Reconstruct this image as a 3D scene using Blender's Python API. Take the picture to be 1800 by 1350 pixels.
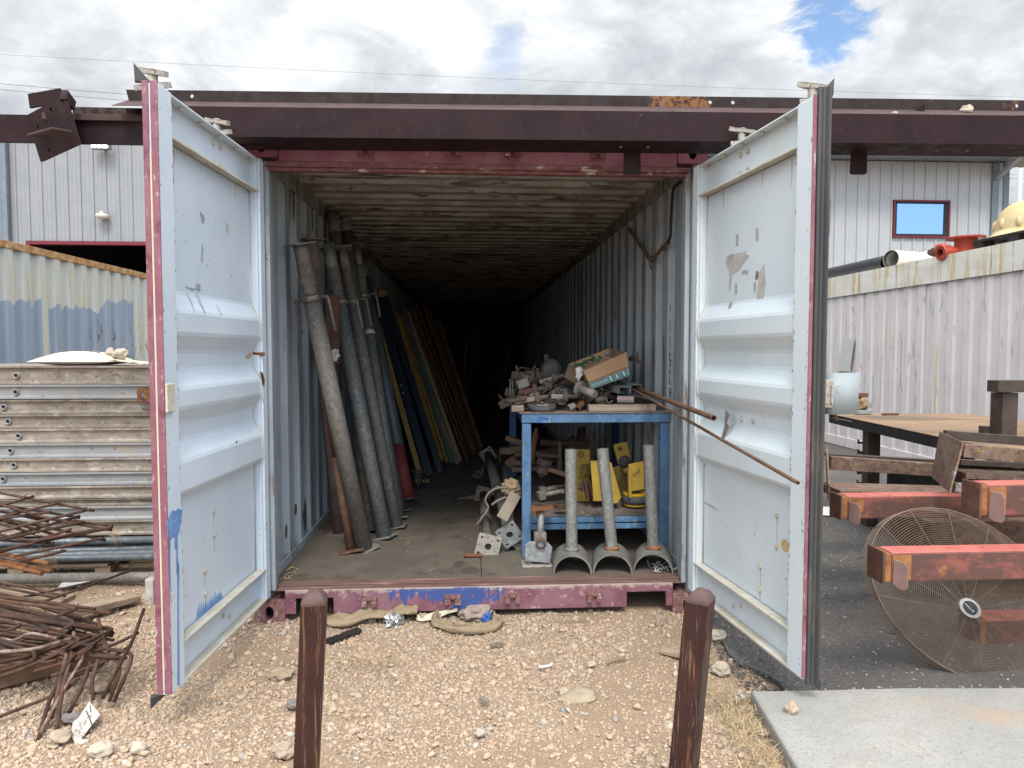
import bpy, math, random
import numpy as np
from mathutils import Vector, Matrix, noise as mnoise
from mathutils.geometry import tessellate_polygon

for o in list(bpy.data.objects):
    bpy.data.objects.remove(o)
SC = bpy.context.scene
COL = SC.collection
RND = random.Random(11)
rad = math.radians

# ------------------------------------------------------------------ camera
CAM_F, CAM_YAW, CAM_PITCH = 1211.8, 0.05916, 0.04848
CAM_C = Vector((-0.0558, -3.7044, 1.468))
FWD = Vector((math.sin(CAM_YAW) * math.cos(CAM_PITCH), math.cos(CAM_YAW) * math.cos(CAM_PITCH), -math.sin(CAM_PITCH)))
RGT = Vector((math.cos(CAM_YAW), -math.sin(CAM_YAW), 0))
UPV = RGT.cross(FWD)
cam_data = bpy.data.cameras.new('camera')
cam_data.sensor_width = 36.0
cam_data.lens = 36.0 * CAM_F / 1800.0
cam_data.clip_start, cam_data.clip_end = 0.05, 2000
cam = bpy.data.objects.new('camera', cam_data)
COL.objects.link(cam)
m = Matrix((RGT, UPV, -FWD)).transposed().to_4x4()
m.translation = CAM_C
cam.matrix_world = m
SC.camera = cam

# ------------------------------------------------------------------ world: sky with broken cloud
SUN_EL, SUN_AZ = rad(54), rad(181)      # azimuth clockwise from +Y
SUN_DIR = Vector((math.sin(SUN_AZ) * math.cos(SUN_EL), math.cos(SUN_AZ) * math.cos(SUN_EL), math.sin(SUN_EL)))
world = bpy.data.worlds.new('World')
SC.world = world
world.use_nodes = True
wt = world.node_tree
wt.nodes.clear()
def wn(t, **k):
    n = wt.nodes.new(t)
    for a, b in k.items():
        setattr(n, a, b)
    return n
wl = wt.links.new
def wmath(op, a, b=None, c=None):
    n = wn('ShaderNodeMath', operation=op)
    for i, v in enumerate((a, b, c)):
        if v is None: continue
        if isinstance(v, (int, float)): n.inputs[i].default_value = v
        else: wl(v, n.inputs[i])
    return n.outputs[0]
def wrange(v, a, b, c=0.0, d=1.0):
    n = wn('ShaderNodeMapRange', interpolation_type='SMOOTHSTEP')
    wl(v, n.inputs[0])
    for i, x in zip((1, 2, 3, 4), (a, b, c, d)): n.inputs[i].default_value = x
    return n.outputs[0]
wout = wn('ShaderNodeOutputWorld')
sky = wn('ShaderNodeTexSky', sky_type='NISHITA', sun_disc=False, sun_elevation=SUN_EL, sun_rotation=SUN_AZ)
sky.air_density, sky.dust_density, sky.ozone_density = 1.0, 0.6, 1.6
bg_sky = wn('ShaderNodeBackground'); bg_sky.inputs[1].default_value = 0.135
wl(sky.outputs[0], bg_sky.inputs[0])
tc = wn('ShaderNodeTexCoord')
# flatten the dome a little so that clouds stretch towards the horizon
sepd = wn('ShaderNodeSeparateXYZ'); wl(tc.outputs['Generated'], sepd.inputs[0])
zz = wmath('MAXIMUM', sepd.outputs[2], 0.02)
den = wmath('ADD', zz, 0.35)
cx_ = wmath('DIVIDE', sepd.outputs[0], den); cy_ = wmath('DIVIDE', sepd.outputs[1], den)
cmb = wn('ShaderNodeCombineXYZ'); wl(cx_, cmb.inputs[0]); wl(cy_, cmb.inputs[1]); wl(zz, cmb.inputs[2])
def wnoise(sc, det, rough, off=(0, 0, 0), dist=0.0):
    mp = wn('ShaderNodeMapping'); mp.inputs['Location'].default_value = off
    wl(cmb.outputs[0], mp.inputs[0])
    n = wn('ShaderNodeTexNoise'); n.inputs['Scale'].default_value = sc; n.inputs['Detail'].default_value = det
    n.inputs['Roughness'].default_value = rough; n.inputs['Distortion'].default_value = dist
    wl(mp.outputs[0], n.inputs['Vector']); return n.outputs[0]
n_big = wnoise(1.7, 6, 0.55, (3.1, 1.7, 0.4), 0.25)
n_fine = wnoise(7.5, 9, 0.60, (0.3, 5.0, 2.0), 0.4)
n_mid = wnoise(4.2, 8, 0.6, (7.3, 2.0, 1.0), 0.5)
# gaps of blue between the clouds: directions of the breaks in the cover
def gap(dirv, r0, r1):
    d = wn('ShaderNodeVectorMath', operation='DOT_PRODUCT')
    wl(tc.outputs['Generated'], d.inputs[0]); d.inputs[1].default_value = Vector(dirv).normalized()
    ang = wmath('ARCCOSINE', wmath('MINIMUM', d.outputs[1], 1.0))
    ang = wmath('ADD', ang, wmath('MULTIPLY', wmath('SUBTRACT', n_fine, 0.5), 0.20 * min(1.0, r1 / 0.09)))
    ang = wmath('ADD', ang, wmath('MULTIPLY', wmath('SUBTRACT', n_mid, 0.5), 0.22 * min(1.0, r1 / 0.09)))
    return wrange(ang, r0, r1, 1.0, 0.0)
def pxdir(u, v): return (FWD * CAM_F + RGT * (u - 900) + UPV * (675 - v))
g1 = gap(pxdir(1444, 58), 0.032, 0.056)
g2 = wmath('MULTIPLY', gap(pxdir(893, 92), 0.006, 0.042), 0.45)
g3 = wmath('MULTIPLY', gap((0.62, -1, 0.17), 0.30, 0.75), 0.95)
g4 = wmath('MULTIPLY', gap((-0.9, -0.5, 0.45), 0.10, 0.45), 0.7)
blue = wmath('MAXIMUM', wmath('MAXIMUM', g1, g2), wmath('MAXIMUM', g3, g4))
# cloud brightness: bright tops, grey bases
br = wmath('ADD', wmath('MULTIPLY', wrange(n_big, 0.36, 0.64), 0.40), wmath('MULTIPLY', wrange(n_mid, 0.36, 0.64), 0.40))
br = wmath('ADD', br, wmath('MULTIPLY', wrange(n_fine, 0.35, 0.65), 0.18))
crp = wn('ShaderNodeValToRGB')
e = crp.color_ramp.elements
e[0].position, e[0].color = 0.10, (0.55, 0.585, 0.625, 1)
e[1].position, e[1].color = 0.80, (1.0, 1.02, 1.04, 1)
e2 = crp.color_ramp.elements.new(0.45); e2.color = (0.74, 0.775, 0.815, 1)
wl(br, crp.inputs[0])
bg_cl = wn('ShaderNodeBackground')
# overcast: brighter overhead than low down, and brightest round the veiled sun
el_k = wmath('MULTIPLY', wrange(sepd.outputs[2], 0.30, 0.95), 0.75)
dsun = wn('ShaderNodeVectorMath', operation='DOT_PRODUCT'); wl(tc.outputs['Generated'], dsun.inputs[0]); dsun.inputs[1].default_value = SUN_DIR
halo = wmath('MULTIPLY', wrange(dsun.outputs[1], 0.15, 1.0), 1.9)
wl(wmath('MULTIPLY', wmath('ADD', wmath('ADD', el_k, halo), 1.0), 0.60), bg_cl.inputs[1])
wl(crp.outputs[0], bg_cl.inputs[0])
wmix = wn('ShaderNodeMixShader')
wl(blue, wmix.inputs[0]); wl(bg_cl.outputs[0], wmix.inputs[1]); wl(bg_sky.outputs[0], wmix.inputs[2])
wl(wmix.outputs[0], wout.inputs[0])

# ------------------------------------------------------------------ sun through thin cloud
sun_d = bpy.data.lights.new('sun', 'SUN')
sun_d.energy, sun_d.angle, sun_d.color = 1.5, rad(15), (1.0, 0.95, 0.88)
sun = bpy.data.objects.new('sun', sun_d)
COL.objects.link(sun)
sun.rotation_euler = SUN_DIR.to_track_quat('Z', 'Y').to_euler()

vs = SC.view_settings
vs.view_transform, vs.look, vs.exposure, vs.gamma = 'Standard', 'None', 0.8, 1.0
vs.use_curve_mapping = False
SC.cycles.max_bounces = 6
SC.cycles.diffuse_bounces = 1
SC.cycles.glossy_bounces = 3
SC.cycles.use_denoising = True

# ------------------------------------------------------------------ helpers
def at(u, v, X=None, Y=None, z=None):
    """point of the place seen at photograph pixel (u, v) on the plane X=, Y= or z="""
    d = FWD * CAM_F + RGT * (u - 900) + UPV * (675 - v)
    if Y is not None: t = (Y - CAM_C.y) / d.y
    elif z is not None: t = (z - CAM_C.z) / d.z
    else: t = (X - CAM_C.x) / d.x
    return CAM_C + d * t
def pxs(p):
    """pixels per metre at p"""
    return CAM_F / (Vector(p) - CAM_C).dot(FWD)

ORG = {}
def V(*a): return Vector(a[0]) if len(a) == 1 else Vector(a)

class MB:
    def __init__(s): s.v, s.f, s.sm, s.mi = [], [], [], []
    def add(s, vs, fs, smooth=False, mi=0):
        o = len(s.v); s.v += [tuple(p) for p in vs]
        for f in fs:
            s.f.append(tuple(i + o for i in f)); s.sm.append(smooth); s.mi.append(mi)
        return s
    def box(s, a, b, mi=0):
        x0, y0, z0 = a; x1, y1, z1 = b
        return s.obox(((x0 + x1) / 2, (y0 + y1) / 2, (z0 + z1) / 2), (abs(x1 - x0) / 2, 0, 0), (0, abs(y1 - y0) / 2, 0), (0, 0, abs(z1 - z0) / 2), mi)
    def obox(s, c, ax, ay, az, mi=0):
        c, ax, ay, az = V(c), V(ax), V(ay), V(az)
        if ax.cross(ay).dot(az) < 0: ax = -ax
        vs = [c + ax * i + ay * j + az * k for k in (-1, 1) for j in (-1, 1) for i in (-1, 1)]
        return s.add(vs, [(0, 2, 3, 1), (4, 5, 7, 6), (0, 1, 5, 4), (2, 6, 7, 3), (0, 4, 6, 2), (1, 3, 7, 5)], False, mi)
    def bar(s, p, q, w, h, up=(0, 0, 1), mi=0):
        p, q = V(p), V(q); d = q - p; L = d.length; d.normalize()
        u = V(up); sx = d.cross(u).normalized(); uu = sx.cross(d)
        return s.obox((p + q) / 2, d * (L / 2), sx * (w / 2), uu * (h / 2), mi)
    def tube(s, pts, r, n=10, cap=True, mi=0, smooth=True):
        pts = [V(p) for p in pts]; k = len(pts)
        rr = r if isinstance(r, (list, tuple)) else [r] * k
        vs, fs = [], []
        d0 = (pts[1] - pts[0]).normalized()
        ref = V(0, 0, 1) if abs(d0.z) < 0.9 else V(1, 0, 0)
        a = d0.cross(ref).normalized()
        for i, p in enumerate(pts):
            d = (pts[min(i + 1, k - 1)] - pts[max(i - 1, 0)]).normalized()
            a = (a - d * a.dot(d)).normalized(); b = d.cross(a)
            for j in range(n):
                t = 2 * math.pi * j / n
                vs.append(p + (a * math.cos(t) + b * math.sin(t)) * rr[i])
        for i in range(k - 1):
            for j in range(n):
                j2 = (j + 1) % n
                fs.append((i * n + j, i * n + j2, (i + 1) * n + j2, (i + 1) * n + j))
        s.add(vs, fs, smooth, mi)
        if cap:
            o = len(s.v) - len(vs)
            s.f.append(tuple(o + j for j in reversed(range(n)))); s.sm.append(False); s.mi.append(mi)
            s.f.append(tuple(o + (k - 1) * n + j for j in range(n))); s.sm.append(False); s.mi.append(mi)
        return s
    def pipe(s, p, q, r, t=0.004, n=16, depth=None, mi=0):
        """hollow pipe p->q, open at both ends"""
        p, q = V(p), V(q); d = (q - p); L = d.length; d.normalize()
        s.tube([p, q], r, n, False, mi)
        dd = min(depth or 0.3, L / 2)
        for e, sg in ((p, 1), (q, -1)):
            ref = V(0, 0, 1) if abs(d.z) < 0.9 else V(1, 0, 0)
            a = d.cross(ref).normalized(); b = d.cross(a)
            ring = []
            for rad_, off in ((r, 0), (r - t, 0), (r - t, dd)):
                ring.append([e + d * (sg * off) + (a * math.cos(2 * math.pi * j / n) + b * math.sin(2 * math.pi * j / n)) * rad_ for j in range(n)])
            vs = ring[0] + ring[1] + ring[2]; fs = []
            for i in range(2):
                for j in range(n):
                    j2 = (j + 1) % n; f = (i * n + j, i * n + j2, (i + 1) * n + j2, (i + 1) * n + j)
                    fs.append(f if sg > 0 else tuple(reversed(f)))
            fs.append(tuple(2 * n + j for j in range(n)))
            s.add(vs, fs, False, mi)
        return s
    def lathe(s, prof, c, axis=(0, 0, 1), n=20, mi=0, smooth=True):
        c, d = V(c), V(axis).normalized()
        ref = V(0, 0, 1) if abs(d.z) < 0.9 else V(1, 0, 0)
        a = d.cross(ref).normalized(); b = d.cross(a)
        vs, fs = [], []
        for r, h in prof:
            for j in range(n):
                t = 2 * math.pi * j / n
                vs.append(c + d * h + (a * math.cos(t) + b * math.sin(t)) * max(r, 1e-4))
        for i in range(len(prof) - 1):
            for j in range(n):
                j2 = (j + 1) % n
                fs.append((i * n + j, (i + 1) * n + j, (i + 1) * n + j2, i * n + j2))
        return s.add(vs, fs, smooth, mi)
    def plate(s, O, U, W, poly, t, holes=(), mi=0):
        """flat plate: polygon (u,w) in the plane O+u*U+w*W, thickness t along U x W; holes are polygons cut right through"""
        O, U, W = V(O), V(U).normalized(), V(W).normalized(); N = U.cross(W).normalized()
        loops = [list(poly)] + [list(h) for h in holes]
        tri = tessellate_polygon([[Vector((p[0], p[1], 0)) for p in lp] for lp in loops])
        flat = [p for lp in loops for p in lp]; n = len(flat)
        vs = [O + U * p[0] + W * p[1] for p in flat] + [O + U * p[0] + W * p[1] + N * t for p in flat]
        fs = []
        for a, b, c in tri:
            pa, pb, pc = flat[a], flat[b], flat[c]
            cr = (pb[0] - pa[0]) * (pc[1] - pa[1]) - (pb[1] - pa[1]) * (pc[0] - pa[0])
            if cr < 0: a, c = c, a
            fs.append((c, b, a)); fs.append((a + n, b + n, c + n))
        o = 0
        for lp in loops:
            L = len(lp)
            for i in range(L):
                j = (i + 1) % L; fs.append((o + i, o + j, o + j + n, o + i + n))
            o += L
        return s.add(vs, fs, False, mi)
    def sheet(s, prof, O, D, U, W, L, mi=0, smooth=False):
        """open or closed profile [(u,w)] swept along D by L"""
        O, D, U, W = V(O), V(D), V(U), V(W); k = len(prof)
        vs = [O + U * u + W * w for u, w in prof] + [O + U * u + W * w + D * L for u, w in prof]
        return s.add(vs, [(i, i + 1, k + i + 1, k + i) for i in range(k - 1)], smooth, mi)
    def extr(s, prof, O, D, U, W, L, mi=0):
        """closed profile swept along D by L with caps"""
        k = len(prof); O, D, U, W = V(O), V(D), V(U), V(W)
        s.sheet(list(prof) + [prof[0]], O, D, U, W, L, mi)
        tri = tessellate_polygon([[Vector((p[0], p[1], 0)) for p in prof]])
        vs = [O + U * u + W * w for u, w in prof]
        s.add(vs, [tuple(t) for t in tri], False, mi); s.add([v + D * L for v in vs], [tuple(reversed(t)) for t in tri], False, mi)
        return s
    def blob(s, c, r, seed=0, amp=0.25, sub=2, sq=(1, 1, 1), fr=1.4, smooth=False, mi=0):
        vs, fs = ICO[sub]; c = V(c); off = Vector((seed * 3.17, seed * 1.31, seed * 0.77)); out = []
        for p in vs:
            k = 1 + amp * mnoise.noise(p * fr + off) * 1.6
            out.append(c + Vector((p.x * r * k * sq[0], p.y * r * k * sq[1], p.z * r * k * sq[2])))
        return s.add(out, fs, smooth, mi)
    def build(s, name, mats, parent=None, org=None, bevel=0, solid=0, sub=0, segs=2):
        if not isinstance(mats, (list, tuple)): mats = [mats]
        a = np.array(s.v, dtype=float)
        if parent is not None: o = ORG[parent] if org is None else V(org)
        elif org is not None: o = V(org)
        else: o = V((a[:, 0].min() + a[:, 0].max()) / 2, (a[:, 1].min() + a[:, 1].max()) / 2, a[:, 2].min())
        me = bpy.data.meshes.new(name)
        me.from_pydata((a - np.array(o)).tolist(), [], s.f)
        for mt in mats: me.materials.append(mt)
        me.polygons.foreach_set('use_smooth', s.sm)
        if max(s.mi) > 0: me.polygons.foreach_set('material_index', s.mi)
        me.update()
        ob = bpy.data.objects.new(name, me); COL.objects.link(ob)
        if parent is not None:
            ob.parent = parent; ob.location = o - ORG[parent]
        else: ob.location = o
        ORG[ob] = o
        if solid:
            md = ob.modifiers.new('thickness', 'SOLIDIFY'); md.thickness = solid; md.offset = 0
        if bevel:
            md = ob.modifiers.new('edges', 'BEVEL'); md.width = bevel; md.segments = segs; md.limit_method = 'ANGLE'; md.angle_limit = rad(40)
        return ob

def _ico(sub):
    t = (1 + 5 ** .5) / 2
    vs = [Vector(p).normalized() for p in ((-1, t, 0), (1, t, 0), (-1, -t, 0), (1, -t, 0), (0, -1, t), (0, 1, t), (0, -1, -t), (0, 1, -t), (t, 0, -1), (t, 0, 1), (-t, 0, -1), (-t, 0, 1))]
    fs = [(0, 11, 5), (0, 5, 1), (0, 1, 7), (0, 7, 10), (0, 10, 11), (1, 5, 9), (5, 11, 4), (11, 10, 2), (10, 7, 6), (7, 1, 8), (3, 9, 4), (3, 4, 2), (3, 2, 6), (3, 6, 8), (3, 8, 9), (4, 9, 5), (2, 4, 11), (6, 2, 10), (8, 6, 7), (9, 8, 1)]
    for _ in range(sub):
        cache, nf = {}, []
        def mid(a, b):
            k = (min(a, b), max(a, b))
            if k not in cache:
                vs.append(((vs[a] + vs[b]) / 2).normalized()); cache[k] = len(vs) - 1
            return cache[k]
        for a, b, c in fs:
            x, y, z = mid(a, b), mid(b, c), mid(c, a); nf += [(a, x, z), (b, y, x), (c, z, y), (x, y, z)]
        fs = nf
    return vs, fs
ICO = [_ico(i) for i in range(4)]

def thing(name, label, cat, loc, group=None):
    o = bpy.data.objects.new(name, None); COL.objects.link(o); o.location = V(loc); ORG[o] = V(loc)
    o.empty_display_size = 0.1
    return tag(o, label, cat, group)
def tag(o, label, cat, group=None):
    o['label'] = label; o['category'] = cat
    if group: o['group'] = group
    return o
def struct(o, kind='structure'): o['kind'] = kind; return o
def dup_part(o, d):
    """copy of a part under the same parent, moved by d"""
    c = o.copy(); COL.objects.link(c); c.location = o.location + V(d); ORG[c] = ORG[o] + V(d); return c
def circ(cx, cy, r, n=12, ry=None): return [(cx + r * math.cos(2 * math.pi * i / n), cy + (ry or r) * math.sin(2 * math.pi * i / n)) for i in range(n)]
def rrect(x0, y0, x1, y1, r, n=4):
    out = []
    for cx, cy, a0 in ((x1 - r, y1 - r, 0), (x0 + r, y1 - r, 90), (x0 + r, y0 + r, 180), (x1 - r, y0 + r, 270)):
        for i in range(n + 1):
            a = rad(a0 + 90 * i / n); out.append((cx + r * math.cos(a), cy + r * math.sin(a)))
    return out
def smooth_path(pts, k=4):
    """Catmull-Rom through the points"""
    pts = [V(p) for p in pts]; out = []
    for i in range(len(pts) - 1):
        p0, p1, p2, p3 = pts[max(i - 1, 0)], pts[i], pts[i + 1], pts[min(i + 2, len(pts) - 1)]
        for j in range(k):
            t = j / k
            out.append(0.5 * ((2 * p1) + (p2 - p0) * t + (2 * p0 - 5 * p1 + 4 * p2 - p3) * t * t + (3 * p1 - p0 - 3 * p2 + p3) * t ** 3))
    return out + [pts[-1]]
def bend_path(pts, r=0.05, k=5):
    """polyline with rounded corners"""
    pts = [V(p) for p in pts]; out = [pts[0]]
    for i in range(1, len(pts) - 1):
        a, b, c = pts[i - 1], pts[i], pts[i + 1]
        l = min(r, (a - b).length * .45, (c - b).length * .45)
        p, q = b + (a - b).normalized() * l, b + (c - b).normalized() * l
        for j in range(k + 1):
            t = j / k; out.append(p * (1 - t) ** 2 + b * 2 * t * (1 - t) + q * t * t)
    return out + [pts[-1]]

# ------------------------------------------------------------------ materials
class NB:
    def __init__(s, nt): s.nt = nt; s.pos = None
    def n(s, t, **k):
        x = s.nt.nodes.new(t)
        for a, b in k.items(): setattr(x, a, b)
        return x
    def l(s, a, b): s.nt.links.new(a, b)
    def val(s, sock, v):
        if isinstance(v, (int, float)): sock.default_value = v
        elif isinstance(v, (tuple, list)): sock.default_value = (*v, 1) if len(v) == 3 and sock.type == 'RGBA' else v
        else: s.l(v, sock)
    def P(s):
        if s.pos is None: s.pos = s.n('ShaderNodeNewGeometry').outputs['Position']
        return s.pos
    def noise(s, sc, stretch=(1, 1, 1), det=5, rough=.6, off=0, dist=0):
        mp = s.n('ShaderNodeMapping'); s.l(s.P(), mp.inputs[0]); mp.inputs['Scale'].default_value = stretch
        mp.inputs['Location'].default_value = (off * 1.37, off * 2.11, off * .73)
        t = s.n('ShaderNodeTexNoise'); t.inputs['Scale'].default_value = sc; t.inputs['Detail'].default_value = det
        t.inputs['Roughness'].default_value = rough; t.inputs['Distortion'].default_value = dist
        s.l(mp.outputs[0], t.inputs['Vector']); return t.outputs[0]
    def voro(s, sc, stretch=(1, 1, 1), feature='F1', out='Distance'):
        mp = s.n('ShaderNodeMapping'); s.l(s.P(), mp.inputs[0]); mp.inputs['Scale'].default_value = stretch
        t = s.n('ShaderNodeTexVoronoi', feature=feature); t.inputs['Scale'].default_value = sc
        s.l(mp.outputs[0], t.inputs['Vector']); return t.outputs[out]
    def rng(s, v, a, b, c=0., d=1.):
        x = s.n('ShaderNodeMapRange', interpolation_type='SMOOTHSTEP'); s.l(v, x.inputs[0])
        for i, q in zip((1, 2, 3, 4), (a, b, c, d)): x.inputs[i].default_value = q
        return x.outputs[0]
    def math(s, op, a, b=None):
        x = s.n('ShaderNodeMath', operation=op); s.val(x.inputs[0], a)
        if b is not None: s.val(x.inputs[1], b)
        return x.outputs[0]
    def mix(s, f, a, b):
        x = s.n('ShaderNodeMix', data_type='RGBA'); s.val(x.inputs[0], f); s.val(x.inputs[6], a); s.val(x.inputs[7], b); return x.outputs[2]
    def xyz(s):
        x = s.n('ShaderNodeSeparateXYZ'); s.l(s.P(), x.inputs[0]); return x.outputs

MATS = {}
def mat(name, c1, c2=None, s=6, layers=(), rough=.6, metal=0., bump=.15, bsc=40, bst=(1, 1, 1), stretch=(1, 1, 1), island=0., objvar=0., extra=None, lo=.35, hi=.65, spec=.35, bdist=.004, hue=0.):
    mt = bpy.data.materials.new(name); mt.use_nodes = True
    nt = mt.node_tree; nt.nodes.clear(); b = NB(nt)
    out = b.n('ShaderNodeOutputMaterial'); bs = b.n('ShaderNodeBsdfPrincipled'); b.l(bs.outputs[0], out.inputs[0])
    col = b.mix(b.rng(b.noise(s, stretch), lo, hi), c1, c2 or c1)
    rsock = None
    for i, L in enumerate(layers):
        c, sc, a, z = L[:4]; st = L[4] if len(L) > 4 else (1, 1, 1); amt = L[5] if len(L) > 5 else 1.
        f = b.rng(b.noise(sc, st, 8, .65, off=i * 3 + 1), a, z, 0, amt)
        col = b.mix(f, col, c)
    if extra: col = extra(b, col)
    if island or objvar:
        src = b.n('ShaderNodeNewGeometry').outputs['Random Per Island'] if island else b.n('ShaderNodeObjectInfo').outputs['Random']
        amt = island or objvar
        hs = b.n('ShaderNodeHueSaturation'); b.l(col, hs.inputs['Color'])
        b.l(b.rng(src, 0, 1, 1 - amt, 1 + amt), hs.inputs['Value'])
        if hue:
            r2 = b.math('FRACT', b.math('MULTIPLY', src, 17.3))
            b.l(b.rng(r2, 0, 1, 1 - hue * 6, 1 + hue * 6), hs.inputs['Saturation'])
        col = hs.outputs[0]
    b.l(col, bs.inputs['Base Color'])
    bs.inputs['Metallic'].default_value = metal
    rf = b.rng(b.noise(14, det=4, off=9), .3, .7, max(rough - .1, .02), min(rough + .1, 1))
    b.l(rf, bs.inputs['Roughness'])
    bs.inputs['Specular IOR Level'].default_value = spec
    if bump:
        bp = b.n('ShaderNodeBump'); bp.inputs['Strength'].default_value = bump; bp.inputs['Distance'].default_value = bdist
        b.l(b.noise(bsc, bst, 6, .6, off=5), bp.inputs['Height']); b.l(bp.outputs[0], bs.inputs['Normal'])
    MATS[name] = mt
    return mt
RUST = (.13, .050, .022); RUSTO = (.26, .105, .035); DUST = (.42, .35, .26)
# ---- materials of the place
def door_extra(tint):
    def f(b, col):
        # dribbles of dirt and thin cream weathering that run down the paint
        st = b.rng(b.noise(6, (3, 3, .30), 7, .65, off=21), .56, .74, 0, .22)
        col = b.mix(st, col, (.60, .57, .46))
        sp = b.rng(b.noise(70, det=3, off=31), .70, .74, 0, .7)
        col = b.mix(sp, col, (.28, .25, .22))
        return col
    return f
M_door_l = mat('white_door_paint_sky_tint', (.66, .745, .83), (.61, .70, .79), 2.2, rough=.42, bump=.12, bsc=9, bdist=.01, extra=door_extra(0), layers=[((.40, .43, .47), 5, .66, .78, (1, 1, .5), .5)])  # white paint with the blue of the sky light put into its colour
M_door_r = mat('white_door_paint_warm_light', (.69, .765, .80), (.65, .73, .77), 2.2, rough=.42, bump=.12, bsc=9, bdist=.01, extra=door_extra(1), layers=[((.66, .62, .48), 4, .58, .75, (1, 1, .35), .5)])  # same white paint, the warmer light on this door put into its colour
M_ledge = mat('dusty_ledge_paint', (.62, .60, .52), (.52, .47, .37), 9, rough=.8, bump=.3, bsc=60, layers=[((.30, .21, .13), 22, .60, .70)])
M_magenta = mat('faded_maroon_paint', (.215, .075, .105), (.265, .115, .145), 7, rough=.5, layers=[((.40, .27, .28), 45, .57, .66, (1, 1, .5), .7), ((.52, .45, .43), 26, .62, .68, (2, 2, .35), .8), ((.13, .035, .055), 9, .55, .72)], bump=.2)
def sill_extra(b, col):
    x = b.xyz()
    # scuffed pale scratches and rust along the top of the sill
    f = b.rng(b.noise(40, (.6, 1, .8), 8, .7, off=3), .56, .64, 0, .75)
    col = b.mix(f, col, (.46, .33, .32))
    up = b.math('ADD', x[2], b.math('MULTIPLY', b.math('SUBTRACT', b.noise(26, off=8), .5), .09))
    col = b.mix(b.rng(up, .160, .178, 0, .85), col, (.42, .35, .30))
    r = b.rng(b.noise(14, (1, 1, .5), 8, .7, off=13), .60, .68, 0, .9)
    col = b.mix(r, col, (.17, .07, .04))
    # blue paint that was spilled over the sill
    a = b.math('ADD', x[0], b.math('MULTIPLY', b.math('SUBTRACT', b.noise(34, (1, 1, .06), 6, .7, off=17), .5), .16))
    m1 = b.math('MULTIPLY', b.rng(a, -.165, -.155), b.rng(a, -.02, -.01, 1, 0))
    a2 = b.math('ADD', x[0], b.math('MULTIPLY', b.math('SUBTRACT', b.noise(30, (1, 1, .25), 6, .75, off=27), .5), .75))
    m2 = b.math('MULTIPLY', b.math('MULTIPLY', b.rng(a2, -.50, -.46), b.rng(a2, .06, .08, 1, 0)), b.rng(b.math('ADD', x[2], b.math('MULTIPLY', b.noise(40, (1, 1, .04), 3, .5, off=2), .20)), .205, .215))
    m2 = b.math('MULTIPLY', m2, b.rng(x[2], .172, .180, 1, 0))
    bl = b.math('MAXIMUM', m1, m2)
    bl = b.math('MULTIPLY', bl, b.rng(x[2], .178, .184, 1, 0))
    bl = b.math('MULTIPLY', bl, b.rng(b.noise(60, off=6), .30, .42, 0, .92))
    return b.mix(bl, col, (.035, .085, .27))
M_sill = mat('scuffed_maroon_sill', (.18, .068, .094), (.25, .12, .145), 5, rough=.6, extra=sill_extra, bump=.35, bsc=50)
M_header = mat('maroon_header', (.18, .055, .08), (.23, .095, .12), 4, rough=.55, layers=[((.50, .36, .36), 7, .62, .75, (1, 1, 1.5), .6), ((.14, .05, .03), 12, .62, .70), ((.55, .45, .40), 40, .66, .70, (1, 1, .6), .7)], bump=.2)
M_headrust = mat('rusted_header_lip', (.13, .042, .05), (.19, .08, .07), 22, rough=.75, layers=[((.42, .34, .27), 34, .59, .65, (.3, 1, 1)), ((.10, .04, .03), 20, .6, .68)], bump=.4)
M_tread = mat('worn_sill_tread', (.145, .082, .068), (.20, .12, .10), 7, rough=.7, stretch=(.4, 1, 1), layers=[((.42, .25, .22), 20, .56, .66, (.15, 1.5, 1), .8), ((.12, .075, .06), 9, .58, .7, (.3, 1, 1))], bump=.3)
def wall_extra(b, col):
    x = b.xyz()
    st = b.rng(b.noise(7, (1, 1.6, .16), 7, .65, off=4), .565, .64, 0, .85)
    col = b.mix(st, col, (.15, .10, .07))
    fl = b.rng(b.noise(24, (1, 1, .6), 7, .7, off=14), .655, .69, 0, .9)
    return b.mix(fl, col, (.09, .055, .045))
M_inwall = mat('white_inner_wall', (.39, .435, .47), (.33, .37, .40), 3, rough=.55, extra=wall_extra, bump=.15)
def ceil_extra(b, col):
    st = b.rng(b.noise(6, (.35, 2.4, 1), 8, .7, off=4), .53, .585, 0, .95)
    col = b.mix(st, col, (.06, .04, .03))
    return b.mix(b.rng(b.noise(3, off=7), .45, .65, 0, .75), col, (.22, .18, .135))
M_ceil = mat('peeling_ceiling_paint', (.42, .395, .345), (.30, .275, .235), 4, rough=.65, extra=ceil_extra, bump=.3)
def floor_extra(b, col):
    g = b.noise(30, (2.5, .12, 1), 6, .65, off=3)
    col = b.mix(b.rng(g, .45, .70, 0, .22), col, (.07, .055, .043))
    oil = b.rng(b.noise(2.6, det=3, off=12), .56, .66, 0, .6)
    return b.mix(oil, col, (.05, .037, .03))
M_floor = mat('dirty_plywood', (.115, .095, .077), (.15, .125, .10), 3.5, rough=.8, extra=floor_extra, layers=[((.20, .165, .13), 3, .58, .78, (1, .5, 1), .5)], bump=.25, objvar=.06)
M_galv = mat('galvanised_steel', (.27, .272, .255), (.18, .182, .174), 55, rough=.55, metal=.25, layers=[((.35, .35, .33), 30, .57, .66), ((.24, .15, .095), 8, .63, .74, (1, 1, .6), .7)], bump=.15, bsc=120, objvar=.12)
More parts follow.
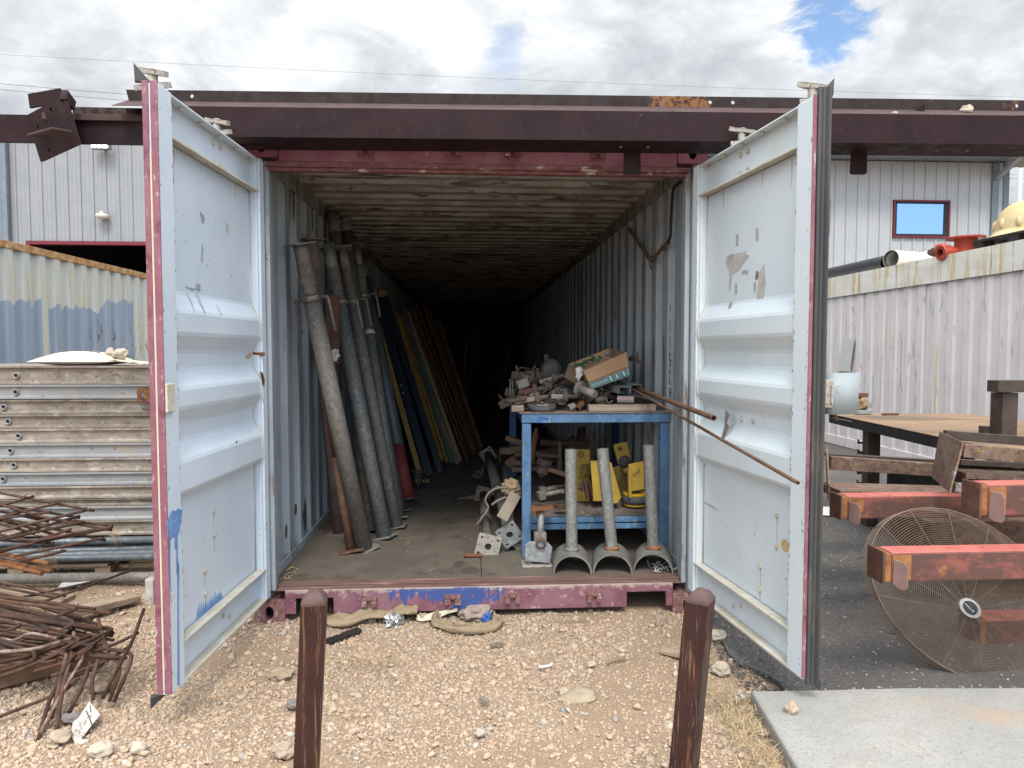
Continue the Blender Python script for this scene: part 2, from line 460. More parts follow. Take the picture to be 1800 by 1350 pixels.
M_galvd = mat('dusty_galvanised_steel', (.245, .22, .195), (.17, .155, .138), 40, rough=.65, metal=.15, layers=[((.32, .295, .26), 24, .57, .66), ((.20, .115, .07), 7, .60, .72, (1, 1, .5), .8)], bump=.2, bsc=100, objvar=.12)
M_galvb = mat('blue_grey_galvanised_steel', (.125, .15, .175), (.19, .205, .215), 26, rough=.5, metal=.3, layers=[((.30, .31, .31), 20, .60, .68)], bump=.15, objvar=.08)
M_plate = mat('cream_spattered_plate', (.42, .40, .35), (.33, .32, .295), 30, rough=.6, metal=.1, layers=[((.30, .15, .06), 45, .55, .63), ((.16, .08, .04), 90, .60, .66)], bump=.2)
M_plateg = mat('grey_blue_plate', (.24, .265, .29), (.34, .35, .34), 26, rough=.55, metal=.25, layers=[((.42, .40, .36), 40, .54, .60), ((.25, .13, .08), 50, .66, .7)], bump=.2)
M_rust = mat('rusted_steel', (.105, .056, .040), (.15, .078, .048), 14, rough=.85, layers=[((.24, .11, .05), 22, .58, .68), ((.055, .032, .026), 9, .56, .7)], bump=.5, bsc=90, objvar=.15)
M_rodr = mat('brown_rusted_rod', (.15, .085, .052), (.115, .062, .04), 16, rough=.85, layers=[((.24, .15, .085), 20, .57, .66), ((.06, .04, .03), 12, .6, .7)], bump=.4, bsc=90)
M_rusto = mat('orange_rusted_steel', (.22, .095, .040), (.15, .062, .03), 16, rough=.85, layers=[((.33, .17, .06), 20, .57, .66), ((.07, .04, .03), 12, .6, .7)], bump=.5, bsc=90, objvar=.12)
def rebar_extra(b, col):
    return b.mix(b.rng(b.noise(11, off=5), .5, .7, 0, .4), col, (.14, .095, .07))
M_rebar = mat('rusty_reinforcing_bar', (.092, .045, .029), (.052, .028, .020), 10, rough=.85, extra=rebar_extra, layers=[((.15, .075, .042), 12, .57, .7)], bump=.9, bsc=160, bdist=.006, objvar=.28)
M_rebarp = mat('pale_crusted_bar', (.27, .215, .17), (.16, .095, .07), 30, rough=.9, bump=.8, bsc=140, lo=.42, hi=.55)
M_beam = mat('dark_oxide_primer', (.020, .0095, .0115), (.027, .013, .0145), 5, rough=.6, spec=.15, layers=[((.040, .022, .021), 45, .58, .68, (1, 1, .4), .7), ((.11, .07, .06), 12, .70, .76, (1, 1, 1), .6)], bump=.15)
M_beamf = mat('lit_primer_flange', (.075, .044, .039), (.055, .031, .029), 9, rough=.75, layers=[((.30, .13, .04), 6, .66, .74), ((.06, .034, .032), 60, .58, .68, (1, 1, .3), .7)], bump=.3)  # paler than the web: light from above put into the colour, plus rust
def beamr_extra(b, col):
    x = b.xyz(); xx = b.math('ADD', x[0], b.math('MULTIPLY', b.math('SUBTRACT', b.noise(16, off=3), .5), .25))
    m_ = b.math('MULTIPLY', b.rng(xx, .84, .90), b.rng(xx, 1.15, 1.2, 1, 0))
    return b.mix(b.math('MULTIPLY', m_, b.rng(b.noise(45, off=4), .38, .55)), col, (.20, .085, .025))
M_beamr = mat('rust_spotted_lip', extra=beamr_extra, c1=(.028, .015, .015), c2=(.019, .011, .011), s=30, stretch=(1, 1, .4), rough=.75, layers=[((.28, .13, .045), 3.2, .60, .72)], bump=.3)
M_crust = mat('crusted_dark_rust', (.07, .048, .042), (.025, .018, .017), 38, stretch=(1, 1, .5), rough=.95, bump=1., bsc=60, bdist=.012)
def post_extra(b, col):
    s_ = b.rng(b.noise(34, (2, 2, .07), 8, .72, off=3), .555, .62, 0, .95)
    col = b.mix(s_, col, (.17, .075, .035))
    s2 = b.rng(b.noise(60, (2, 2, .05), 8, .72, off=13), .55, .66, 0, .55)
    return b.mix(s2, col, (.26, .19, .16))
M_post = mat('chipped_brown_post_paint', (.052, .022, .018), (.036, .0165, .0145), 6, rough=.5, spec=.2, extra=post_extra, layers=[((.24, .10, .04), 5, .66, .74, (1, 1, .5), .8)], bump=.25)
M_cap = mat('dusty_post_cap', (.11, .065, .058), (.085, .05, .046), 20, rough=.75, layers=[((.24, .15, .12), 30, .6, .7)], bump=.3)
M_blue = mat('blue_bench_paint', (.10, .205, .35), (.075, .16, .29), 8, rough=.55, layers=[((.27, .36, .48), 16, .58, .68, (1, 1, .5), .8), ((.12, .11, .10), 26, .63, .69), ((.03, .095, .30), 3.5, .60, .64, (1, 1, 2), .8), ((.10, .085, .07), 40, .585, .64, (1, 1, .6), .8)], bump=.2)
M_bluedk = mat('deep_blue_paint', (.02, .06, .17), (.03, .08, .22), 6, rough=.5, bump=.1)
M_wood = mat('greyed_timber', (.35, .27, .195), (.24, .175, .12), 9, stretch=(.25, 1, 3), rough=.85, layers=[((.16, .12, .09), 20, .58, .68, (.2, 2, 3), .8)], bump=.4, objvar=.12)
M_woodp = mat('pale_raw_plank', (.36, .30, .245), (.27, .215, .17), 10, stretch=(.2, 2, 5), rough=.8, layers=[((.25, .18, .13), 16, .62, .7, (.2, 2, 5), .8)], bump=.3)
M_woodd = mat('dusty_wooden_handle', (.19, .125, .085), (.13, .085, .06), 10, rough=.8, bump=.3, objvar=.2)
M_card = mat('brown_cardboard', (.43, .27, .155), (.38, .235, .135), 5, rough=.85, layers=[((.33, .20, .115), 9, .6, .72)], bump=.15)
M_cardin = mat('dusty_cardboard', (.34, .25, .17), (.29, .20, .13), 6, rough=.9, bump=.2)
M_teal = mat('teal_printed_label', (.10, .25, .27), (.075, .19, .215), 12, rough=.6, layers=[((.45, .50, .50), 22, .63, .67, (1, 1, .3), .8)], bump=.1)
M_green = mat('green_net', (.03, .20, .07), (.02, .12, .05), 20, rough=.6)
M_yellow = mat('yellow_machine_paint', (.47, .315, .05), (.38, .25, .045), 7, rough=.5, layers=[((.35, .28, .12), 9, .60, .75, (1, 1, 1), .7), ((.07, .05, .04), 30, .68, .72)], bump=.15)
M_yeldull = mat('ochre_bar_paint', (.44, .28, .075), (.36, .225, .06), 8, rough=.5, bump=.1)
M_navy = mat('navy_painted_aluminium', (.030, .044, .068), (.024, .035, .055), 8, rough=.45, metal=.2, bump=.1)
M_greygreen = mat('green_grey_painted_tube', (.11, .15, .135), (.08, .10, .10), 8, rough=.6, bump=.1)
M_grey = mat('grey_channel_steel', (.30, .31, .32), (.25, .26, .27), 8, rough=.5, metal=.3, bump=.1)
M_black = mat('black_rubber', (.022, .022, .023), (.032, .031, .03), 10, rough=.55, bump=.1)
M_gasket = mat('door_gasket_rubber', (.040, .042, .044), (.065, .063, .058), 8, stretch=(1, 1, .25), rough=.38, layers=[((.15, .13, .10), 9, .58, .72, (1, 1, .2), .7)], bump=.12, spec=.5)
M_tyre = mat('grey_caster_tyre', (.06, .062, .066), (.09, .09, .09), 20, rough=.65, layers=[((.20, .17, .14), 16, .6, .7)], bump=.2)
M_dark = mat('black_steel_and_painted_shade', (.018, .015, .014), (.028, .022, .02), 12, rough=.7, bump=.2)  # black steel; also stands in for shade on the end wall and in bores
M_redbeam_ = None
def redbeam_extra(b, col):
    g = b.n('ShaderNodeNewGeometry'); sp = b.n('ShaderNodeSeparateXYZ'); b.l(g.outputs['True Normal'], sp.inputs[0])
    # upward faces take the chalky red, the sides a darker rust and red mix
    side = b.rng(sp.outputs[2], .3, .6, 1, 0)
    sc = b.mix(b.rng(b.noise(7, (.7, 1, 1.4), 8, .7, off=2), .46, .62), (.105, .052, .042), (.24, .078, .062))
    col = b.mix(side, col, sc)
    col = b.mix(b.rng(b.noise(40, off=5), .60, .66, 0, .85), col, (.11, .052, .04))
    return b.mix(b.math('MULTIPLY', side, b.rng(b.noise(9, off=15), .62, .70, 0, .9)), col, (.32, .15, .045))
M_redbeam = mat('chalky_red_steel_paint', (.48, .145, .115), (.41, .115, .09), 9, rough=.7, extra=redbeam_extra, bump=.3, bsc=80)
M_rustplate = mat('orange_rust_weld', (.34, .15, .055), (.20, .08, .035), 20, rough=.85, layers=[((.10, .05, .035), 14, .58, .68)], bump=.5)
M_frame = mat('mottled_rust_frame', (.125, .07, .05), (.18, .12, .09), 22, rough=.8, layers=[((.30, .17, .06), 26, .58, .66), ((.26, .225, .185), 7, .56, .70), ((.06, .036, .03), 45, .57, .65)], bump=.5)
M_framepl = mat('grey_patched_rust_plate', (.19, .135, .095), (.13, .075, .05), 18, rough=.75, layers=[((.25, .265, .285), 9, .55, .62), ((.32, .18, .06), 30, .57, .64), ((.06, .04, .03), 55, .58, .66)], bump=.5)
M_tabletop = mat('rust_bloomed_table_top', (.285, .185, .11), (.23, .15, .09), 2.5, rough=.7, layers=[((.10, .075, .06), 1.6, .48, .62, (.35, 1.6, 1), .8)], bump=.2)
M_tabled = mat('oily_dark_steel', (.052, .036, .03), (.085, .062, .05), 8, rough=.55, layers=[((.15, .11, .085), 10, .6, .72, (1, 1, .4), .6)], bump=.2)
M_fan = mat('rusty_fan_wire', (.21, .155, .115), (.17, .115, .08), 14, rough=.8, bump=.2)
M_badge = mat('fan_badge_grey', (.42, .41, .40), (.34, .33, .32), 12, rough=.5)
M_badgeb = mat('fan_badge_black', (.03, .033, .04), (.045, .048, .055), 30, rough=.5)
M_lockbox = mat('grey_primed_lock_box', (.30, .34, .35), (.25, .29, .305), 4, rough=.55, layers=[((.30, .33, .36), 7, .6, .75), ((.25, .13, .08), 20, .69, .73)], bump=.15)
def conc_extra(b, col):
    v = b.voro(260); col = b.mix(b.rng(b.noise(110, det=4, rough=.75, off=26), .50, .66, 0, .75), col, (.19, .175, .155))
    col = b.mix(b.rng(b.noise(7, (1, 1, 1), 7, .7, off=16), .45, .62, 0, .35), col, (.26, .245, .22))
    st = b.rng(b.noise(1.3, (1, 1.6, 1), 4, .55, off=6), .55, .70, 0, .55)
    col = b.mix(st, col, (.40, .27, .175))
    return b.mix(b.rng(b.noise(60, det=2, off=8), .70, .73), col, (.16, .13, .11))
M_slab = mat('broomed_concrete', (.345, .335, .305), (.30, .295, .275), 3, rough=.9, extra=conc_extra, bump=.5, bsc=140)
M_alu = mat('cement_stained_aluminium', (.30, .255, .205), (.225, .19, .155), 9, stretch=(.6, 1, 1), rough=.65, metal=.1, layers=[((.40, .355, .30), 13, .50, .64, (.6, 1, 1), .8), ((.15, .10, .065), 24, .57, .66, (.6, 1, 1), .8), ((.46, .43, .39), 40, .60, .66), ((.11, .085, .07), 60, .62, .67)], bump=.3, objvar=.16)
M_alub = mat('blue_grey_aluminium', (.27, .285, .30), (.34, .34, .335), 8, stretch=(.5, 1, 1), rough=.55, metal=.15, layers=[((.38, .33, .26), 12, .56, .66), ((.17, .13, .10), 34, .60, .67), ((.42, .41, .39), 45, .60, .66)], bump=.25, objvar=.1)
M_sack = mat('weathered_woven_sack', (.60, .53, .38), (.53, .50, .43), 5, rough=.9, layers=[((.35, .26, .16), 14, .64, .72)], bump=.4, bsc=120)
M_stone = mat('loose_rock', (.40, .30, .21), (.34, .265, .20), 7, rough=.95, layers=[((.52, .43, .33), 14, .58, .68)], bump=.8, bsc=50, bdist=.01, objvar=.15)
M_stoneg = mat('grey_rock', (.16, .14, .13), (.24, .21, .19), 9, rough=.95, bump=.8, bsc=50, bdist=.01)
M_stonew = mat('white_limestone', (.48, .41, .325), (.41, .345, .27), 7, rough=.95, bump=.8, bsc=50, bdist=.01)
M_flatstone = mat('flat_tan_stone', (.41, .33, .225), (.34, .28, .20), 12, rough=.95, layers=[((.30, .26, .20), 30, .58, .66)], bump=.7, bsc=70, bdist=.008)
M_burlap = mat('tan_sacking', (.33, .25, .16), (.26, .195, .125), 18, stretch=(1, 1, 3), rough=.95, bump=.6, bsc=70)
M_foil = mat('crumpled_foil', (.68, .68, .68), (.5, .5, .5), 20, rough=.25, metal=.9, bump=.8, bsc=60)
M_paper = mat('soiled_white_paper', (.50, .47, .43), (.44, .40, .35), 8, rough=.85, bump=.2)
M_whitepl = mat('white_plastic_scrap', (.72, .71, .69), (.66, .65, .62), 9, rough=.6)
M_ink = mat('dark_marker_ink', (.025, .022, .025), rough=.7, bump=0)
M_clump = mat('porous_concrete_lump', (.38, .30, .255), (.30, .235, .20), 30, rough=.95, bump=1., bsc=60, bdist=.012)
M_bluep = mat('spilled_blue_paint', (.03, .10, .40), (.045, .14, .46), 20, rough=.45, bump=.1)
M_bluew = mat('thin_blue_paint', (.14, .26, .55), (.22, .36, .62), 26, stretch=(1, 1, .2), rough=.5, bump=.05)
M_straw = mat('dry_straw', (.46, .34, .18), (.36, .26, .14), 20, rough=.9, bump=0, island=.25)
M_pvc = mat('white_pvc', (.60, .57, .51), (.56, .52, .45), 4, rough=.4, bump=.03)
M_redfit = mat('red_fitting_paint', (.40, .060, .030), (.33, .050, .028), 8, rough=.5, layers=[((.20, .07, .04), 14, .62, .7)], bump=.15)
M_blackpl = mat('black_pipe', (.025, .027, .03), (.035, .036, .038), 8, rough=.45, bump=.05)
M_dome = mat('yellowed_white_dome', (.56, .40, .17), (.60, .48, .27), 4, rough=.45, layers=[((.42, .25, .08), 5, .60, .70, (1, 1, .4), .7)], bump=.1)
M_cream = mat('cream_container_paint', (.56, .53, .42), (.53, .53, .48), 4, rough=.6)
def leftc_extra(b, col):
    x = b.xyz()
    # rust dribbles from the roof rail
    st = b.math('MULTIPLY', b.rng(b.noise(8, (1, 2.0, .10), 6, .65, off=4), .53, .66, 0, .75), b.rng(x[2], 1.5, 2.3, .25, 1))
    col = b.mix(st, col, (.48, .35, .15))
    # two patches rolled over with blue-grey paint, ragged along their tops
    jag = b.math('MULTIPLY', b.math('SUBTRACT', b.noise(4.5, (1, 1.5, .4), 3, .5, off=2), .5), .35)
    top = b.math('ADD', x[2], jag)
    up = b.math('ADD', b.math('MULTIPLY', b.rng(x[1], 5.55, 5.62), .16), 1.985)
    zmask = b.rng(b.math('SUBTRACT', top, up), -.006, .006, 1, 0)
    y1 = b.rng(x[1], 4.235, 4.245, 1, 0)
    y2 = b.math('MULTIPLY', b.rng(x[1], 4.41, 4.42), b.rng(x[1], 6.38, 6.40, 1, 0))
    m_ = b.math('MULTIPLY', zmask, b.math('MAXIMUM', y1, y2))
    bl = b.mix(b.rng(b.noise(6, (1, 1.5, .12), 5, off=7), .35, .7), (.265, .325, .41), (.335, .395, .465))
    col = b.mix(m_, col, bl)
    # dark scuffs low on the blue patch
    sc_ = b.math('MULTIPLY', b.rng(b.noise(9, (1, 1.6, .45), 8, .7, off=9), .56, .61), b.math('MULTIPLY', b.rng(x[1], 5.1, 5.3), b.rng(x[2], 1.78, 1.9, 1, 0)))
    return b.mix(b.math('MULTIPLY', sc_, .85), col, (.07, .075, .085))
M_leftc = mat('cream_and_blue_patched_paint', (.56, .555, .48), (.53, .55, .52), 3, rough=.6, extra=leftc_extra, bump=.1)
M_rustrail = mat('rust_scabbed_rail', (.50, .34, .17), (.35, .15, .05), 9, rough=.8, layers=[((.56, .50, .38), 7, .56, .66), ((.24, .09, .035), 16, .60, .68)], bump=.4)
def pink_extra(b, col):
    x = b.xyz()
    st = b.rng(b.noise(5.5, (1, 2.4, .06), 5, .6, off=4), .61, .68, 0, .8)
    col = b.mix(st, col, (.55, .40, .22))
    ch = b.rng(b.noise(6, (1, 2, .5), 8, .7, off=9), .57, .64, 0, .7)
    return b.mix(ch, col, (.38, .40, .42))
M_pink = mat('chalky_pink_container_paint', (.72, .645, .63), (.76, .70, .675), 2.5, rough=.75, extra=pink_extra, bump=.1)
def band_extra(b, col):
    st = b.rng(b.noise(5, (1, 1.7, .12), 6, .65, off=4, dist=.6), .50, .60, 0, .9)
    col = b.mix(st, col, (.62, .47, .24))
    s2 = b.rng(b.noise(9, (1, 1.7, .08), 6, .65, off=14, dist=.8), .59, .64, 0, .9)
    return b.mix(s2, col, (.45, .25, .07))
M_band = mat('rust_streaked_white_rail', (.72, .69, .59), (.76, .74, .69), 3, rough=.6, extra=band_extra, bump=.25, bsc=8, bdist=.02)
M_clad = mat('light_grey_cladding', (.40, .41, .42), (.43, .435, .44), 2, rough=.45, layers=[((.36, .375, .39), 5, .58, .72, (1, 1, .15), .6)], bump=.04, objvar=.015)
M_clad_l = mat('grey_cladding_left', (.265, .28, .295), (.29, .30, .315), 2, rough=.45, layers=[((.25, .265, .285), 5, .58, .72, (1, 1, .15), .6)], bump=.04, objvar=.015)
M_trim = mat('grey_blue_flashing', (.19, .225, .265), (.16, .19, .22), 5, rough=.5)
M_redtrim = mat('crimson_window_trim', (.17, .022, .038), (.145, .02, .033), 5, rough=.45)
M_soffit = mat('soffit_sheet', (.36, .39, .41), (.32, .345, .36), 5, rough=.5)
M_bdark = mat('dark_building_interior', (.03, .03, .032), (.02, .02, .02), 3, rough=.9)
M_wire = mat('power_wire', (.10, .11, .12), rough=.7, bump=0)
M_chain = mat('rusty_chain', (.22, .14, .10), (.15, .09, .06), 40, rough=.75, metal=.2, bump=.3)
M_jug = mat('grey_plastic_jug', (.045, .045, .043), (.075, .072, .07), 8, rough=.5, layers=[((.15, .14, .125), 10, .58, .7)], bump=.1)
M_shine = mat('bare_worn_steel', (.27, .26, .24), (.18, .165, .15), 30, rough=.4, metal=.5, layers=[((.24, .13, .08), 16, .58, .68)], bump=.3)
M_junk = mat('dusty_rusted_casting', (.085, .066, .054), (.13, .104, .086), 18, rough=.85, layers=[((.20, .11, .06), 18, .60, .70), ((.06, .047, .04), 9, .58, .7)], bump=.5, objvar=.25)
M_rope = mat('grey_rope', (.22, .19, .155), (.17, .145, .12), 60, rough=.95, bump=.6, bsc=200)
M_tan = mat('cream_steel_strap', (.26, .21, .16), (.20, .16, .12), 9, rough=.6, layers=[((.30, .16, .08), 14, .62, .70)], bump=.2)

def glass_mat():
    mt = bpy.data.materials.new('mirror_tinted_glass'); mt.use_nodes = True
    b = mt.node_tree.nodes['Principled BSDF']
    b.inputs['Base Color'].default_value = (.33, .47, .90, 1); b.inputs['Metallic'].default_value = 1; b.inputs['Roughness'].default_value = .03
    return mt
M_glass = glass_mat()
def emit_mat():
    mt = bpy.data.materials.new('lit_led'); mt.use_nodes = True
    b = mt.node_tree.nodes['Principled BSDF']
    b.inputs['Emission Color'].default_value = (1, .98, .9, 1); b.inputs['Emission Strength'].default_value = 4
    return mt
M_led = emit_mat()

def gravel_extra(b, col):
    r = b.n('ShaderNodeNewGeometry').outputs['Random Per Island']
    cr = b.n('ShaderNodeValToRGB'); cr.color_ramp.interpolation = 'LINEAR'
    el = cr.color_ramp.elements
    el[0].position, el[0].color = 0, (.455, .335, .232, 1); el[1].position, el[1].color = 1, (.20, .185, .175, 1)
    for p, c in ((.22, (.455, .325, .222, 1)), (.42, (.485, .365, .262, 1)), (.60, (.41, .29, .20, 1)), (.76, (.485, .385, .292, 1)), (.86, (.50, .35, .25, 1)), (.93, (.50, .445, .38, 1)), (.97, (.30, .275, .25, 1))):
        q = el.new(p); q.color = c
    b.l(r, cr.inputs[0])
    return b.mix(b.rng(b.noise(120, det=4, off=3), .3, .7, .0, .35), cr.outputs[0], (.46, .36, .26))
M_gravel = mat('tan_crushed_gravel', (.5, .4, .3), rough=.95, extra=gravel_extra, bump=.5, bsc=150, bdist=.004)
M_sand = mat('sandy_dirt', (.40, .285, .19), (.36, .255, .17), 3, rough=.97, layers=[((.34, .245, .165), 60, .55, .66), ((.52, .40, .27), 110, .58, .66)], bump=1., bsc=130, bdist=.012)
def asph_extra(b, col):
    v = b.voro(150, out='Color'); sp = b.n('ShaderNodeSeparateXYZ'); b.l(v, sp.inputs[0])
    col = b.mix(b.rng(sp.outputs[0], .55, .95, 0, .55), col, (.17, .16, .15))
    col = b.mix(b.rng(b.noise(48, det=3, off=4), .655, .685, 0, .9), col, (.40, .36, .31))
    return b.mix(b.rng(b.noise(1.2, off=7), .45, .7, 0, .45), col, (.155, .14, .125))
M_asph = mat('dusty_asphalt', (.075, .070, .068), (.10, .093, .088), 40, rough=.92, extra=asph_extra, bump=.9, bsc=170, bdist=.008)
M_chips = mat('pale_stone_chips', (.42, .38, .33), (.3, .27, .24), 9, rough=.95, bump=.3, island=.35)
# ================================================================== GROUND
def in_asphalt(x, y):
    """right of the gravel edge, where the yard is sealed"""
    edge = 1.22 + 0.05 * math.sin(y * 5.1) + 0.03 * math.sin(y * 13.7)
    return x > edge and y > -0.86
SLAB_A = at(1320, 1213, z=.06); SLAB_B = at(1402, 1350, z=.06); SLAB_R = at(1800, 1207, z=.06)
sl_dir = (SLAB_B - SLAB_A).normalized()
SLAB_C = SLAB_A + sl_dir * 3.2
def in_slab(x, y, mrg=0.0):
    d = Vector((x, y, .06)) - SLAB_A
    side = sl_dir.x * d.y - sl_dir.y * d.x
    top = (SLAB_R - SLAB_A).normalized()
    t2 = top.x * d.y - top.y * d.x
    return side > -mrg and t2 < mrg
g = MB()
def gz(x, y):
    z = -.012 + .022 * mnoise.noise(Vector((x * .9, y * .9, 3))) + .010 * mnoise.noise(Vector((x * 3.1, y * 3.1, 8)))
    if -1.3 < x < 1.3 and y > -.4: z += .02 * min(1, (y + .4) / .4)
    return z
xs = sorted(set([-400, -120, -40, -15, -9] + [round(-6 + .12 * i, 3) for i in range(61)] + [1.26, 2, 4, 8, 15, 40, 120, 400]))
ys = sorted(set([-400, -120, -40, -15, -8] + [round(-5 + .12 * i, 3) for i in range(73)] + [5, 8, 15, 40, 120, 400, 900]))
for y in ys:
    for x in xs:
        far = x < -6 or x > 1.2 or y < -5 or y > 3.6
        g.v.append((x, y, -.014 if far else gz(x, y)))
nx = len(xs)
for j in range(len(ys) - 1):
    for i in range(nx - 1):
        g.f.append((j * nx + i, j * nx + i + 1, (j + 1) * nx + i + 1, (j + 1) * nx + i)); g.sm.append(True); g.mi.append(0)
ground = struct(g.build('ground', M_sand, org=(0, 0, 0)))

a = MB()
pts = []
ed = [(1.22 + 0.05 * math.sin(y * 5.1) + 0.03 * math.sin(y * 13.7), y) for y in np.arange(-.95, 13.9, .07)]
va = [(x, y, .014) for x, y in ed] + [(x + .5, y, .014) for x, y in ed] + [(60, y, .014) for x, y in ed]
k = len(ed)
fa = [(i, k + i, k + i + 1, i + 1) for i in range(k - 1)] + [(k + i, 2 * k + i, 2 * k + i + 1, k + i + 1) for i in range(k - 1)]
fa += []
a.add(va, fa)
a.add([(x, y, .014) for x, y in ed] + [(x, y, -.06) for x, y in ed], [(i, i + 1, k + i + 1, k + i) for i in range(k - 1)])
asphalt = struct(a.build('asphalt_yard', M_asph, org=(2, 2, 0)))

s = MB()
top = (SLAB_R - SLAB_A).normalized()
SD = SLAB_A + top * 6
poly = []
for i in range(13):                       # ragged top edge, straight left edge
    p = SLAB_A + top * (6 * i / 12 * (i / 12) ** .6); poly.append((p.x, p.y + (RND.uniform(-.012, .012) if 0 < i < 12 else 0)))
q = SD + sl_dir * 3.2; poly += [(q.x, q.y), (SLAB_C.x, SLAB_C.y)]
poly = poly[::-1]
s.plate((0, 0, -.05), (1, 0, 0), (0, 1, 0), poly, .11)
slab = struct(s.build('concrete_slab', M_slab, bevel=.012))

# gravel: crushed stones scattered over the dirt, thickest in front of the container
def stone_field(name, mt, n, area, size, ok, zf, seed, sub0=0, flat=.7):
    rs = np.random.RandomState(seed); vs, fs = [], []; nv = 0
    shapes = []
    for sub in ((0, 1) if sub0 == 0 else (sub0, sub0)):
        for q in range(7):
            v, f = ICO[sub]; off = Vector((q * 5.3 + sub, q * 2.1, seed))
            v = np.array([tuple(p * (1 + .30 * mnoise.noise(p * 1.3 + off))) for p in v])
            for _ in range(7 if sub else 4):                     # broken faces
                nn = rs.normal(size=3); nn /= np.linalg.norm(nn); dd = rs.uniform(.45, .8); ex = v @ nn - dd
                v = v - np.outer(np.clip(ex, 0, None), nn)
            shapes.append((sub, v, np.array(f)))
    small = [x for x in shapes if x[0] == shapes[0][0]]; big = [x for x in shapes if x[0] != shapes[0][0]] or small
    x0, x1, y0, y1 = area; c = 0; tries = 0
    while c < n and tries < n * 6:
        tries += 1
        x, y = rs.uniform(x0, x1), rs.uniform(y0, y1)
        if not ok(x, y, rs): continue
        r = size(rs)
        sub, v, f = (big if r > .0080 else small)[rs.randint(7)]
        ax = rs.normal(size=3); ax /= np.linalg.norm(ax); t = rs.uniform(0, 6.28)
        K = np.array([[0, -ax[2], ax[1]], [ax[2], 0, -ax[0]], [-ax[1], ax[0], 0]])
        Rm = np.eye(3) + math.sin(t) * K + (1 - math.cos(t)) * K @ K
        w = (v * np.array([1, rs.uniform(.6, .95), rs.uniform(.45, .8)])) @ Rm.T * r
        w[:, 2] *= .85
        w += np.array([x, y, zf(x, y) + r * rs.uniform(-.12, .40)])
        vs.append(w); fs.append(f + nv); nv += len(w); c += 1
    vs = np.concatenate(vs); fs = np.concatenate(fs)
    me = bpy.data.meshes.new(name)
    me.vertices.add(len(vs)); me.vertices.foreach_set('co', vs.astype(np.float32).ravel())
    me.loops.add(len(fs) * 3); me.loops.foreach_set('vertex_index', fs.astype(np.int32).ravel())
    me.polygons.add(len(fs)); me.polygons.foreach_set('loop_start', np.arange(0, len(fs) * 3, 3, dtype=np.int32))
    me.polygons.foreach_set('loop_total', np.full(len(fs), 3, dtype=np.int32))
    me.materials.append(mt); me.update(); me.validate()
    ob = bpy.data.objects.new(name, me); COL.objects.link(ob); ORG[ob] = V(0, 0, 0); ob['kind'] = 'stuff'
    return ob
def dens(x, y):
    """bare sandy patches between the stones"""
    return mnoise.noise(Vector((x * 1.5, y * 1.9, 5.5))) + .5 * mnoise.noise(Vector((x * 4, y * 4, 1.5)))
def ok_gravel(x, y, rs):
    if in_slab(x, y, -.02) or in_asphalt(x - .03, y): return False
    if abs(x) < 1.2 and y > .05: return False
    d = dens(x, y)
    return rs.uniform() < (1.0 if d > -.18 else .55 if d > -.36 else .34)
def gsize(rs):
    u = rs.uniform()
    if u < .72: return rs.uniform(.0028, .0068)
    if u < .975: return rs.uniform(.0068, .0115)
    return rs.uniform(.013, .023)
gravel = stone_field('gravel', M_gravel, 60000, (-2.75, 1.6, -1.75, .15), gsize, ok_gravel, gz, 3)
gravel2 = stone_field('gravel', M_gravel, 20000, (-3.9, -1.2, -1.3, 1.6), lambda rs: gsize(rs) * 1.1, ok_gravel, gz, 4)
gravel3 = stone_field('gravel', M_gravel, 5000, (-3.4, 1.6, -3.3, -1.75), lambda rs: gsize(rs) * 1.25, ok_gravel, gz, 6)
def ok_chip(x, y, rs): return in_asphalt(x + .05, y) and not in_slab(x, y, .02)
chips = stone_field('loose_stone_chips', M_chips, 2200, (1.2, 4.6, -.9, 3), lambda rs: rs.uniform(.003, .008) * (1.6 if rs.uniform() < .08 else 1), ok_chip, lambda x, y: .014, 9)
def ok_edge(x, y, rs):
    if in_slab(x, y, -.01): return False
    d = Vector((x, y, .06)) - SLAB_A; t2 = top.x * d.y - top.y * d.x
    return 0 < t2 < .11 and rs.uniform() < (1 - t2 / .12) ** 2
chips2 = stone_field('loose_stone_chips', M_chips, 1500, (1.05, 3.4, -1.1, -.6), lambda rs: rs.uniform(.004, .013), ok_edge, lambda x, y: .014, 10)
chips3 = stone_field('loose_stone_chips', M_asph, 1500, (1.1, 1.6, -.95, .6), lambda rs: rs.uniform(.004, .012), lambda x, y, rs: not in_slab(x, y) and 1.12 < x < 1.5, lambda x, y: .010, 12)
crumbs = stone_field('loose_stone_chips', M_chips, 160, (1.15, 2.6, -1.6, -.9), lambda rs: rs.uniform(.0015, .004), lambda x, y, rs: in_slab(x, y, -.03), lambda x, y: .06, 14)

# dry straw in the gravel
st = MB()
def straw(cx, cy, n, rx, ry, z0=.01, L=(.03, .10), lift=.02):
    for _ in range(n):
        x, y = cx + RND.gauss(0, rx), cy + RND.gauss(0, ry)
        if in_slab(x, y, .0): continue
        an = RND.uniform(0, 6.28); l = RND.uniform(*L); w = .0012
        z = z0 + RND.uniform(0, .02); dz = RND.uniform(0, lift)
        d = Vector((math.cos(an), math.sin(an), 0)); p = Vector((-d.y, d.x, 0)) * w
        a0, b0 = Vector((x, y, z)), Vector((x, y, z)) + d * l + Vector((0, 0, dz)); m0 = (a0 + b0) / 2 + Vector((0, 0, .008))
        st.add([a0 - p, a0 + p, m0 + p, m0 - p, b0], [(0, 1, 2, 3), (3, 2, 4)])
c = at(650, 1170, z=0); straw(c.x, c.y, 70, .07, .05, lift=.04)
for t in range(9):
    c = SLAB_A + sl_dir * (.08 + .09 * t) + Vector((-.09, 0, 0)); straw(c.x, c.y, 70, .05, .06, lift=.02)
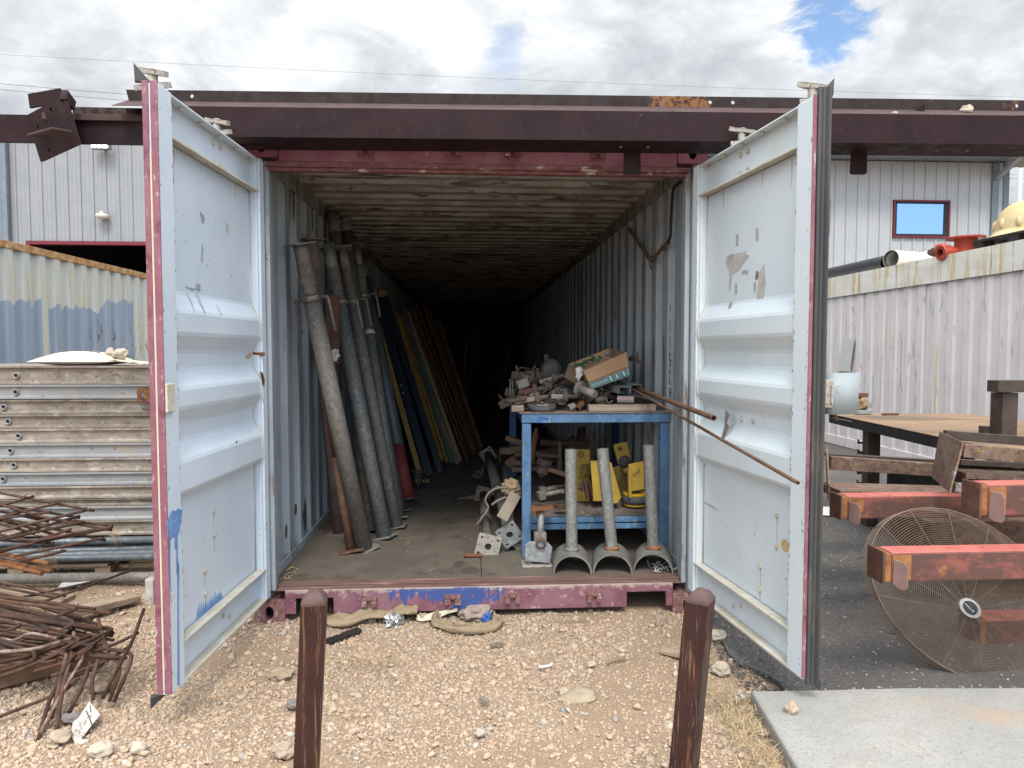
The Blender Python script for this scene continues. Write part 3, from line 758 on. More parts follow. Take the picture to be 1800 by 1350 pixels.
c = at(1260, 1230, z=0); straw(c.x, c.y, 90, .06, .05)
c = at(400, 1225, z=0); straw(c.x, c.y, 40, .05, .04)
c = at(900, 1130, z=0); straw(c.x, c.y, 40, .2, .05)
c = at(330, 1240, z=0); straw(c.x, c.y, 30, .06, .04)
for _ in range(60):
    straw(RND.uniform(-1.9, 1.0), RND.uniform(-1.5, -.1), 2, .02, .02, L=(.02, .06))
straw_o = st.build('dry_straw', M_straw, org=(0, 0, 0)); straw_o['kind'] = 'stuff'

# single stones that stand out
def rock(name, label, px, py, r, mt, z=0., sq=(1, .85, .6), seed=0, sub=2, grp=None, amp=.3):
    p = at(px, py, z=z); m_ = MB()
    m_.blob((p.x, p.y, z + r * sq[2] * .55), r, seed, amp, sub, sq, 1.5)
    return tag(m_.build(name, mt), label, 'rock', grp)
fs_ = MB(); c = at(1018, 1226, z=0)
fs_.blob((c.x, c.y, .006), .075, 5, .16, 3, (1, .72, .30), 1.2, True)
tag(fs_.build('flat_stone', M_flatstone), 'large flat rounded tan stone lying in the gravel between the brown posts', 'stone')
rock('rock', 'small white stone touching the left end of the flat tan stone', 990, 1218, .026, M_stonew, 0, (1, .8, .5), 12)
rock('rock', 'single tan rock lying on the concrete slab', 1391, 1252, .030, M_stone, .06, (.9, .8, .9), 21, amp=.25)
rock('rock', 'tan stone in the gravel beside the slab edge below the right door', 1340, 1290, .022, M_stone, 0, (1, .8, .7), 22)
rock('rock', 'blocky tan rock in front of the fork pocket at the right end of the sill', 1158, 1098, .042, M_stone, 0, (.95, .8, .8), 23)
rock('rock', 'white limestone rock on the asphalt just right of the right brown post', 1262, 1122, .036, M_stonew, .01, (1, .8, .75), 24)
rock('rock', 'pale pitted rock by the grey board end behind the right brown post', 1266, 1182, .042, M_stonew, .0, (1, .85, .7), 25)
rock('rock', 'tan rock half hidden behind the top of the left brown post', 590, 1120, .03, M_stone, 0, (1, .8, .6), 26)
rock('rock', 'pinkish stone beside the foil under the sill', 742, 1092, .032, M_stone, 0, (.9, .8, .9), 27)
rock('rock', 'rounded tan stone left of the crumpled foil', 653, 1094, .026, M_stone, 0, (1, .8, .8), 28)
rock('rock', 'grey dark stone left of the left brown post', 517, 1240, .028, M_stoneg, 0, (1.2, .8, .6), 29)
rock('rock', 'pale slab-like stone between the left door and the left post', 495, 1190, .055, M_stone, -.01, (1.1, .8, .45), 30)
rock('rock', 'tan stone at the bottom edge left of the left post', 500, 1325, .042, M_stone, 0, (1, .85, .6), 31)
rock('rock', 'tan rock at the foot of the bent bars beside the paper tag', 107, 1300, .040, M_stone, 0, (1, .8, .6), 32)
rock('rock', 'grey oblong stone just above the paper tag', 125, 1268, .034, M_stoneg, 0, (1.2, .7, .6), 33)
rock('rock', 'pale stone in the gravel right of the paper tag', 243, 1322, .030, M_stonew, 0, (1, .8, .8), 34)
rock('rock', 'cream stone standing in the gravel right of the tag in the foreground', 178, 1325, .040, M_stonew, 0, (1, .8, .7), 35)
rock('rock', 'tan cobble behind the bent bar ends right of the timber block', 176, 1212, .052, M_stone, 0, (1, .7, .7), 36)
rock('rock', 'small pale stone in the gravel well below the flat tan stone', 845, 1292, .022, M_stonew, 0, (1, .85, .7), 37)
rock('rock', 'pale angular stone near the lower left of the right post', 1040, 1170, .02, M_stonew, 0, (1, .8, .7), 38)

# ================================================================== THE CONTAINER
CW, CH, CL = 1.219, 2.591, 12.19
FZ = .17                                   # floor level
cont = thing('shipping_container', 'open maroon shipping container with white doors swung wide and steel props inside', 'shipping container', (0, 0, 0))
IN = CW - .04
# corner castings, hollow steel blocks with an oval hole in the face
def casting(sx, y0, z0, front):
    m_ = MB(); w, h, d, t = .162, .118, .178, .018
    x0 = CW - w if sx > 0 else -CW
    hole = [(w / 2 + (.024 if i in () else .024) * math.cos(a_), h / 2 + .038 * math.sin(a_)) for i, a_ in enumerate(np.linspace(0, 2 * math.pi, 14, endpoint=False))]
    y = y0
    m_.plate((x0, y + t, z0), (1, 0, 0), (0, 0, 1), rrect(0, 0, w, h, .012), t, [hole])
    m_.box((x0 + .002, y + t, z0), (x0 + w - .002, y + d, z0 + t)); m_.box((x0 + .002, y + t, z0 + h - t), (x0 + w - .002, y + d, z0 + h))
    m_.box((x0, y + t, z0 + t), (x0 + t, y + d, z0 + h - t)); m_.box((x0 + w - t, y + t, z0 + t), (x0 + w, y + d, z0 + h - t))
    m_.box((x0 + t, y + d - t, z0 + t), (x0 + w - t, y + d, z0 + h - t))
    return m_.build('corner_casting', M_header if z0 > 1 else M_sillc, cont, bevel=.004)
M_sillc = mat('rust_chipped_casting', (.24, .12, .12), (.18, .085, .08), 24, rough=.75, layers=[((.40, .31, .27), 34, .55, .63), ((.14, .065, .04), 26, .56, .64)], bump=.5)
for sx in (-1, 1):
    casting(sx, -.006, 0.004, True); casting(sx, -.006, CH - .118, True)
# corner posts: outer square section, white channel on the inside
for sx in (-1, 1):
    m_ = MB(); m_.box((sx * CW * .9975, .012, .122), (sx * (CW - .075), .10, CH - .118)); m_.build('corner_post', M_inwall, cont, bevel=.004)
    m_ = MB(); m_.box((sx * (CW - .078), .03, FZ), (sx * (CW - .105), .062, CH - .13)); m_.box((sx * (CW - .03), .101, FZ), (sx * (CW - .085), .17, CH - .10))
    m_.box((sx * (CW - .062), .064, FZ), (sx * (CW - .092), .0995, CH - .13))
    m_.build('door_jamb', M_inwall, cont, bevel=.004)
# header: front plate, rusted lip below
hx = CW - .162
m_ = MB(); m_.box((-hx + .002, .004, 2.452), (hx - .002, .05, CH - .01)); m_.build('header', M_header, cont, bevel=.004)
m_ = MB(); m_.box((-hx - .06, -.008, 2.424), (hx + .06, .055, 2.450)); m_.box((-hx - .05, -.002, 2.404), (hx + .05, .045, 2.423)); m_.build('header_lip', M_headrust, cont, bevel=.005)
# sill: front plate with two fork pockets cut up from below
z0, z1 = .052, .182
m_ = MB()
pk = [(-1.0, -.80), (.80, 1.02)]
poly = [(-hx, z0)]
for x0, x1 in pk:
    if x0 < 0: poly = [(-hx, z0), (x0 - .0, z0), (x0, z1 - .045), (x1, z1 - .045), (x1, z0)]
    else: poly += [(x0, z0), (x0, z1 - .045), (x1, z1 - .045), (x1, z0)]
poly += [(hx, z0), (hx, z1), (-hx, z1)]
m_.plate((0, .012, 0), (1, 0, 0), (0, 0, 1), poly, .012)
m_.build('sill', M_sill, cont, bevel=.003)
m_ = MB(); m_.box((-hx - .05, .0125, z1 - .008), (hx + .05, .085, z1 - .001)); m_.box((-hx - .08, .086, FZ - .012), (hx + .08, .185, FZ + .004)); m_.box((-hx - .06, .07, z1 - .0005), (hx + .06, .0855, z1 + .006))
m_.build('sill_tread', M_tread, cont, bevel=.003)
# cam keepers welded to header and sill
def keeper(px, zc, y=-.002, mt=None):
    x = at(px, 1050 if zc < 1 else 270, Y=y).x; m_ = MB()
    for s_ in (-1, 1):
        m_.box((x + s_ * .018, y, zc - .018), (x + s_ * .038, y - .028, zc + .020)); m_.box((x + s_ * .012, y - .0285, zc - .022), (x + s_ * .040, y - .036, zc + .006))
    m_.box((x - .0175, y - .0005, zc + .002), (x + .0175, y - .016, zc + .018)); m_.box((x - .045, y + .004, zc - .03), (x + .045, y, zc + .026))
    m_.build('cam_keeper', mt, cont, bevel=.003)
for px in (650, 796, 901, 1044): keeper(px, .118, -.001, M_sillc)
for px in (643, 797, 901, 1050): keeper(px, 2.512, .002, M_headrust)
# the floor: plywood sheets, two across
yy = .19; row = 0
while yy < CL - .1:
    L = min(1.22, CL - .08 - yy); off = (.0, .28, -.2)[row % 3]
    for x0, x1 in ((-IN, off - .002), (off + .002, IN)):
        m_ = MB(); m_.box((x0, yy + .0015, FZ - .028), (x1, yy + L - .0015, FZ + RND.uniform(-.001, .0005))); m_.build('floor_board', M_floor, cont)
    yy += L; row += 1
m_ = MB(); m_.box((-CW + .02, .19, .06), (CW - .02, CL - .02, FZ - .03)); m_.build('underframe', M_dark, cont)
# corrugated side walls
def corr(L, pitch, dep, x_out):
    """profile along the wall: (along, depth)"""
    out = []; n_ = int(L / pitch)
    for i in range(n_ + 1):
        b0 = i * pitch
        for u, w in ((0, 0), (.38, 0), (.5, 1), (.88, 1)):
            if b0 + u * pitch <= L: out.append((b0 + u * pitch, w * dep))
    out.append((L, out[-1][1]))
    return out
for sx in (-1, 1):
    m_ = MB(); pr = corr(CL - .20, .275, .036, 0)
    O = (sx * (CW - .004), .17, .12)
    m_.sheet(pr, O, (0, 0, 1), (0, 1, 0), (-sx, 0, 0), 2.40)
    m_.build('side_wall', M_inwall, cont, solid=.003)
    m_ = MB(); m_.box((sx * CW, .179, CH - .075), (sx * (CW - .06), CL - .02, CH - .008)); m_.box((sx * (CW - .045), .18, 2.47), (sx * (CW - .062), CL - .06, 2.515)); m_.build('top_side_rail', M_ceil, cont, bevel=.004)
    m_ = MB(); m_.box((sx * CW, .179, .03), (sx * (CW - .05), CL - .18, .158)); m_.build('bottom_side_rail', M_header, cont)
    m_ = MB(); m_.box((sx * (IN + .001), .19, FZ + .001), (sx * (IN - .012), CL - .1, FZ + .05)); m_.build('kick_strip', M_dark if False else M_inwall, cont)
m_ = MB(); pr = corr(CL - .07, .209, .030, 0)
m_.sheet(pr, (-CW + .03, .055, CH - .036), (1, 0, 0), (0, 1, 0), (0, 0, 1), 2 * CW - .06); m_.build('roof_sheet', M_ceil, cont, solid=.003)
m_ = MB(); m_.sheet(corr(2 * CW - .02, .25, .03, 0), (-CW + .01, CL - .05, .05), (0, 0, 1), (1, 0, 0), (0, 1, 0), 2.535); m_.build('end_wall', M_dark, cont, solid=.003)  # end wall coloured near black to paint in the shade at the back
for sx in (-1, 1): m_ = MB(); m_.box((sx * CW, CL - .045, .02), (sx * (CW - .1), CL, CH - .005)); m_.build('rear_post', M_header, cont)
m_ = MB(); m_.box((-CW + .101, CL - .015, .03), (CW - .101, CL - .003, CH - .006)); m_.build('rear_panel', M_header, cont)

# ---------------------------------------------------------------- the two doors
ZB, ZT = .152, 2.448
RIBS = [(.31, 0)] + [(.872, 0), (.905, 1), (1.03, 1), (1.105, 0), (1.175, 0), (1.240, 1), (1.318, 1), (1.39, 0), (1.465, 0), (1.535, 1), (1.625, 1), (1.70, 0), (2.29, 0)]
def door(side):
    sx = -1 if side == 'L' else 1
    H = Vector((-1.131, .004, 0)) if side == 'L' else Vector((1.137, -.016, 0))
    O = Vector((-1.2005, -1.064, 0)) if side == 'L' else Vector((1.262, -1.082, 0))
    e = (O - H).normalized(); n = Vector((e.y, -e.x, 0)) * sx
    if n.x * sx > 0: n = -n                                  # inner face looks into the gap between the doors
    W = (O - H).length; Z = Vector((0, 0, 1))
    P = lambda u, s_, z: H + e * u + n * s_ + Z * z
    paint = M_door_l if side == 'L' else M_door_r
    dr = bpy.data.objects.new('door', None); COL.objects.link(dr); dr.parent = cont; ORG[dr] = H.copy(); dr.location = H
    dr['label'] = 'left white door, blue paint splashed low on it' if side == 'L' else 'right white door with worn paint and black seal'
    def bx(m_, u0, u1, s0, s1, z0_, z1_):
        m_.obox(P((u0 + u1) / 2, (s0 + s1) / 2, (z0_ + z1_) / 2), e * (abs(u1 - u0) / 2), n * (abs(s1 - s0) / 2), Z * (abs(z1_ - z0_) / 2)); return m_
    bx(MB(), W - .112, W - .006, -.055, 0, ZB, ZT).build('outer_stile', paint, dr, bevel=.004)
    bx(bx(MB(), 0, .062, -.060, 0, ZB, ZT), .0625, .075, -.05, -.012, ZB, ZT).build('hinge_stile', paint, dr, bevel=.004)
    # top and bottom rails: channels that open inwards
    bx(MB(), .0755, W - .1125, -.058, -.046, ZT - .165, ZT - .005).build('top_rail', paint, dr)
    bx(MB(), .063, W - .1125, -.045, -.001, ZT - .012, ZT - .004).build('rail_flange', paint, dr, bevel=.002)
    bx(MB(), .063, W - .1125, -.045, -.003, ZT - .168, ZT - .158).build('rail_flange', M_ledge, dr, bevel=.002)
    bx(MB(), .0755, W - .1125, -.058, -.046, ZB + .004, ZB + .165).build('bottom_rail', paint, dr)
    bx(MB(), .063, W - .1125, -.045, -.001, ZB + .158, ZB + .168).build('rail_flange', M_ledge, dr, bevel=.002)
    bx(MB(), .063, W - .1125, -.045, .002, ZB + .000, ZB + .012).build('rail_flange', M_ledge, dr, bevel=.002)
    # the ribbed panel, recessed between the stiles
    m_ = MB(); prof = [(z, -.052 + .046 * w) for z, w in RIBS]
    prof[0] = (ZB + .169, -.052); prof[-1] = (ZT - .169, -.052)
    # rounded folds
    fine = []
    for i, (z, w) in enumerate(prof):
        if i in (0, len(prof) - 1): fine.append((z, w)); continue
        zp, wp = prof[i - 1]; zn, wn_ = prof[i + 1]
        for t, (za, wa) in ((-1, (zp, wp)), (1, (zn, wn_))):
            L = math.hypot(za - z, wa - w); f = min(.008, L * .3) / L
            fine.append((z + (za - z) * f, w + (wa - w) * f))
    m_.sheet(fine, P(.076, 0, 0), e, Z, n, W - .19); m_.build('ribbed_panel', paint, dr, solid=.003)
    # fillet of sealant along the ribbed edge near the hinge
    m_ = MB(); m_.tube([P(.080, w + .003, z) for z, w in fine], .004, 6); m_.build('sealant_bead', M_ledge, dr)
    # edges of the door that face the camera when it stands open
    if side == 'L':
        bx(MB(), W - .0055, W, -.055, -.033, ZB + .006, ZT + .006).build('edge_strip', M_magenta, dr, bevel=.002)
        bx(MB(), W - .0055, W + .001, -.025, .002, ZB + .006, ZT + .006).build('edge_strip', M_magenta, dr, bevel=.002)
        bx(MB(), W - .005, W - .002, -.0325, -.0255, ZB + .02, ZT - .25).build('gasket_groove', M_sack, dr)
        # white cleat at mid height, block near the foot
        m_ = MB(); bx(m_, W - .058, W + .004, .0045, .014, 1.235, 1.345); m_.build('cleat', M_ledge, dr, bevel=.006)
        m_ = MB(); bx(m_, W - .06, W - .01, -.098, -.064, .50, .60); m_.build('hinge_block', M_plate, dr, bevel=.006)
    else:
        bx(MB(), W - .0055, W, -.0142, .002, ZB + .006, ZT + .004).build('edge_strip', M_magenta, dr, bevel=.002)
        # black rubber seal: several lips standing off the outer edge
        m_ = MB()
        prof2 = [(-.005, -.015), (.007, -.016), (.010, -.026), (.004, -.031), (.010, -.036), (.010, -.044), (.003, -.048), (.008, -.052), (.016, -.057), (.014, -.066), (-.005, -.065)]
        m_.extr([(W + u, s_) for u, s_ in prof2], H + Z * (ZB - .02), Z, e, n, ZT - ZB + .05)
        m_.build('gasket', M_gasket, dr, bevel=.001)
    # wedge of rubber at the corners
    for z, dz in ((ZT + .004, .062), (ZB - .004, -.045)):
        m_ = MB(); q = [P(W - .03, -.03, z), P(W + .01, -.074, z), P(W - .02, -.09, z), P(W + .008, -.078, z + dz)]
        m_.add(q, [(0, 1, 3), (1, 2, 3), (2, 0, 3), (0, 2, 1)]); m_.build('gasket_corner', M_gasket, dr)
    # bolts
    def bolt(u, z, s_=0., r=.009):
        m_ = MB(); m_.lathe([(r * 1.5, 0), (r * 1.5, .003), (r, .003), (r, .010), (0, .010)], P(u, s_, z), n, 6 if False else 8, smooth=False); m_.build('bolt', M_ledge, dr)
    f = W - .112
    for u in (.12, .30, .48, .66, .84):                       # along the underside of the top flange
        m_ = MB(); m_.lathe([(.012, 0), (.012, .004), (.007, .004), (.007, .012), (0, .012)], P(u, -.022, ZT - .013), (0, 0, -1), 8, smooth=False); m_.build('bolt', M_ledge, dr)
    for u, z in ((.43, ZT - .05), (.50, ZT - .05), (.43, ZT - .135), (.50, ZT - .135), (f - .025, ZT - .05), (f - .025, ZT - .135)): bolt(u, z, -.0455)
    for u, z in ((.43, ZB + .06), (.50, ZB + .09)): bolt(u, z, -.0455)
    if side == 'L':
        for u, z in ((.62, 1.205), (.55, 1.205), (W - .15, 1.11)): bolt(u, z, -.050)
        for u, z in ((.56, .745), (.56, .635), (.66, .50), (.66, .40)): bolt(u, z, -.051)
    else:
        for u, z in ((.47, 1.14), (.58, 1.14), (W - .15, 1.13)): bolt(u, z, -.050)
        for u, z in ((.79, .745), (.79, .61), (.66, .48), (.66, .37)): bolt(u, z, -.051)
    # outer face: locking bars with cams standing above the door
    for u in (.36, .93):
        m_ = MB(); m_.tube([P(u, -.085, ZB - .01), P(u, -.085, ZT + .03)], .017, 10); bar_ = m_.build('locking_bar', M_galv, dr)
        m_ = MB()
        c_ = P(u, -.085, ZT + .02)
        for dz, fl in ((.008, 1), (.062, -1)):
            pl = [(-.062, -.004), (-.025, .020), (.018, .024), (.064, .006), (.055, -.012), (.012, -.022), (-.030, -.018)]
            m_.plate(c_ + Z * dz, (1, .25 * fl, .22 * fl), (0, 1, .2), pl, .016)
        m_.tube([c_, c_ + Z * .080], .018, 10); m_.build('lock_cam', M_plate, dr, bevel=.003)
        for z in (.75, 1.75):
            m_ = MB(); bx(m_, u - .04, u + .04, -.1, -.061, z, z + .05); m_.build('bar_bracket', M_magenta, dr, bevel=.003)
    bx(MB(), .06, W - .02, -.063, -.0585, ZB + .01, ZT - .01).build('outer_skin', M_magenta, dr)
    for z in (.35, .95, 1.6, 2.2):
        m_ = MB(); m_.tube([P(-.006, -.03, z), P(-.006, -.03, z + .09)], .014, 10); m_.build('hinge', M_header, dr)
    return dr, P, W, e, n, bx
DL, PL, WL, eL, nL, bxL = door('L')
DR, PR, WR, eR, nR, bxR = door('R')

# wear and splashes with a shape of their own, lying on the paint
def splash(poly, P, s_, name, mt, par, t=.0012):
    """poly in (u along the door, z)"""
    m_ = MB(); O = P(0, s_, 0); e_ = P(1, s_, 0) - O; n_ = P(0, 1, 0) - P(0, 0, 0)
    if e_.cross(Vector((0, 0, 1))).dot(n_) > 0: m_.plate(O, e_, (0, 0, 1), poly, t)
    else: m_.plate(O, (0, 0, 1), e_, [(q, p) for p, q in poly], t)
    return m_.build(name, mt, par)
def jag(pts, k=5, amp=.004, seed=0):
    r = random.Random(seed); out = []
    for i in range(len(pts)):
        p, q = pts[i], pts[(i + 1) % len(pts)]
        for j in range(k):
            t = j / k; out.append((p[0] + (q[0] - p[0]) * t + (r.uniform(-amp, amp) if j else 0), p[1] + (q[1] - p[1]) * t + (r.uniform(-amp, amp) if j else 0)))
    return out
def door_uz(P, H0, e_, u_px, v_px, s_=0.):
    """photograph pixel -> (u, z) on the door's face offset s_"""
    o = P(0, s_, 0); n_ = P(0, 1, 0) - P(0, 0, 0)
    d = FWD * CAM_F + RGT * (u_px - 900) + UPV * (675 - v_px)
    t = (o - CAM_C).dot(n_) / d.dot(n_); p = CAM_C + d * t
    return (p - o).dot(e_), p.z
LZ = lambda u, v, s_=0.: door_uz(PL, None, eL, u, v, s_)
RZ = lambda u, v, s_=0.: door_uz(PR, None, eR, u, v, s_)
def spl_px(Z_, px, P, s_, name, mt, par, seed=0, amp=.004, k=4):
    return splash(jag([Z_(u, v, s_) for u, v in px], k, amp, seed), P, s_, name, mt, par)
# left door: blue brush dabs with runs
spl_px(LZ, [(294, 915), (300, 900), (315, 893), (320, 900), (316, 934), (308, 940), (296, 950)], PL, .0008, 'blue_paint_dab', M_bluew, DL, 1, .006)
spl_px(LZ, [(296, 925), (315, 908), (315, 936), (297, 948)], PL, .0022, 'blue_paint_dab', M_bluep if False else M_bluew, DL, 2, .005)
for x0, y0, y1, w in ((298, 945, 1035, 1.2), (308, 936, 965, 1.6), (311, 938, 1010, 1.5), (313, 990, 1205, 1.6)):
    spl_px(LZ, [(x0 - w, y0), (x0 + w, y0), (x0 + w * .7, (y0 + y1) / 2), (x0 + w + 1, y1), (x0 - w + 1, y1)], PL, .001, 'paint_run', M_bluew, DL, int(x0), .0012, 3)
fan_ = [(345, 1098), (352, 1080), (350, 1070)]
px = [(344, 1094)]
rr = random.Random(5)
for i in range(13):
    x = 346 + i * 3.4; b0 = 1086 - i * 2.9
    px += [(x, b0 - rr.uniform(4, 8)), (x + 1.5, b0 - rr.uniform(12, 24)), (x + 2.4, b0 - 8)]
px += [(391, 1050), (390, 1066), (366, 1082)]
splash([LZ(u, v, -.0500) for u, v in px], PL, -.0500, 'blue_paint_dab', M_bluew, DL)
# scuffs and stuck rust flakes on the left door
M_scuff = mat('grey_scuff', (.30, .33, .37), (.40, .43, .46), 30, rough=.6)
M_tape = mat('dirty_tape_remnant', (.52, .50, .46), (.44, .42, .38), 20, rough=.8)
M_chip = mat('brown_paint_chip', (.22, .17, .145), (.30, .25, .21), 30, rough=.8)
def stroke(P, pts, w, name, mt, par, Z_, s_=.0):
    """thin mark along photograph points on a ribbed surface: follows the given depth"""
    m_ = MB(); q = []
    for u, v, sd in pts:
        a_, z_ = Z_(u, v, sd); q.append(P(a_, sd + .0015, z_))
    n_ = (P(0, 1, 0) - P(0, 0, 0)); vs, fs = [], []
    for i, p in enumerate(q):
        d = (q[min(i + 1, len(q) - 1)] - q[max(i - 1, 0)]).normalized(); a_ = d.cross(n_).normalized() * w * (.4 if i in (0, len(q) - 1) else 1)
        vs += [p - a_, p + a_]
    for i in range(len(q) - 1): fs.append((2 * i, 2 * i + 1, 2 * i + 3, 2 * i + 2))
    m_.add(vs, fs); return m_.build(name, mt, par, solid=.001)
stroke(PL, [(345, 510, -.0500), (352, 530, -.028), (359, 548, -.008), (361, 565, -.008), (359, 580, -.008), (356, 592, -.03)], .004, 'crease', M_scuff, DL, LZ)
stroke(PL, [(328, 512, -.0500), (336, 530, -.028), (341, 548, -.008), (342, 558, -.008)], .003, 'crease', M_scuff, DL, LZ)
stroke(PL, [(381, 536, -.028), (388, 552, -.008), (390, 570, -.008), (387, 590, -.02)], .003, 'crease', M_scuff, DL, LZ)
spl_px(LZ, [(326, 503), (342, 507), (346, 497), (352, 500), (352, 512), (343, 508), (340, 511), (328, 506)], PL, -.0500, 'tape_remnant', M_scuff, DL, 3, .002)
spl_px(LZ, [(355, 428), (357, 440), (356, 462), (353, 460)], PL, -.0500, 'scuff', M_scuff, DL, 4, .003)
spl_px(LZ, [(352, 372), (360, 382), (358, 395), (354, 388)], PL, -.0500, 'scuff', M_scuff, DL, 5, .003)
spl_px(LZ, [(398, 390), (402, 398), (401, 414), (398, 408)], PL, -.0500, 'scuff', M_tape, DL, 6, .003)
spl_px(LZ, [(457, 652), (461, 655), (465, 668), (464, 680), (460, 668)], PL, .0010, 'rust_flake', M_rust, DL, 7, .002)
spl_px(LZ, [(414, 778), (417, 774), (418, 795), (414, 800)], PL, -.008, 'rust_flake', M_rusto, DL, 8, .002)
spl_px(LZ, [(452, 758), (463, 757), (462, 763), (453, 765)], PL, -.0500, 'rust_flake', M_rusto, DL, 9, .002)
# rusty stub bolt with its stain
a_, z_ = LZ(447, 621, -.04); m_ = MB(); m_.tube([PL(a_, -.052, z_), PL(a_, .012, z_ - .004)], .009, 8); m_.build('stub_bolt', M_rusto, DL)
spl_px(LZ, [(430, 626), (440, 620), (446, 618), (447, 624), (436, 632)], PL, -.0500, 'rust_stain', mat('faint_rust_stain', (.50, .36, .22), (.56, .46, .34), 20, rough=.6), DL, 10, .003)
# brown spatter on the lower hinge side of the left door
m_ = MB(); r5 = random.Random(8)
for i in range(46):
    u, v = r5.uniform(440, 476), r5.uniform(800, 1000); s_ = -.0505 if u < 455 else .0004
    a_, z_ = LZ(u, v, s_); m_.lathe([(r5.uniform(.0015, .004), 0), (0, .0012)], PL(a_, s_, z_), nL, 6)
o_ = m_.build('dirt_spatter', M_chip, DL); o_['kind'] = 'stuff'
# right door: tape patches, worn label and scratches
for u, v, w, h in ((1296, 422, 2.2, 10), (1331, 412, 2.2, 11), (1294, 507, 2.0, 9), (1327, 504, 2.0, 8), (1310, 478, 5.5, 3.2), (1313, 451, 3, 3)):
    spl_px(RZ, [(u - w, v + h), (u + w, v + h), (u + w, v - h), (u - w, v - h)], PR, -.0500, 'tape_mark', mat('grey_tape', (.36, .39, .41), (.40, .43, .45), 20) if 'grey_tape' not in MATS else MATS['grey_tape'], DR, int(u), .0008, 2)
spl_px(RZ, [(1277, 451), (1312, 441), (1311, 458), (1300, 474), (1288, 482), (1285, 505), (1281, 515), (1282, 478), (1276, 462)], PR, -.0505, 'peeling_label', M_tape, DR, 31, .002)
spl_px(RZ, [(1281, 448), (1290, 446), (1290, 461), (1287, 453), (1282, 462)], PR, -.0494, 'torn_label_edge', M_scuff, DR, 32, .001)
spl_px(RZ, [(1344, 463), (1346, 500), (1341, 530), (1331, 543), (1330, 535), (1332, 500), (1337, 475)], PR, -.0500, 'peeling_label', M_tape, DR, 33, .002)
spl_px(RZ, [(1329, 476), (1334, 478), (1333, 488), (1328, 492)], PR, -.0490, 'torn_label_edge', M_stoneg, DR, 34, .001)
spl_px(RZ, [(1283, 530), (1287, 532), (1280, 556), (1268, 562), (1270, 556), (1277, 552)], PR, -.035, 'torn_label_edge', M_tape, DR, 35, .001)
spl_px(RZ, [(1264, 686), (1268, 695), (1277, 683), (1279, 699), (1274, 700), (1267, 695)], PR, -.028, 'paint_chip', M_chip, DR, 36, .001)
spl_px(RZ, [(1275, 720), (1283, 728), (1278, 742), (1282, 750), (1274, 766), (1273, 784), (1268, 770), (1274, 748)], PR, -.0085, 'paint_chip', M_chip, DR, 37, .002)
stroke(PR, [(1237, 883, -.0500), (1248, 888, -.0500), (1261, 896, -.0500)], .003, 'scuff', M_scuff, DR, RZ)
stroke(PR, [(1238, 790, -.03), (1244, 798, -.04), (1250, 803, -.0500)], .0015, 'scuff', M_ink, DR, RZ)
m_ = MB(); a_, z_ = RZ(1380, 959, -.0500); m_.plate(PR(a_, -.0495, z_), eR, (0, 0, 1), circ(0, 0, .030, 16, .027), .001)
m_.build('rust_stain', mat('ochre_stain', (.52, .33, .12), (.60, .44, .22), 16, rough=.6), DR)
# grime: chipped edges of the stiles, rust weeping below the bolts and along the folds
def chips_on(dr, P, n_, W, seed):
    r = random.Random(seed); m_ = MB()
    for _ in range(130):
        k_ = r.random()
        if k_ < .40: u, s_ = W - .112 + r.uniform(0, .012) * r.random(), .0006
        elif k_ < .60: u, s_ = r.uniform(.045, .062), .0006
        elif k_ < .75: u, s_ = W - .012 - abs(r.gauss(0, .006)), .0006
        else: u, s_ = r.uniform(.1, W - .13), -.0505
        z = r.uniform(ZB + .02, ZT - .02) if s_ > 0 else (r.uniform(.34, .85) if r.random() < .6 else r.uniform(1.75, 2.25))
        w, h = r.uniform(.0012, .0035), r.uniform(.002, .012) * (1 if s_ > 0 else .6); o = P(u, s_, z); q = P(u + w, s_, z) - o
        m_.add([o - q + V(0, 0, 0), o + q * .3 - V(0, 0, h), o + q + V(0, 0, h * .2), o + V(0, 0, h)], [(0, 1, 2, 3)])
    o_ = m_.build('paint_chips', M_chip, dr, solid=.0006); o_['kind'] = 'stuff'
chips_on(DL, PL, nL, WL, 1); chips_on(DR, PR, nR, WR, 2)
M_weep = mat('thin_rust_weep', (.50, .40, .27), (.58, .52, .42), 40, stretch=(1, 1, .2), rough=.6)
def weep(P, W, u, z, L, w, par, s_=-.0508, seed=0):
    splash(jag([(u - w, z), (u + w, z), (u + w * .8, z - L * .5), (u + w * .25, z - L), (u - w * .4, z - L * .9), (u - w * .9, z - L * .4)], 3, w * .25, seed), P, s_, 'rust_weep', M_weep, par, .0006)
for u, z in ((.56, .735), (.66, .49), (.66, .39), (.56, .625)): weep(PL, WL, u, z, .07, .005, DL, seed=int(u * 100))
for u, z in ((.79, .735), (.66, .47), (.66, .36)): weep(PR, WR, u, z, .13, .005, DR, seed=int(u * 100))
for u, z, L in ((.25, 2.27, .10), (.62, 2.27, .07), (.85, 2.27, .13)): weep(PR, WR, u, z, L, .006, DR, seed=int(u * 100)); weep(PL, WL, u, z, L * .7, .004, DL, seed=int(u * 90))
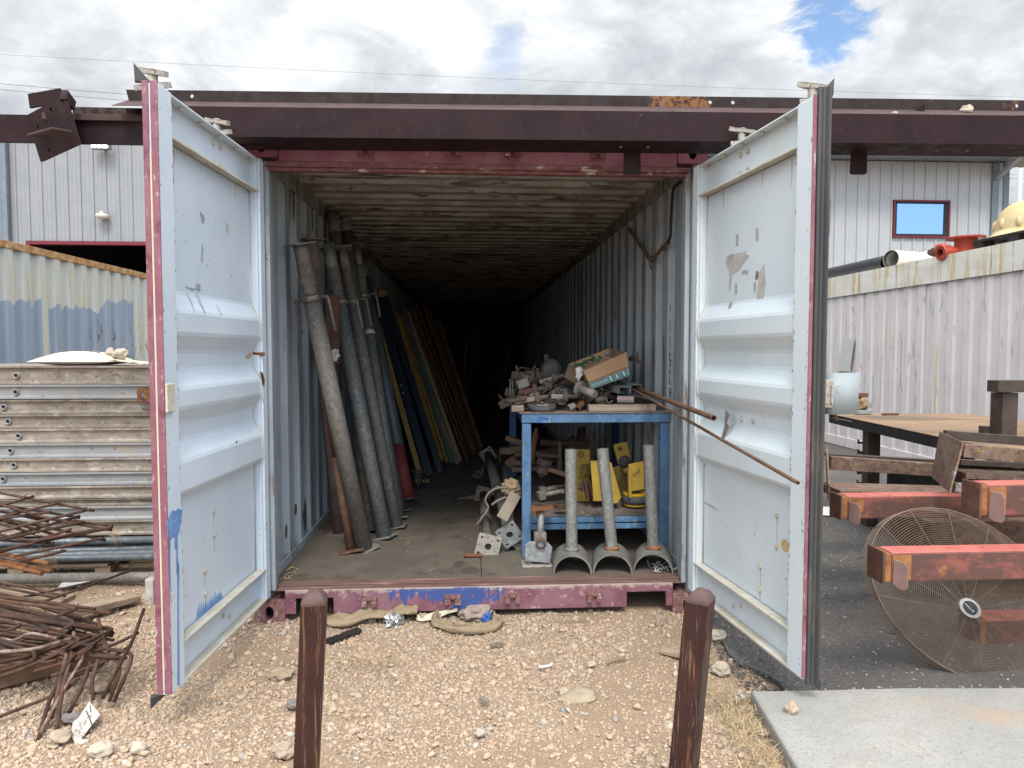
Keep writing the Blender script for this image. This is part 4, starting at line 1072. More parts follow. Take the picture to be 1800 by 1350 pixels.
# lock box cover on the outside of the right door
lb0 = PR(WR - .02, -.09, 0)
pc = lambda u, v, Yv: at(u, v, Y=Yv)
yb = PR(WR - .05, 0, 0).y
q0, q1 = pc(1452, 728, yb), pc(1508, 655, yb)
m_ = MB(); pts2 = []
w_ = q1.x - q0.x
arc = [(0, .05), (.004, .02), (.02, .004), (.05, 0), (w_ * .6, 0), (w_ - .006, .004), (w_, .018), (w_, .05)]
m_.sheet(arc, (q0.x, yb - .02, q0.z), (0, 0, 1), (1, 0, 0), (0, 1, 0), q1.z - q0.z, smooth=True); m_.build('lock_box', M_lockbox, DR, solid=.004)
m_ = MB(); a0, a1 = pc(1446, 716, yb), pc(1460, 667, yb); m_.box((a0.x - .006, yb - .024, a0.z), (a1.x, yb + .02, a1.z)); m_.box((a1.x - .012, yb - .031, a0.z + .012), (a1.x - .001, yb - .0245, a1.z - .02)); m_.build('box_bracket', M_plate, DR, bevel=.008)
m_ = MB(); a0 = pc(1474, 728, yb); m_.tube([a0 + V(0, .02, 0), a0 + V(.012, .03, -.03)], .004, 6); m_.tube([pc(1464, 734, yb + .05), pc(1497, 741, yb + .05)], .002, 6); m_.build('lock_pin', M_shine, DR)
m_ = MB(); r6 = random.Random(4)
for k_ in range(7): m_.tube([pc(1477 + r6.uniform(-10, 14), 690 + r6.uniform(-14, 14), yb - .021), pc(1480 + r6.uniform(-8, 18), 690 + r6.uniform(-14, 14), yb - .021)], .0010, 4)
m_.build('stencil_smudge', M_scuff, DR)
# blue dab on the right stile is kept off; rope seal remnants at the jamb
# ---------------------------------------------------------------- stencilled figures on the right inner wall, seen edge-on
m_ = MB(); wx = CW - .045
def wl_(u, v): return at(u, v, X=wx - .0005)
rows = [(536, 548, 1), (560, 584, 0), (590, 614, 0), (620, 634, 2), (637, 645, 3), (650, 676, 2), (681, 700, 4)]
yA, yB_ = at(1176, 600, X=wx).y, at(1181, 600, X=wx).y
for v0, v1, kd in rows:
    p0, p1 = wl_(1178, v0), wl_(1178, v1); yc = p0.y; w = .020
    zz0, zz1 = p1.z, p0.z
    segs = {0: [((-.2, 0), (-.2, 1))], 1: [((-.2, 0), (.6, 1))], 2: [((-1, .1), (-1, 1)), ((-1, .1), (1, 0)), ((-1, .8), (.6, .9))], 3: [((-1, 0), (1, 1))], 4: [((-1, 0), (-1, .45)), ((1, 0), (1, .45)), ((-1, .45), (1, .55)), ((1, .45), (-1, .55)), ((-1, .55), (-1, 1)), ((1, .55), (1, 1)), ((-1, 1), (1, 1))]}[kd]
    for (a1_, b1_), (a2_, b2_) in segs:
        m_.bar((wx - .0005, yc - w * a1_ * .8, zz0 + (zz1 - zz0) * b1_), (wx - .0005, yc - w * a2_ * .8, zz0 + (zz1 - zz0) * b2_), .0012, .010, (0, 1, 0))
m_.build('stencil_mark', M_ink, cont)
# ================================================================== STEEL ON THE ROOF
zb = 2.500
BL, BR = at(330, 239.5, z=zb), at(1800, 254, z=zb)
bd = (BR - BL).normalized(); bn = Vector((-bd.y, bd.x, 0))           # bn points back over the roof
def bpt(px, py=250, off=0., z=zb):
    """point on the beam line at photograph column px"""
    d = FWD * CAM_F + RGT * (px - 900) + UPV * (675 - py); o = BL + bn * off
    t = (o - CAM_C).dot(bn) / d.dot(bn); p = CAM_C + d * t; return Vector((p.x, p.y, z))
B0 = bpt(196, 200); B1 = bpt(1800, 200) + bd * 2.2; BLEN = (B1 - B0).length
bm_ = thing('steel_beam', 'long dark brown folded steel beam lying across the container roof', 'steel beam', B0)
U, Wz = bn, Vector((0, 0, 1))
O = Vector((B0.x, B0.y, zb))
hw = .142
m_ = MB(); m_.box((0, 0, 0), (0, 0, 0)) if False else None
w0 = (bpt(560) - O).dot(bd) * 0
m_.extr([(0, 0), (.006, 0), (.006, hw), (0, hw)], O + bd * (bpt(285) - O).dot(bd), bd, U, Wz, BLEN - (bpt(285) - O).dot(bd)); m_.build('web', M_beam, bm_)
m_ = MB(); m_.extr([(.0065, 0), (.215, 0), (.215, .006), (.0065, .006)], O + bd * (bpt(285) - O).dot(bd), bd, U, Wz, BLEN - (bpt(285) - O).dot(bd)); m_.build('bottom_flange', M_beam, bm_)
m_ = MB(); m_.extr([(.0002, hw + .0005), (.006, hw + .0005), (.145, hw + .068), (.140, hw + .072)], O, bd, U, Wz, BLEN); m_.build('sloping_flange', M_beamf, bm_)
lz = hw + .0725
holes = []
for px in (338, 1248, 1288, 1787):
    p = bpt(px, 175, .145, 0); u_ = (p - Vector((O.x, O.y, 0)) - bn * .145).dot(bd); holes.append(circ(u_, .026, .0095, 10))
m_ = MB(); m_.plate(O + bn * .145 + Wz * lz, bd, Wz, [(.012, 0), (BLEN, 0), (BLEN, .054), (.0, .054)], .005, holes); m_.build('top_lip', M_beamr, bm_)
for px in (1111, 1509):                                             # tabs bolted under the flange
    p = bpt(px, 262, .2, zb); hh = .115 if px < 1200 else .105; m_ = MB()
    m_.plate(p + Wz * (-hh) - bd * .045, bd, Wz, [(0, .006), (.01, 0), (.078, 0), (.09, .008), (.088, hh - .002), (.002, hh - .002)], .008)
    m_.build('hanging_tab', M_beam, bm_)
for px in (1091, 1139, 1646, 1700):
    p = bpt(px, 258, .10, zb); m_ = MB(); m_.lathe([(.008, 0), (.008, .006), (0, .006)], p, (0, 0, -1), 8, smooth=False); m_.build('bolt', M_galv, bm_)
for px in (500, 850, 1190):                                          # bearers that carry it on the roof
    p = bpt(px, 250, .12, 0); m_ = MB(); m_.bar((p.x, p.y, 2.545), (p.x, p.y, 2.545) if False else (p.x, p.y + .0, 2.545), .06, .06) if False else m_.box((p.x - .03, p.y + .0, 2.507), (p.x + .03, p.y + .09, 2.594)); m_.box((p.x - .03, p.y + .05, 2.5945), (p.x + .03, p.y + .9, 2.62)); m_.build('bearer', M_beam, bm_)

# I-beam stub with a skewed end plate, at the left end of the roof
ib = thing('steel_beam', 'brown I-beam end with skewed bolted end plate, left of the open doors', 'steel beam', at(165, 230, Y=-.12))
yI = -.12
pz = lambda u, v, Y=yI: at(u, v, Y=Y)
m_ = MB(); a0, a1 = pz(86, 252), pz(470, 208); m_.box((a0.x, yI, a0.z), (a1.x, yI + .012, a1.z)); m_.build('web', M_beam, ib)
m_ = MB(); a0, a1 = pz(122, 207.5), pz(470, 191); m_.box((a0.x, yI + .03, a0.z + .002), (a1.x, yI + .12, a1.z)); m_.build('crusted_flange', M_crust, ib)
m_ = MB(); a0, a1 = pz(78, 211.5), pz(470, 207.5); m_.box((a0.x, yI - .02, a0.z), (a1.x, yI + .029, a1.z - .001)); m_.build('flange_edge', M_beamf, ib)
m_ = MB(); a0, a1 = pz(2, 250, .0), pz(62, 202, .0); m_.box((a0.x - .5, .0, a0.z), (a1.x, .012, a1.z)); m_.box((a0.x - .5, .013, a1.z - .012), (a1.x, .12, a1.z)); m_.build('rear_web', M_beam, ib)
pA, pB, pC, pD = pz(46, 203, -.04), pz(112, 167, -.26), pz(133, 247, -.26), pz(71, 284, -.04)
U_ = (pB - pA); W_ = (pD - pA); N_ = U_.cross(W_).normalized(); lu, lw = U_.length, W_.length
Wn = W_ - U_.normalized() * W_.dot(U_.normalized()); sh = W_.dot(U_.normalized())
hl = [circ(u_ * lu + sh * v_, v_ * Wn.length, .011, 10) for u_, v_ in ((.62, .14), (.92, .05), (.19, .33), (.30, .86))]
m_ = MB(); m_.plate(pA, U_, Wn, [(0, 0), (lu, 0), (lu + sh, Wn.length), (sh, Wn.length)], .014, hl); m_.build('end_plate', M_beam, ib, bevel=.002)
m_ = MB(); m_.bar(pz(112, 166, -.255), pz(127, 186, -.18), .03, .05); m_.bar(pz(52, 178, -.02), pz(108, 168, -.05), .012, .07, (0, 0, 1)); m_.build('top_stiffener', M_beam, ib)
s0, s1 = pz(62, 236, -.085), pz(127, 229, -.30); m_ = MB(); nn = Vector((0, 0, 1))
m_.add([s0, s1, s1 + V(-.06, -.06, -.004), s0 + V(-.02, -.03, -.006)] + [p - nn * .012 for p in (s0, s1, s1 + V(-.06, -.06, -.004), s0 + V(-.02, -.03, -.006))], [(0, 1, 2, 3), (7, 6, 5, 4), (0, 4, 5, 1), (1, 5, 6, 2), (2, 6, 7, 3), (3, 7, 4, 0)])
m_.build('stiffener', M_beamf, ib, bevel=.003)
# odds lying on the beam's sloping flange
m_ = MB(); p = bpt(1699, 200, .09, zb + hw + .044); m_.blob((p.x, p.y, p.z + .010), .036, 61, .28, 2, (1, .8, .75)); tag(m_.build('rock', M_stonew), 'white rock sitting on the flange of the long roof beam, right of the right door', 'rock')
m_ = MB(); p = bpt(1612, 195, .09, zb + hw + .047); m_.add([p + V(-.05, 0, .0), p + V(.0, .02, .012), p + V(.035, -.01, .035), p + V(.04, 0, -.004), p + V(-.01, .0, -.006)], [(0, 1, 4), (1, 2, 3), (1, 3, 4)]); tag(m_.build('scrap_flake', M_dark, solid=.003), 'small dark metal scrap on the beam flange left of the white rock', 'scrap')
m_ = MB(); p = bpt(1573, 202, .02, zb + hw + .012); m_.blob((p.x, p.y, p.z), .013, 62, .2, 1, (1.4, .8, .6)); tag(m_.build('pebble', M_stonew), 'tiny pale pebble on the beam flange beside the right door seal', 'pebble')

# ================================================================== BUILDINGS BEHIND
def clad_panel(name, par, x, y, z0, z1, mt, w=.914, ribs=3):
    m_ = MB(); pr = []; p3 = w / ribs
    for i in range(ribs):
        b0 = i * p3
        pr += [(b0, .0), (b0 + .012, .032), (b0 + .044, .032), (b0 + .056, .0), (b0 + .056 + .07, 0), (b0 + .056 + .076, .006), (b0 + .056 + .094, .006), (b0 + .056 + .10, 0), (b0 + .056 + .155, 0), (b0 + .056 + .161, .006), (b0 + .056 + .179, .006), (b0 + .056 + .185, 0)]
    pr.append((w + .002, 0))
    m_.sheet(pr, (x, y, z0), (0, 0, 1), (1, 0, 0), (0, -1, 0), z1 - z0)
    return m_.build(name, mt, par)
def wall_panels(par, x0, x1, y, z0, z1, mt):
    n = int(round((x1 - x0) / .914)); first = clad_panel('wall_panel', par, x0, y, z0, z1, mt)
    for i in range(1, n): dup_part(first, (i * .914, 0, 0))
    return x0 + n * .914
YB = 14.0
# left building with the big dark opening
bl = thing('metal_building', 'light grey metal-clad building with a dark red-trimmed bay, behind the left container', 'building', (-9, YB, 0))
xo = at(52, 430, Y=YB).x; zo = at(100, 430, Y=YB).z; xc = at(20, 430, Y=YB).x
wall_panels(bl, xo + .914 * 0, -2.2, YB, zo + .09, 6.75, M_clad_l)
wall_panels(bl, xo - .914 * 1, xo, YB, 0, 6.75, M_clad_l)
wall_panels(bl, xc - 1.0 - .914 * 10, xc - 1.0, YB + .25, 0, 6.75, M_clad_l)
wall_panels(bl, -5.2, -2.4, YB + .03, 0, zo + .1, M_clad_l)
m_ = MB(); m_.box((xo - .06, YB - .05, zo), (-5.1, YB + .15, zo + .085)); m_.box((xo - .06, YB - .05, 0), (xo + .03, YB + .15, zo - .001)); m_.build('bay_trim', M_redtrim, bl)
m_ = MB(); m_.box((-24, YB + .4, 0), (-23.9, YB + 14, 6.75)); m_.box((-24, YB + 14, 0), (-2.2, YB + 14.1, 6.75)); m_.box((-2.3, YB + .1, 0), (-2.2, YB + 13.9, 6.75)); m_.box((xo - 1.2, YB + .3, 0), (xo - .9, YB + 13.9, 6.7)); m_.build('rear_walls', M_bdark, bl)  # walls coloured near black to paint in the shade inside the bay
m_ = MB(); m_.box((-24.2, YB - .05, 6.76), (-2.1, YB + 14.2, 6.88)); m_.build('roof', M_trim, bl)
m_ = MB(); m_.box((xc - .28, YB - .12, 0), (xc - .10, YB + .02, 6.75)); m_.box((xc - .09, YB - .16, 0), (xc + .03, YB - .04, 6.75)); m_.build('downpipe', M_trim, bl, bevel=.02)
m_ = MB(); m_.box((xc - 1.05, YB + .12, 0), (xc - .3, YB + .22, 6.75)); m_.build('corner_flashing', M_clad, bl)
# flood light, lit
p = at(177, 257, Y=YB - .25); fl = thing('flood_light', 'lit LED flood light on the grey wall under the brown beam', 'flood light', (p.x, YB - .04, p.z))
m_ = MB(); m_.box((p.x - .22, YB - .30, p.z - .07), (p.x + .22, YB - .16, p.z + .12)); m_.box((p.x - .04, YB - .159, p.z), (p.x + .04, YB - .03, p.z + .06)); m_.build('housing', M_trim, fl, bevel=.01)
for i in range(3):
    for j in range(2):
        m_ = MB(); m_.box((p.x - .19 + i * .132, YB - .318, p.z - .055 + j * .085), (p.x - .085 + i * .132, YB - .301, p.z + .018 + j * .085)); m_.build('led', M_led, fl, bevel=.008)
p = at(180, 380, Y=YB - .15); m_ = MB(); sf = thing('wall_sensor', 'small pale wall fixture on the grey cladding below the flood light', 'wall fixture', (p.x, YB - .04, p.z))
m_.lathe([(.02, .07), (.13, .05), (.15, .0), (.13, -.05), (.06, -.07), (0, -.07)], (p.x, YB - .16, p.z), (0, 0, 1), 14); m_.build('dome', M_pvc, sf)
m_ = MB(); m_.box((p.x - .04, YB - .2, p.z + .06), (p.x + .04, YB - .03, p.z + .12)); m_.build('bracket', M_pvc, sf)

# right building with windows and the deep eave
xr = at(1745, 350, Y=YB).x; zt = 6.42
brt = thing('metal_building', 'light grey metal-clad building with crimson-framed window and deep eave, right of the doors', 'building', (8, YB, 0))
wall_panels(brt, xr - .914 * 15 - .06, xr - .06, YB, 0, zt, M_clad)
m_ = MB(); m_.box((xr - .06, YB - .06, 0), (xr + .12, YB + .1, zt)); m_.box((xr + .25, YB - .06, 0), (xr + .40, YB + .1, zt)); m_.build('corner_flashing', M_trim, brt)
m_ = MB(); m_.box((xr + .12, YB - .03, 0), (xr + .25, YB + .08, zt)); m_.build('corner_panel', M_clad, brt)
m_ = MB(); m_.box((xr + .28, YB + .11, 0), (xr + .36, YB + 12, zt)); m_.box((0, YB + 12, 0), (xr + .3, YB + 12.1, zt)); m_.box((-.05, YB + .1, 0), (.05, YB + 11.9, zt)); m_.build('rear_walls', M_clad, brt)
m_ = MB(); pr = []
for i in range(int((xr + 8) / .22)): pr += [(i * .22, 0), (i * .22 + .02, -.02), (i * .22 + .05, -.02), (i * .22 + .07, 0)]
m_.sheet(pr, (-.5, YB - .85, zt + .01), (0, 1, .03), (1, 0, 0), (0, 0, 1), 1.4); m_.build('eave_sheet', M_soffit, brt)
m_ = MB(); m_.box((-.5, YB - 1.0, zt - .02), (xr + 7.5, YB - .86, zt + .14)); m_.build('gutter', M_soffit, brt, bevel=.01)
m_ = MB(); m_.box((-.5, YB - .85, zt + .055), (xr + .42, YB + 13, zt + .5)); m_.box((xr + .421, YB - .85, zt + .056), (xr + 7.5, YB + .54, zt + .3)); m_.build('roof', M_trim, brt)
g0 = V(xr + .05, YB - .9, zt + .0); m_ = MB(); m_.bar(g0, V(xr + .05, YB - .07, zt - .42), .12, .10); m_.bar(V(xr + .06, YB - .13, zt - .40), V(xr + .06, YB - .13, 0), .10, .10); m_.build('downpipe', M_soffit, brt)
def window(x0, z0, x1, z1):
    m_ = MB(); y = YB - .055; t = .042
    for a0, a1 in (((x0 - t, z0 - t), (x1 + t, z0)), ((x0 - t, z1), (x1 + t, z1 + t)), ((x0 - t, z0 + .001), (x0, z1 - .001)), ((x1, z0 + .001), (x1 + t, z1 - .001))):
        m_.box((a0[0], y - .02, a0[1]), (a1[0], YB - .001, a1[1]))
    w_ = m_.build('window', M_redtrim, brt)
    m_ = MB(); t = .055
    for a0, a1 in (((x0, z0), (x1, z0 + t)), ((x0, z1 - t), (x1, z1)), ((x0, z0 + t + .001), (x0 + t, z1 - t - .001)), ((x1 - t * 2.2, z0 + t + .001), (x1, z1 - t - .001))):
        m_.box((a0[0] + .001, y + .0, a0[1] + .001), (a1[0] - .001, y + .04, a1[1] - .001))
    m_.build('sash', M_bdark, w_)
    m_ = MB(); m_.box((x0 + .05, y + .012, z0 + .05), (x1 - .05, y + .02, z1 - .05)); m_.build('pane', M_glass, w_)
p0, p1 = at(1570, 415, Y=YB), at(1665, 356, Y=YB); window(p0.x, p0.z, p1.x, p1.z)
p1 = at(1456, 354, Y=YB); p0 = at(1456, 410, Y=YB); window(p1.x - 1.4, p0.z, p1.x - .03, p1.z)

# ================================================================== NEIGHBOURING CONTAINERS
def neighbour(name, label, X, sgn, y0, y1, wallm, railm, botm, band=None, pitch=.275, dep=.036):
    """container whose long side at x = X looks towards the camera; sgn = side the box extends to"""
    t = thing(name, label, 'shipping container', (X + sgn * 1.2, (y0 + y1) / 2, 0))
    L = y1 - y0; Xb = X + sgn * 2.438
    for xw, s_ in ((X, sgn), (Xb, -sgn)):
        m_ = MB(); m_.sheet(corr(L - .3, pitch, dep, 0), (xw + s_ * .012, y0 + .15, .14), (0, 0, 1), (0, 1, 0), (s_, 0, 0), 2.38); m_.build('side_wall', wallm, t, solid=.003)
        m_ = MB(); m_.box((xw, y0 + .16, CH - .075), (xw + s_ * .06, y1 - .16, CH)); m_.build('top_side_rail', railm, t, bevel=.004)
        m_ = MB(); m_.box((xw, y0 + .16, .02), (xw + s_ * .05, y1 - .16, .16)); m_.build('bottom_side_rail', botm, t, bevel=.004)
    for ye, s_ in ((y0, 1), (y1, -1)):
        m_ = MB(); m_.sheet(corr(2.2, .25, .03, 0), (min(X, Xb) + .12, ye + s_ * .03, .05), (0, 0, 1), (1, 0, 0), (0, s_, 0), 2.5); m_.build('end_wall', wallm, t, solid=.003)
        for xw, s2 in ((X, sgn), (Xb, -sgn)):
            m_ = MB(); m_.box((xw, ye, 0), (xw + s2 * .12, ye + s_ * .155, CH)); m_.build('corner_post', railm if band is None else wallm, t)
    m_ = MB(); m_.sheet(corr(L - .1, .21, .02, 0), (min(X, Xb) + .02, y0 + .05, CH - .028), (1, 0, 0), (0, 1, 0), (0, 0, 1), 2.4); m_.build('roof_sheet', botm, t, solid=.003)
    if band:
        m_ = MB(); n_ = 90; rows = 5
        for j in range(rows):
            for i in range(n_ + 1):
                y = y0 + .02 + (L - .04) * i / n_; z = band + (CH + .004 - band) * j / (rows - 1)
                dx = .010 * mnoise.noise(Vector((y * 3, z * 7, 2))) + .006 * mnoise.noise(Vector((y * 9, z * 5, 7)))
                m_.v.append((X - sgn * (.018 + dx * .45), y, z + .006 * mnoise.noise(Vector((y * 2.2, 1, j)))))
        for j in range(rows - 1):
            for i in range(n_): m_.f.append((j * (n_ + 1) + i, j * (n_ + 1) + i + 1, (j + 1) * (n_ + 1) + i + 1, (j + 1) * (n_ + 1) + i)); m_.sm.append(False); m_.mi.append(0)
        m_.build('rail_cladding', M_band, t, solid=.003)
    return t
lc = neighbour('shipping_container', 'cream shipping container patched with blue-grey paint, rusty top rail, behind the panel stack', -4.78, -1, 1.6, 13.4, M_leftc, M_rustrail, M_cream)
rc = neighbour('shipping_container', 'pale pink shipping container with rust-streaked white top rail at the right', 5.55, 1, .6, 12.8, M_pink, M_pink, M_pink, band=2.287, dep=.016)
m_ = MB(); a0 = [at(u, v, X=5.545) for u, v in ((1484, 597), (1502, 596), (1494, 653), (1470, 653), (1478, 625))]
m_.add(a0, [(0, 1, 2, 3, 4)]); m_.build('bare_patch', mat('bare_white_patch', (.62, .66, .62), (.64, .60, .50), 9, rough=.6), rc, solid=.002)

# ================================================================== THINGS ON THE RIGHT CONTAINER'S ROOF
RT = CH + .004
def ron(u, X=5.8): p = at(u, 450, X=X); return Vector((p.x, p.y, RT))
XR = 5.75
pA, pB = at(1548, 466, X=XR), at(1400, 487, X=XR); r = .115
m_ = MB(); m_.pipe((XR + .1, pA.y, RT + r), (XR + .1, pB.y + 1.0, RT + r), r, .012, 20); tag(m_.build('drain_pipe', M_blackpl), 'black plastic pipe lying on the right container roof, left of the white pipe', 'pipe')
pA, pB = at(1565, 458, X=XR), at(1632, 450, X=XR); r = .122
pp = thing('drain_pipe', 'short white plastic pipe with socket on the right container roof', 'pipe', (XR, pA.y, RT))
A_, B_ = Vector((XR - .12, pA.y - .15, RT + r)), Vector((XR + .35, pB.y, RT + r))
A_ = Vector((at(1566, 456, Y=pA.y - .15).x, pA.y - .15, RT + r)); B_ = Vector((at(1634, 450, Y=pA.y + .12).x, pA.y + .12, RT + r))
m_ = MB(); m_.pipe(A_, B_, r, .012, 24, .25); m_.build('barrel', M_pvc, pp)
dd_ = (B_ - A_).normalized(); m_ = MB(); m_.lathe([(r + .001, 0), (r + .018, .04), (r + .018, .15), (r + .001, .15)], B_ - dd_ * .145, dd_, 24); m_.build('socket', M_pvc, pp)
m_ = MB(); m_.lathe([(r - .026, .03), (r - .026, .004), (r - .011, -.003), (r - .002, .0)], A_ + dd_ * .001, dd_, 24); m_.build('seal_ring', M_black, pp)
def flange_thing(label, u, v0, r, tilt, h, nm='pipe_flange', mt=M_redfit, X=XR):
    c = at(u, v0, X=X); c = Vector((c.x, c.y, RT)); t = thing(nm, label, 'pipe fitting', c)
    ax = Vector((math.sin(tilt), 0, math.cos(tilt)))
    m_ = MB(); m_.lathe([(r * .55, 0), (r, 0), (r, .035), (r * .55, .035), (r * .55, 0)], c + V(0, 0, .05), ax, 24, smooth=False)
    m_.build('flange', mt, t, bevel=.004)
    m_ = MB(); m_.lathe([(r * .55, .036), (r * .62, .05), (r * .56, h), (r * .5, h), (r * .5, .0)], c + V(0, 0, .05), ax, 20); m_.build('neck', M_redfit, t)
    for i in range(8):
        b = ax.cross(V(0, 1, 0)).normalized(); a_ = ax.cross(b); m_ = MB(); m_.lathe([(.014, .036), (.014, .055), (0, .055)], c + V(0, 0, .05) + (b * math.cos(i * .785) + a_ * math.sin(i * .785)) * r * .82, ax, 6, smooth=False); m_.build('bolt', M_rust, t)
    return t
flange_thing('red fitting with a rusty bolted flange, directly right of the white pipe', 1655, 450, .16, .25, .12, mt=M_rust)
flange_thing('small rusty flange behind the left end of the white pipe', 1490, 462, .13, .1, .08, mt=M_rust, X=XR + .35)
c = at(1697, 435, X=XR + .05); c = Vector((c.x, c.y, RT)); t = thing('pipe_fitting', 'bright red flanged pipe fitting standing beside the black pallet', 'pipe fitting', c)
m_ = MB(); m_.lathe([(.12, 0), (.115, .16), (.13, .19)], c + V(0, 0, .0), (0, 0, 1), 24); m_.build('body', M_redfit, t)
m_ = MB(); m_.lathe([(.10, .19), (.20, .19), (.205, .2), (.205, .215), (.10, .215), (.10, .19)], c, (0, 0, 1), 28, smooth=False); m_.build('flange', M_redfit, t, bevel=.003)
m_ = MB(); m_.lathe([(.055, .0), (.055, .25)], c + V(-.05, 0, .06), (-.8, 0, -.1), 18); m_.lathe([(.05, .24), (.09, .24), (.09, .262), (.05, .262)], c + V(-.05, 0, .06), (-.8, 0, -.1), 20, smooth=False); m_.build('branch', M_redfit, t)
# black pallet with the yellowed dome
pl0 = at(1717, 436, X=XR); y1_ = pl0.y; y0_ = y1_ - 1.15
pal = thing('pallet', 'black plastic pallet on the right container roof under the yellowed dome', 'pallet', (XR + .5, (y0_ + y1_) / 2, RT))
for i in range(5):
    m_ = MB(); x0 = XR - .05 + i * .24; m_.box((x0, y0_, RT + .105), (x0 + .2, y1_, RT + .13)); m_.build('deck_board', M_dark, pal)
for j in range(3):
    for i in range(3):
        m_ = MB(); x0 = XR - .04 + i * .48; yy_ = y0_ + j * (1.15 - .14) / 2; m_.box((x0, yy_, RT + .02), (x0 + .14, yy_ + .14, RT + .104)); m_.build('block', M_dark, pal)
for j in range(3):
    m_ = MB(); yy_ = y0_ + j * (1.15 - .14) / 2; m_.box((XR - .045, yy_ + .01, RT), (XR + 1.12, yy_ + .13, RT + .0195)); m_.build('bottom_board', M_dark, pal)
dc = at(1800, 400, X=XR + .45); dc = Vector((XR + .50, (at(1806, 400, X=XR + .50)).y, RT + .132)); R_ = .31
dm = thing('tank_dome', 'yellowed white fibreglass dome standing on the black pallet', 'dome', dc)
m_ = MB(); m_.lathe([(R_ * 1.28, 0), (R_ * 1.30, .012), (R_ * 1.2, .03), (R_ * 1.16, .055), (R_ * 1.1, .075), (R_ * 1.03, .10)], dc, (0, 0, 1), 32); m_.build('rim', M_dome, dm)
m_ = MB(); m_.lathe([(R_ * 1.02, .10)] + [(R_ * math.cos(a_) ** .8, .13 + R_ * 1.0 * math.sin(a_)) for a_ in np.linspace(0, math.pi / 2 * .97, 10)], dc, (0, 0, 1), 32); m_.build('shell', M_dome, dm)
for i in range(10):
    a_ = i * .628; m_ = MB(); m_.blob(dc + V(math.cos(a_) * R_ * .965, math.sin(a_) * R_ * .965, .17), .04, i, 0, 2, (.8, .8, 1.6), smooth=True); m_.build('moulded_lug', M_dome, dm)
# far pole and the wires
pp = at(1792, 330, Y=34); up = thing('utility_pole', 'pale utility pole far off beyond the grey building', 'utility pole', (pp.x, 34, 0))
m_ = MB(); m_.tube([(pp.x, 34, 0), (pp.x, 34, 12.5)], [.17, .12], 10); m_.build('pole', M_clad, up)
m_ = MB(); m_.box((pp.x - .9, 33.85, 9.6), (pp.x + .9, 33.95, 9.72)); m_.build('crossarm', M_wood, up)
def wire(label, a0, a1, Y0, Y1, r=.012, sag=.4):
    p, q = at(*a0, Y=Y0), at(*a1, Y=Y1); m_ = MB()
    m_.tube([p + (q - p) * t_ + V(0, 0, -sag * 4 * t_ * (1 - t_)) for t_ in np.linspace(0, 1, 14)], r, 5, False); tag(m_.build('power_line', M_wire), label, 'power line', 'power lines across the sky')
wire('topmost thin power line crossing the sky above the whole beam', (-250, 82), (2100, 178), 42, 46, .008)
wire('upper of two thin power lines ending at the beam left of the doors', (-250, 122), (700, 190), 32, 40, .013, .3)
wire('lower of two thin power lines ending at the beam left of the doors', (-250, 132), (700, 202), 32, 40, .013, .3)
for k_, (v0, v1) in enumerate(((304, 307), (312, 313))):
    wire('%s thin power line beside the far pole at the right edge' % ('upper' if k_ == 0 else 'lower'), (1700, v0), (2100, v1), 36, 40, .012, .1)

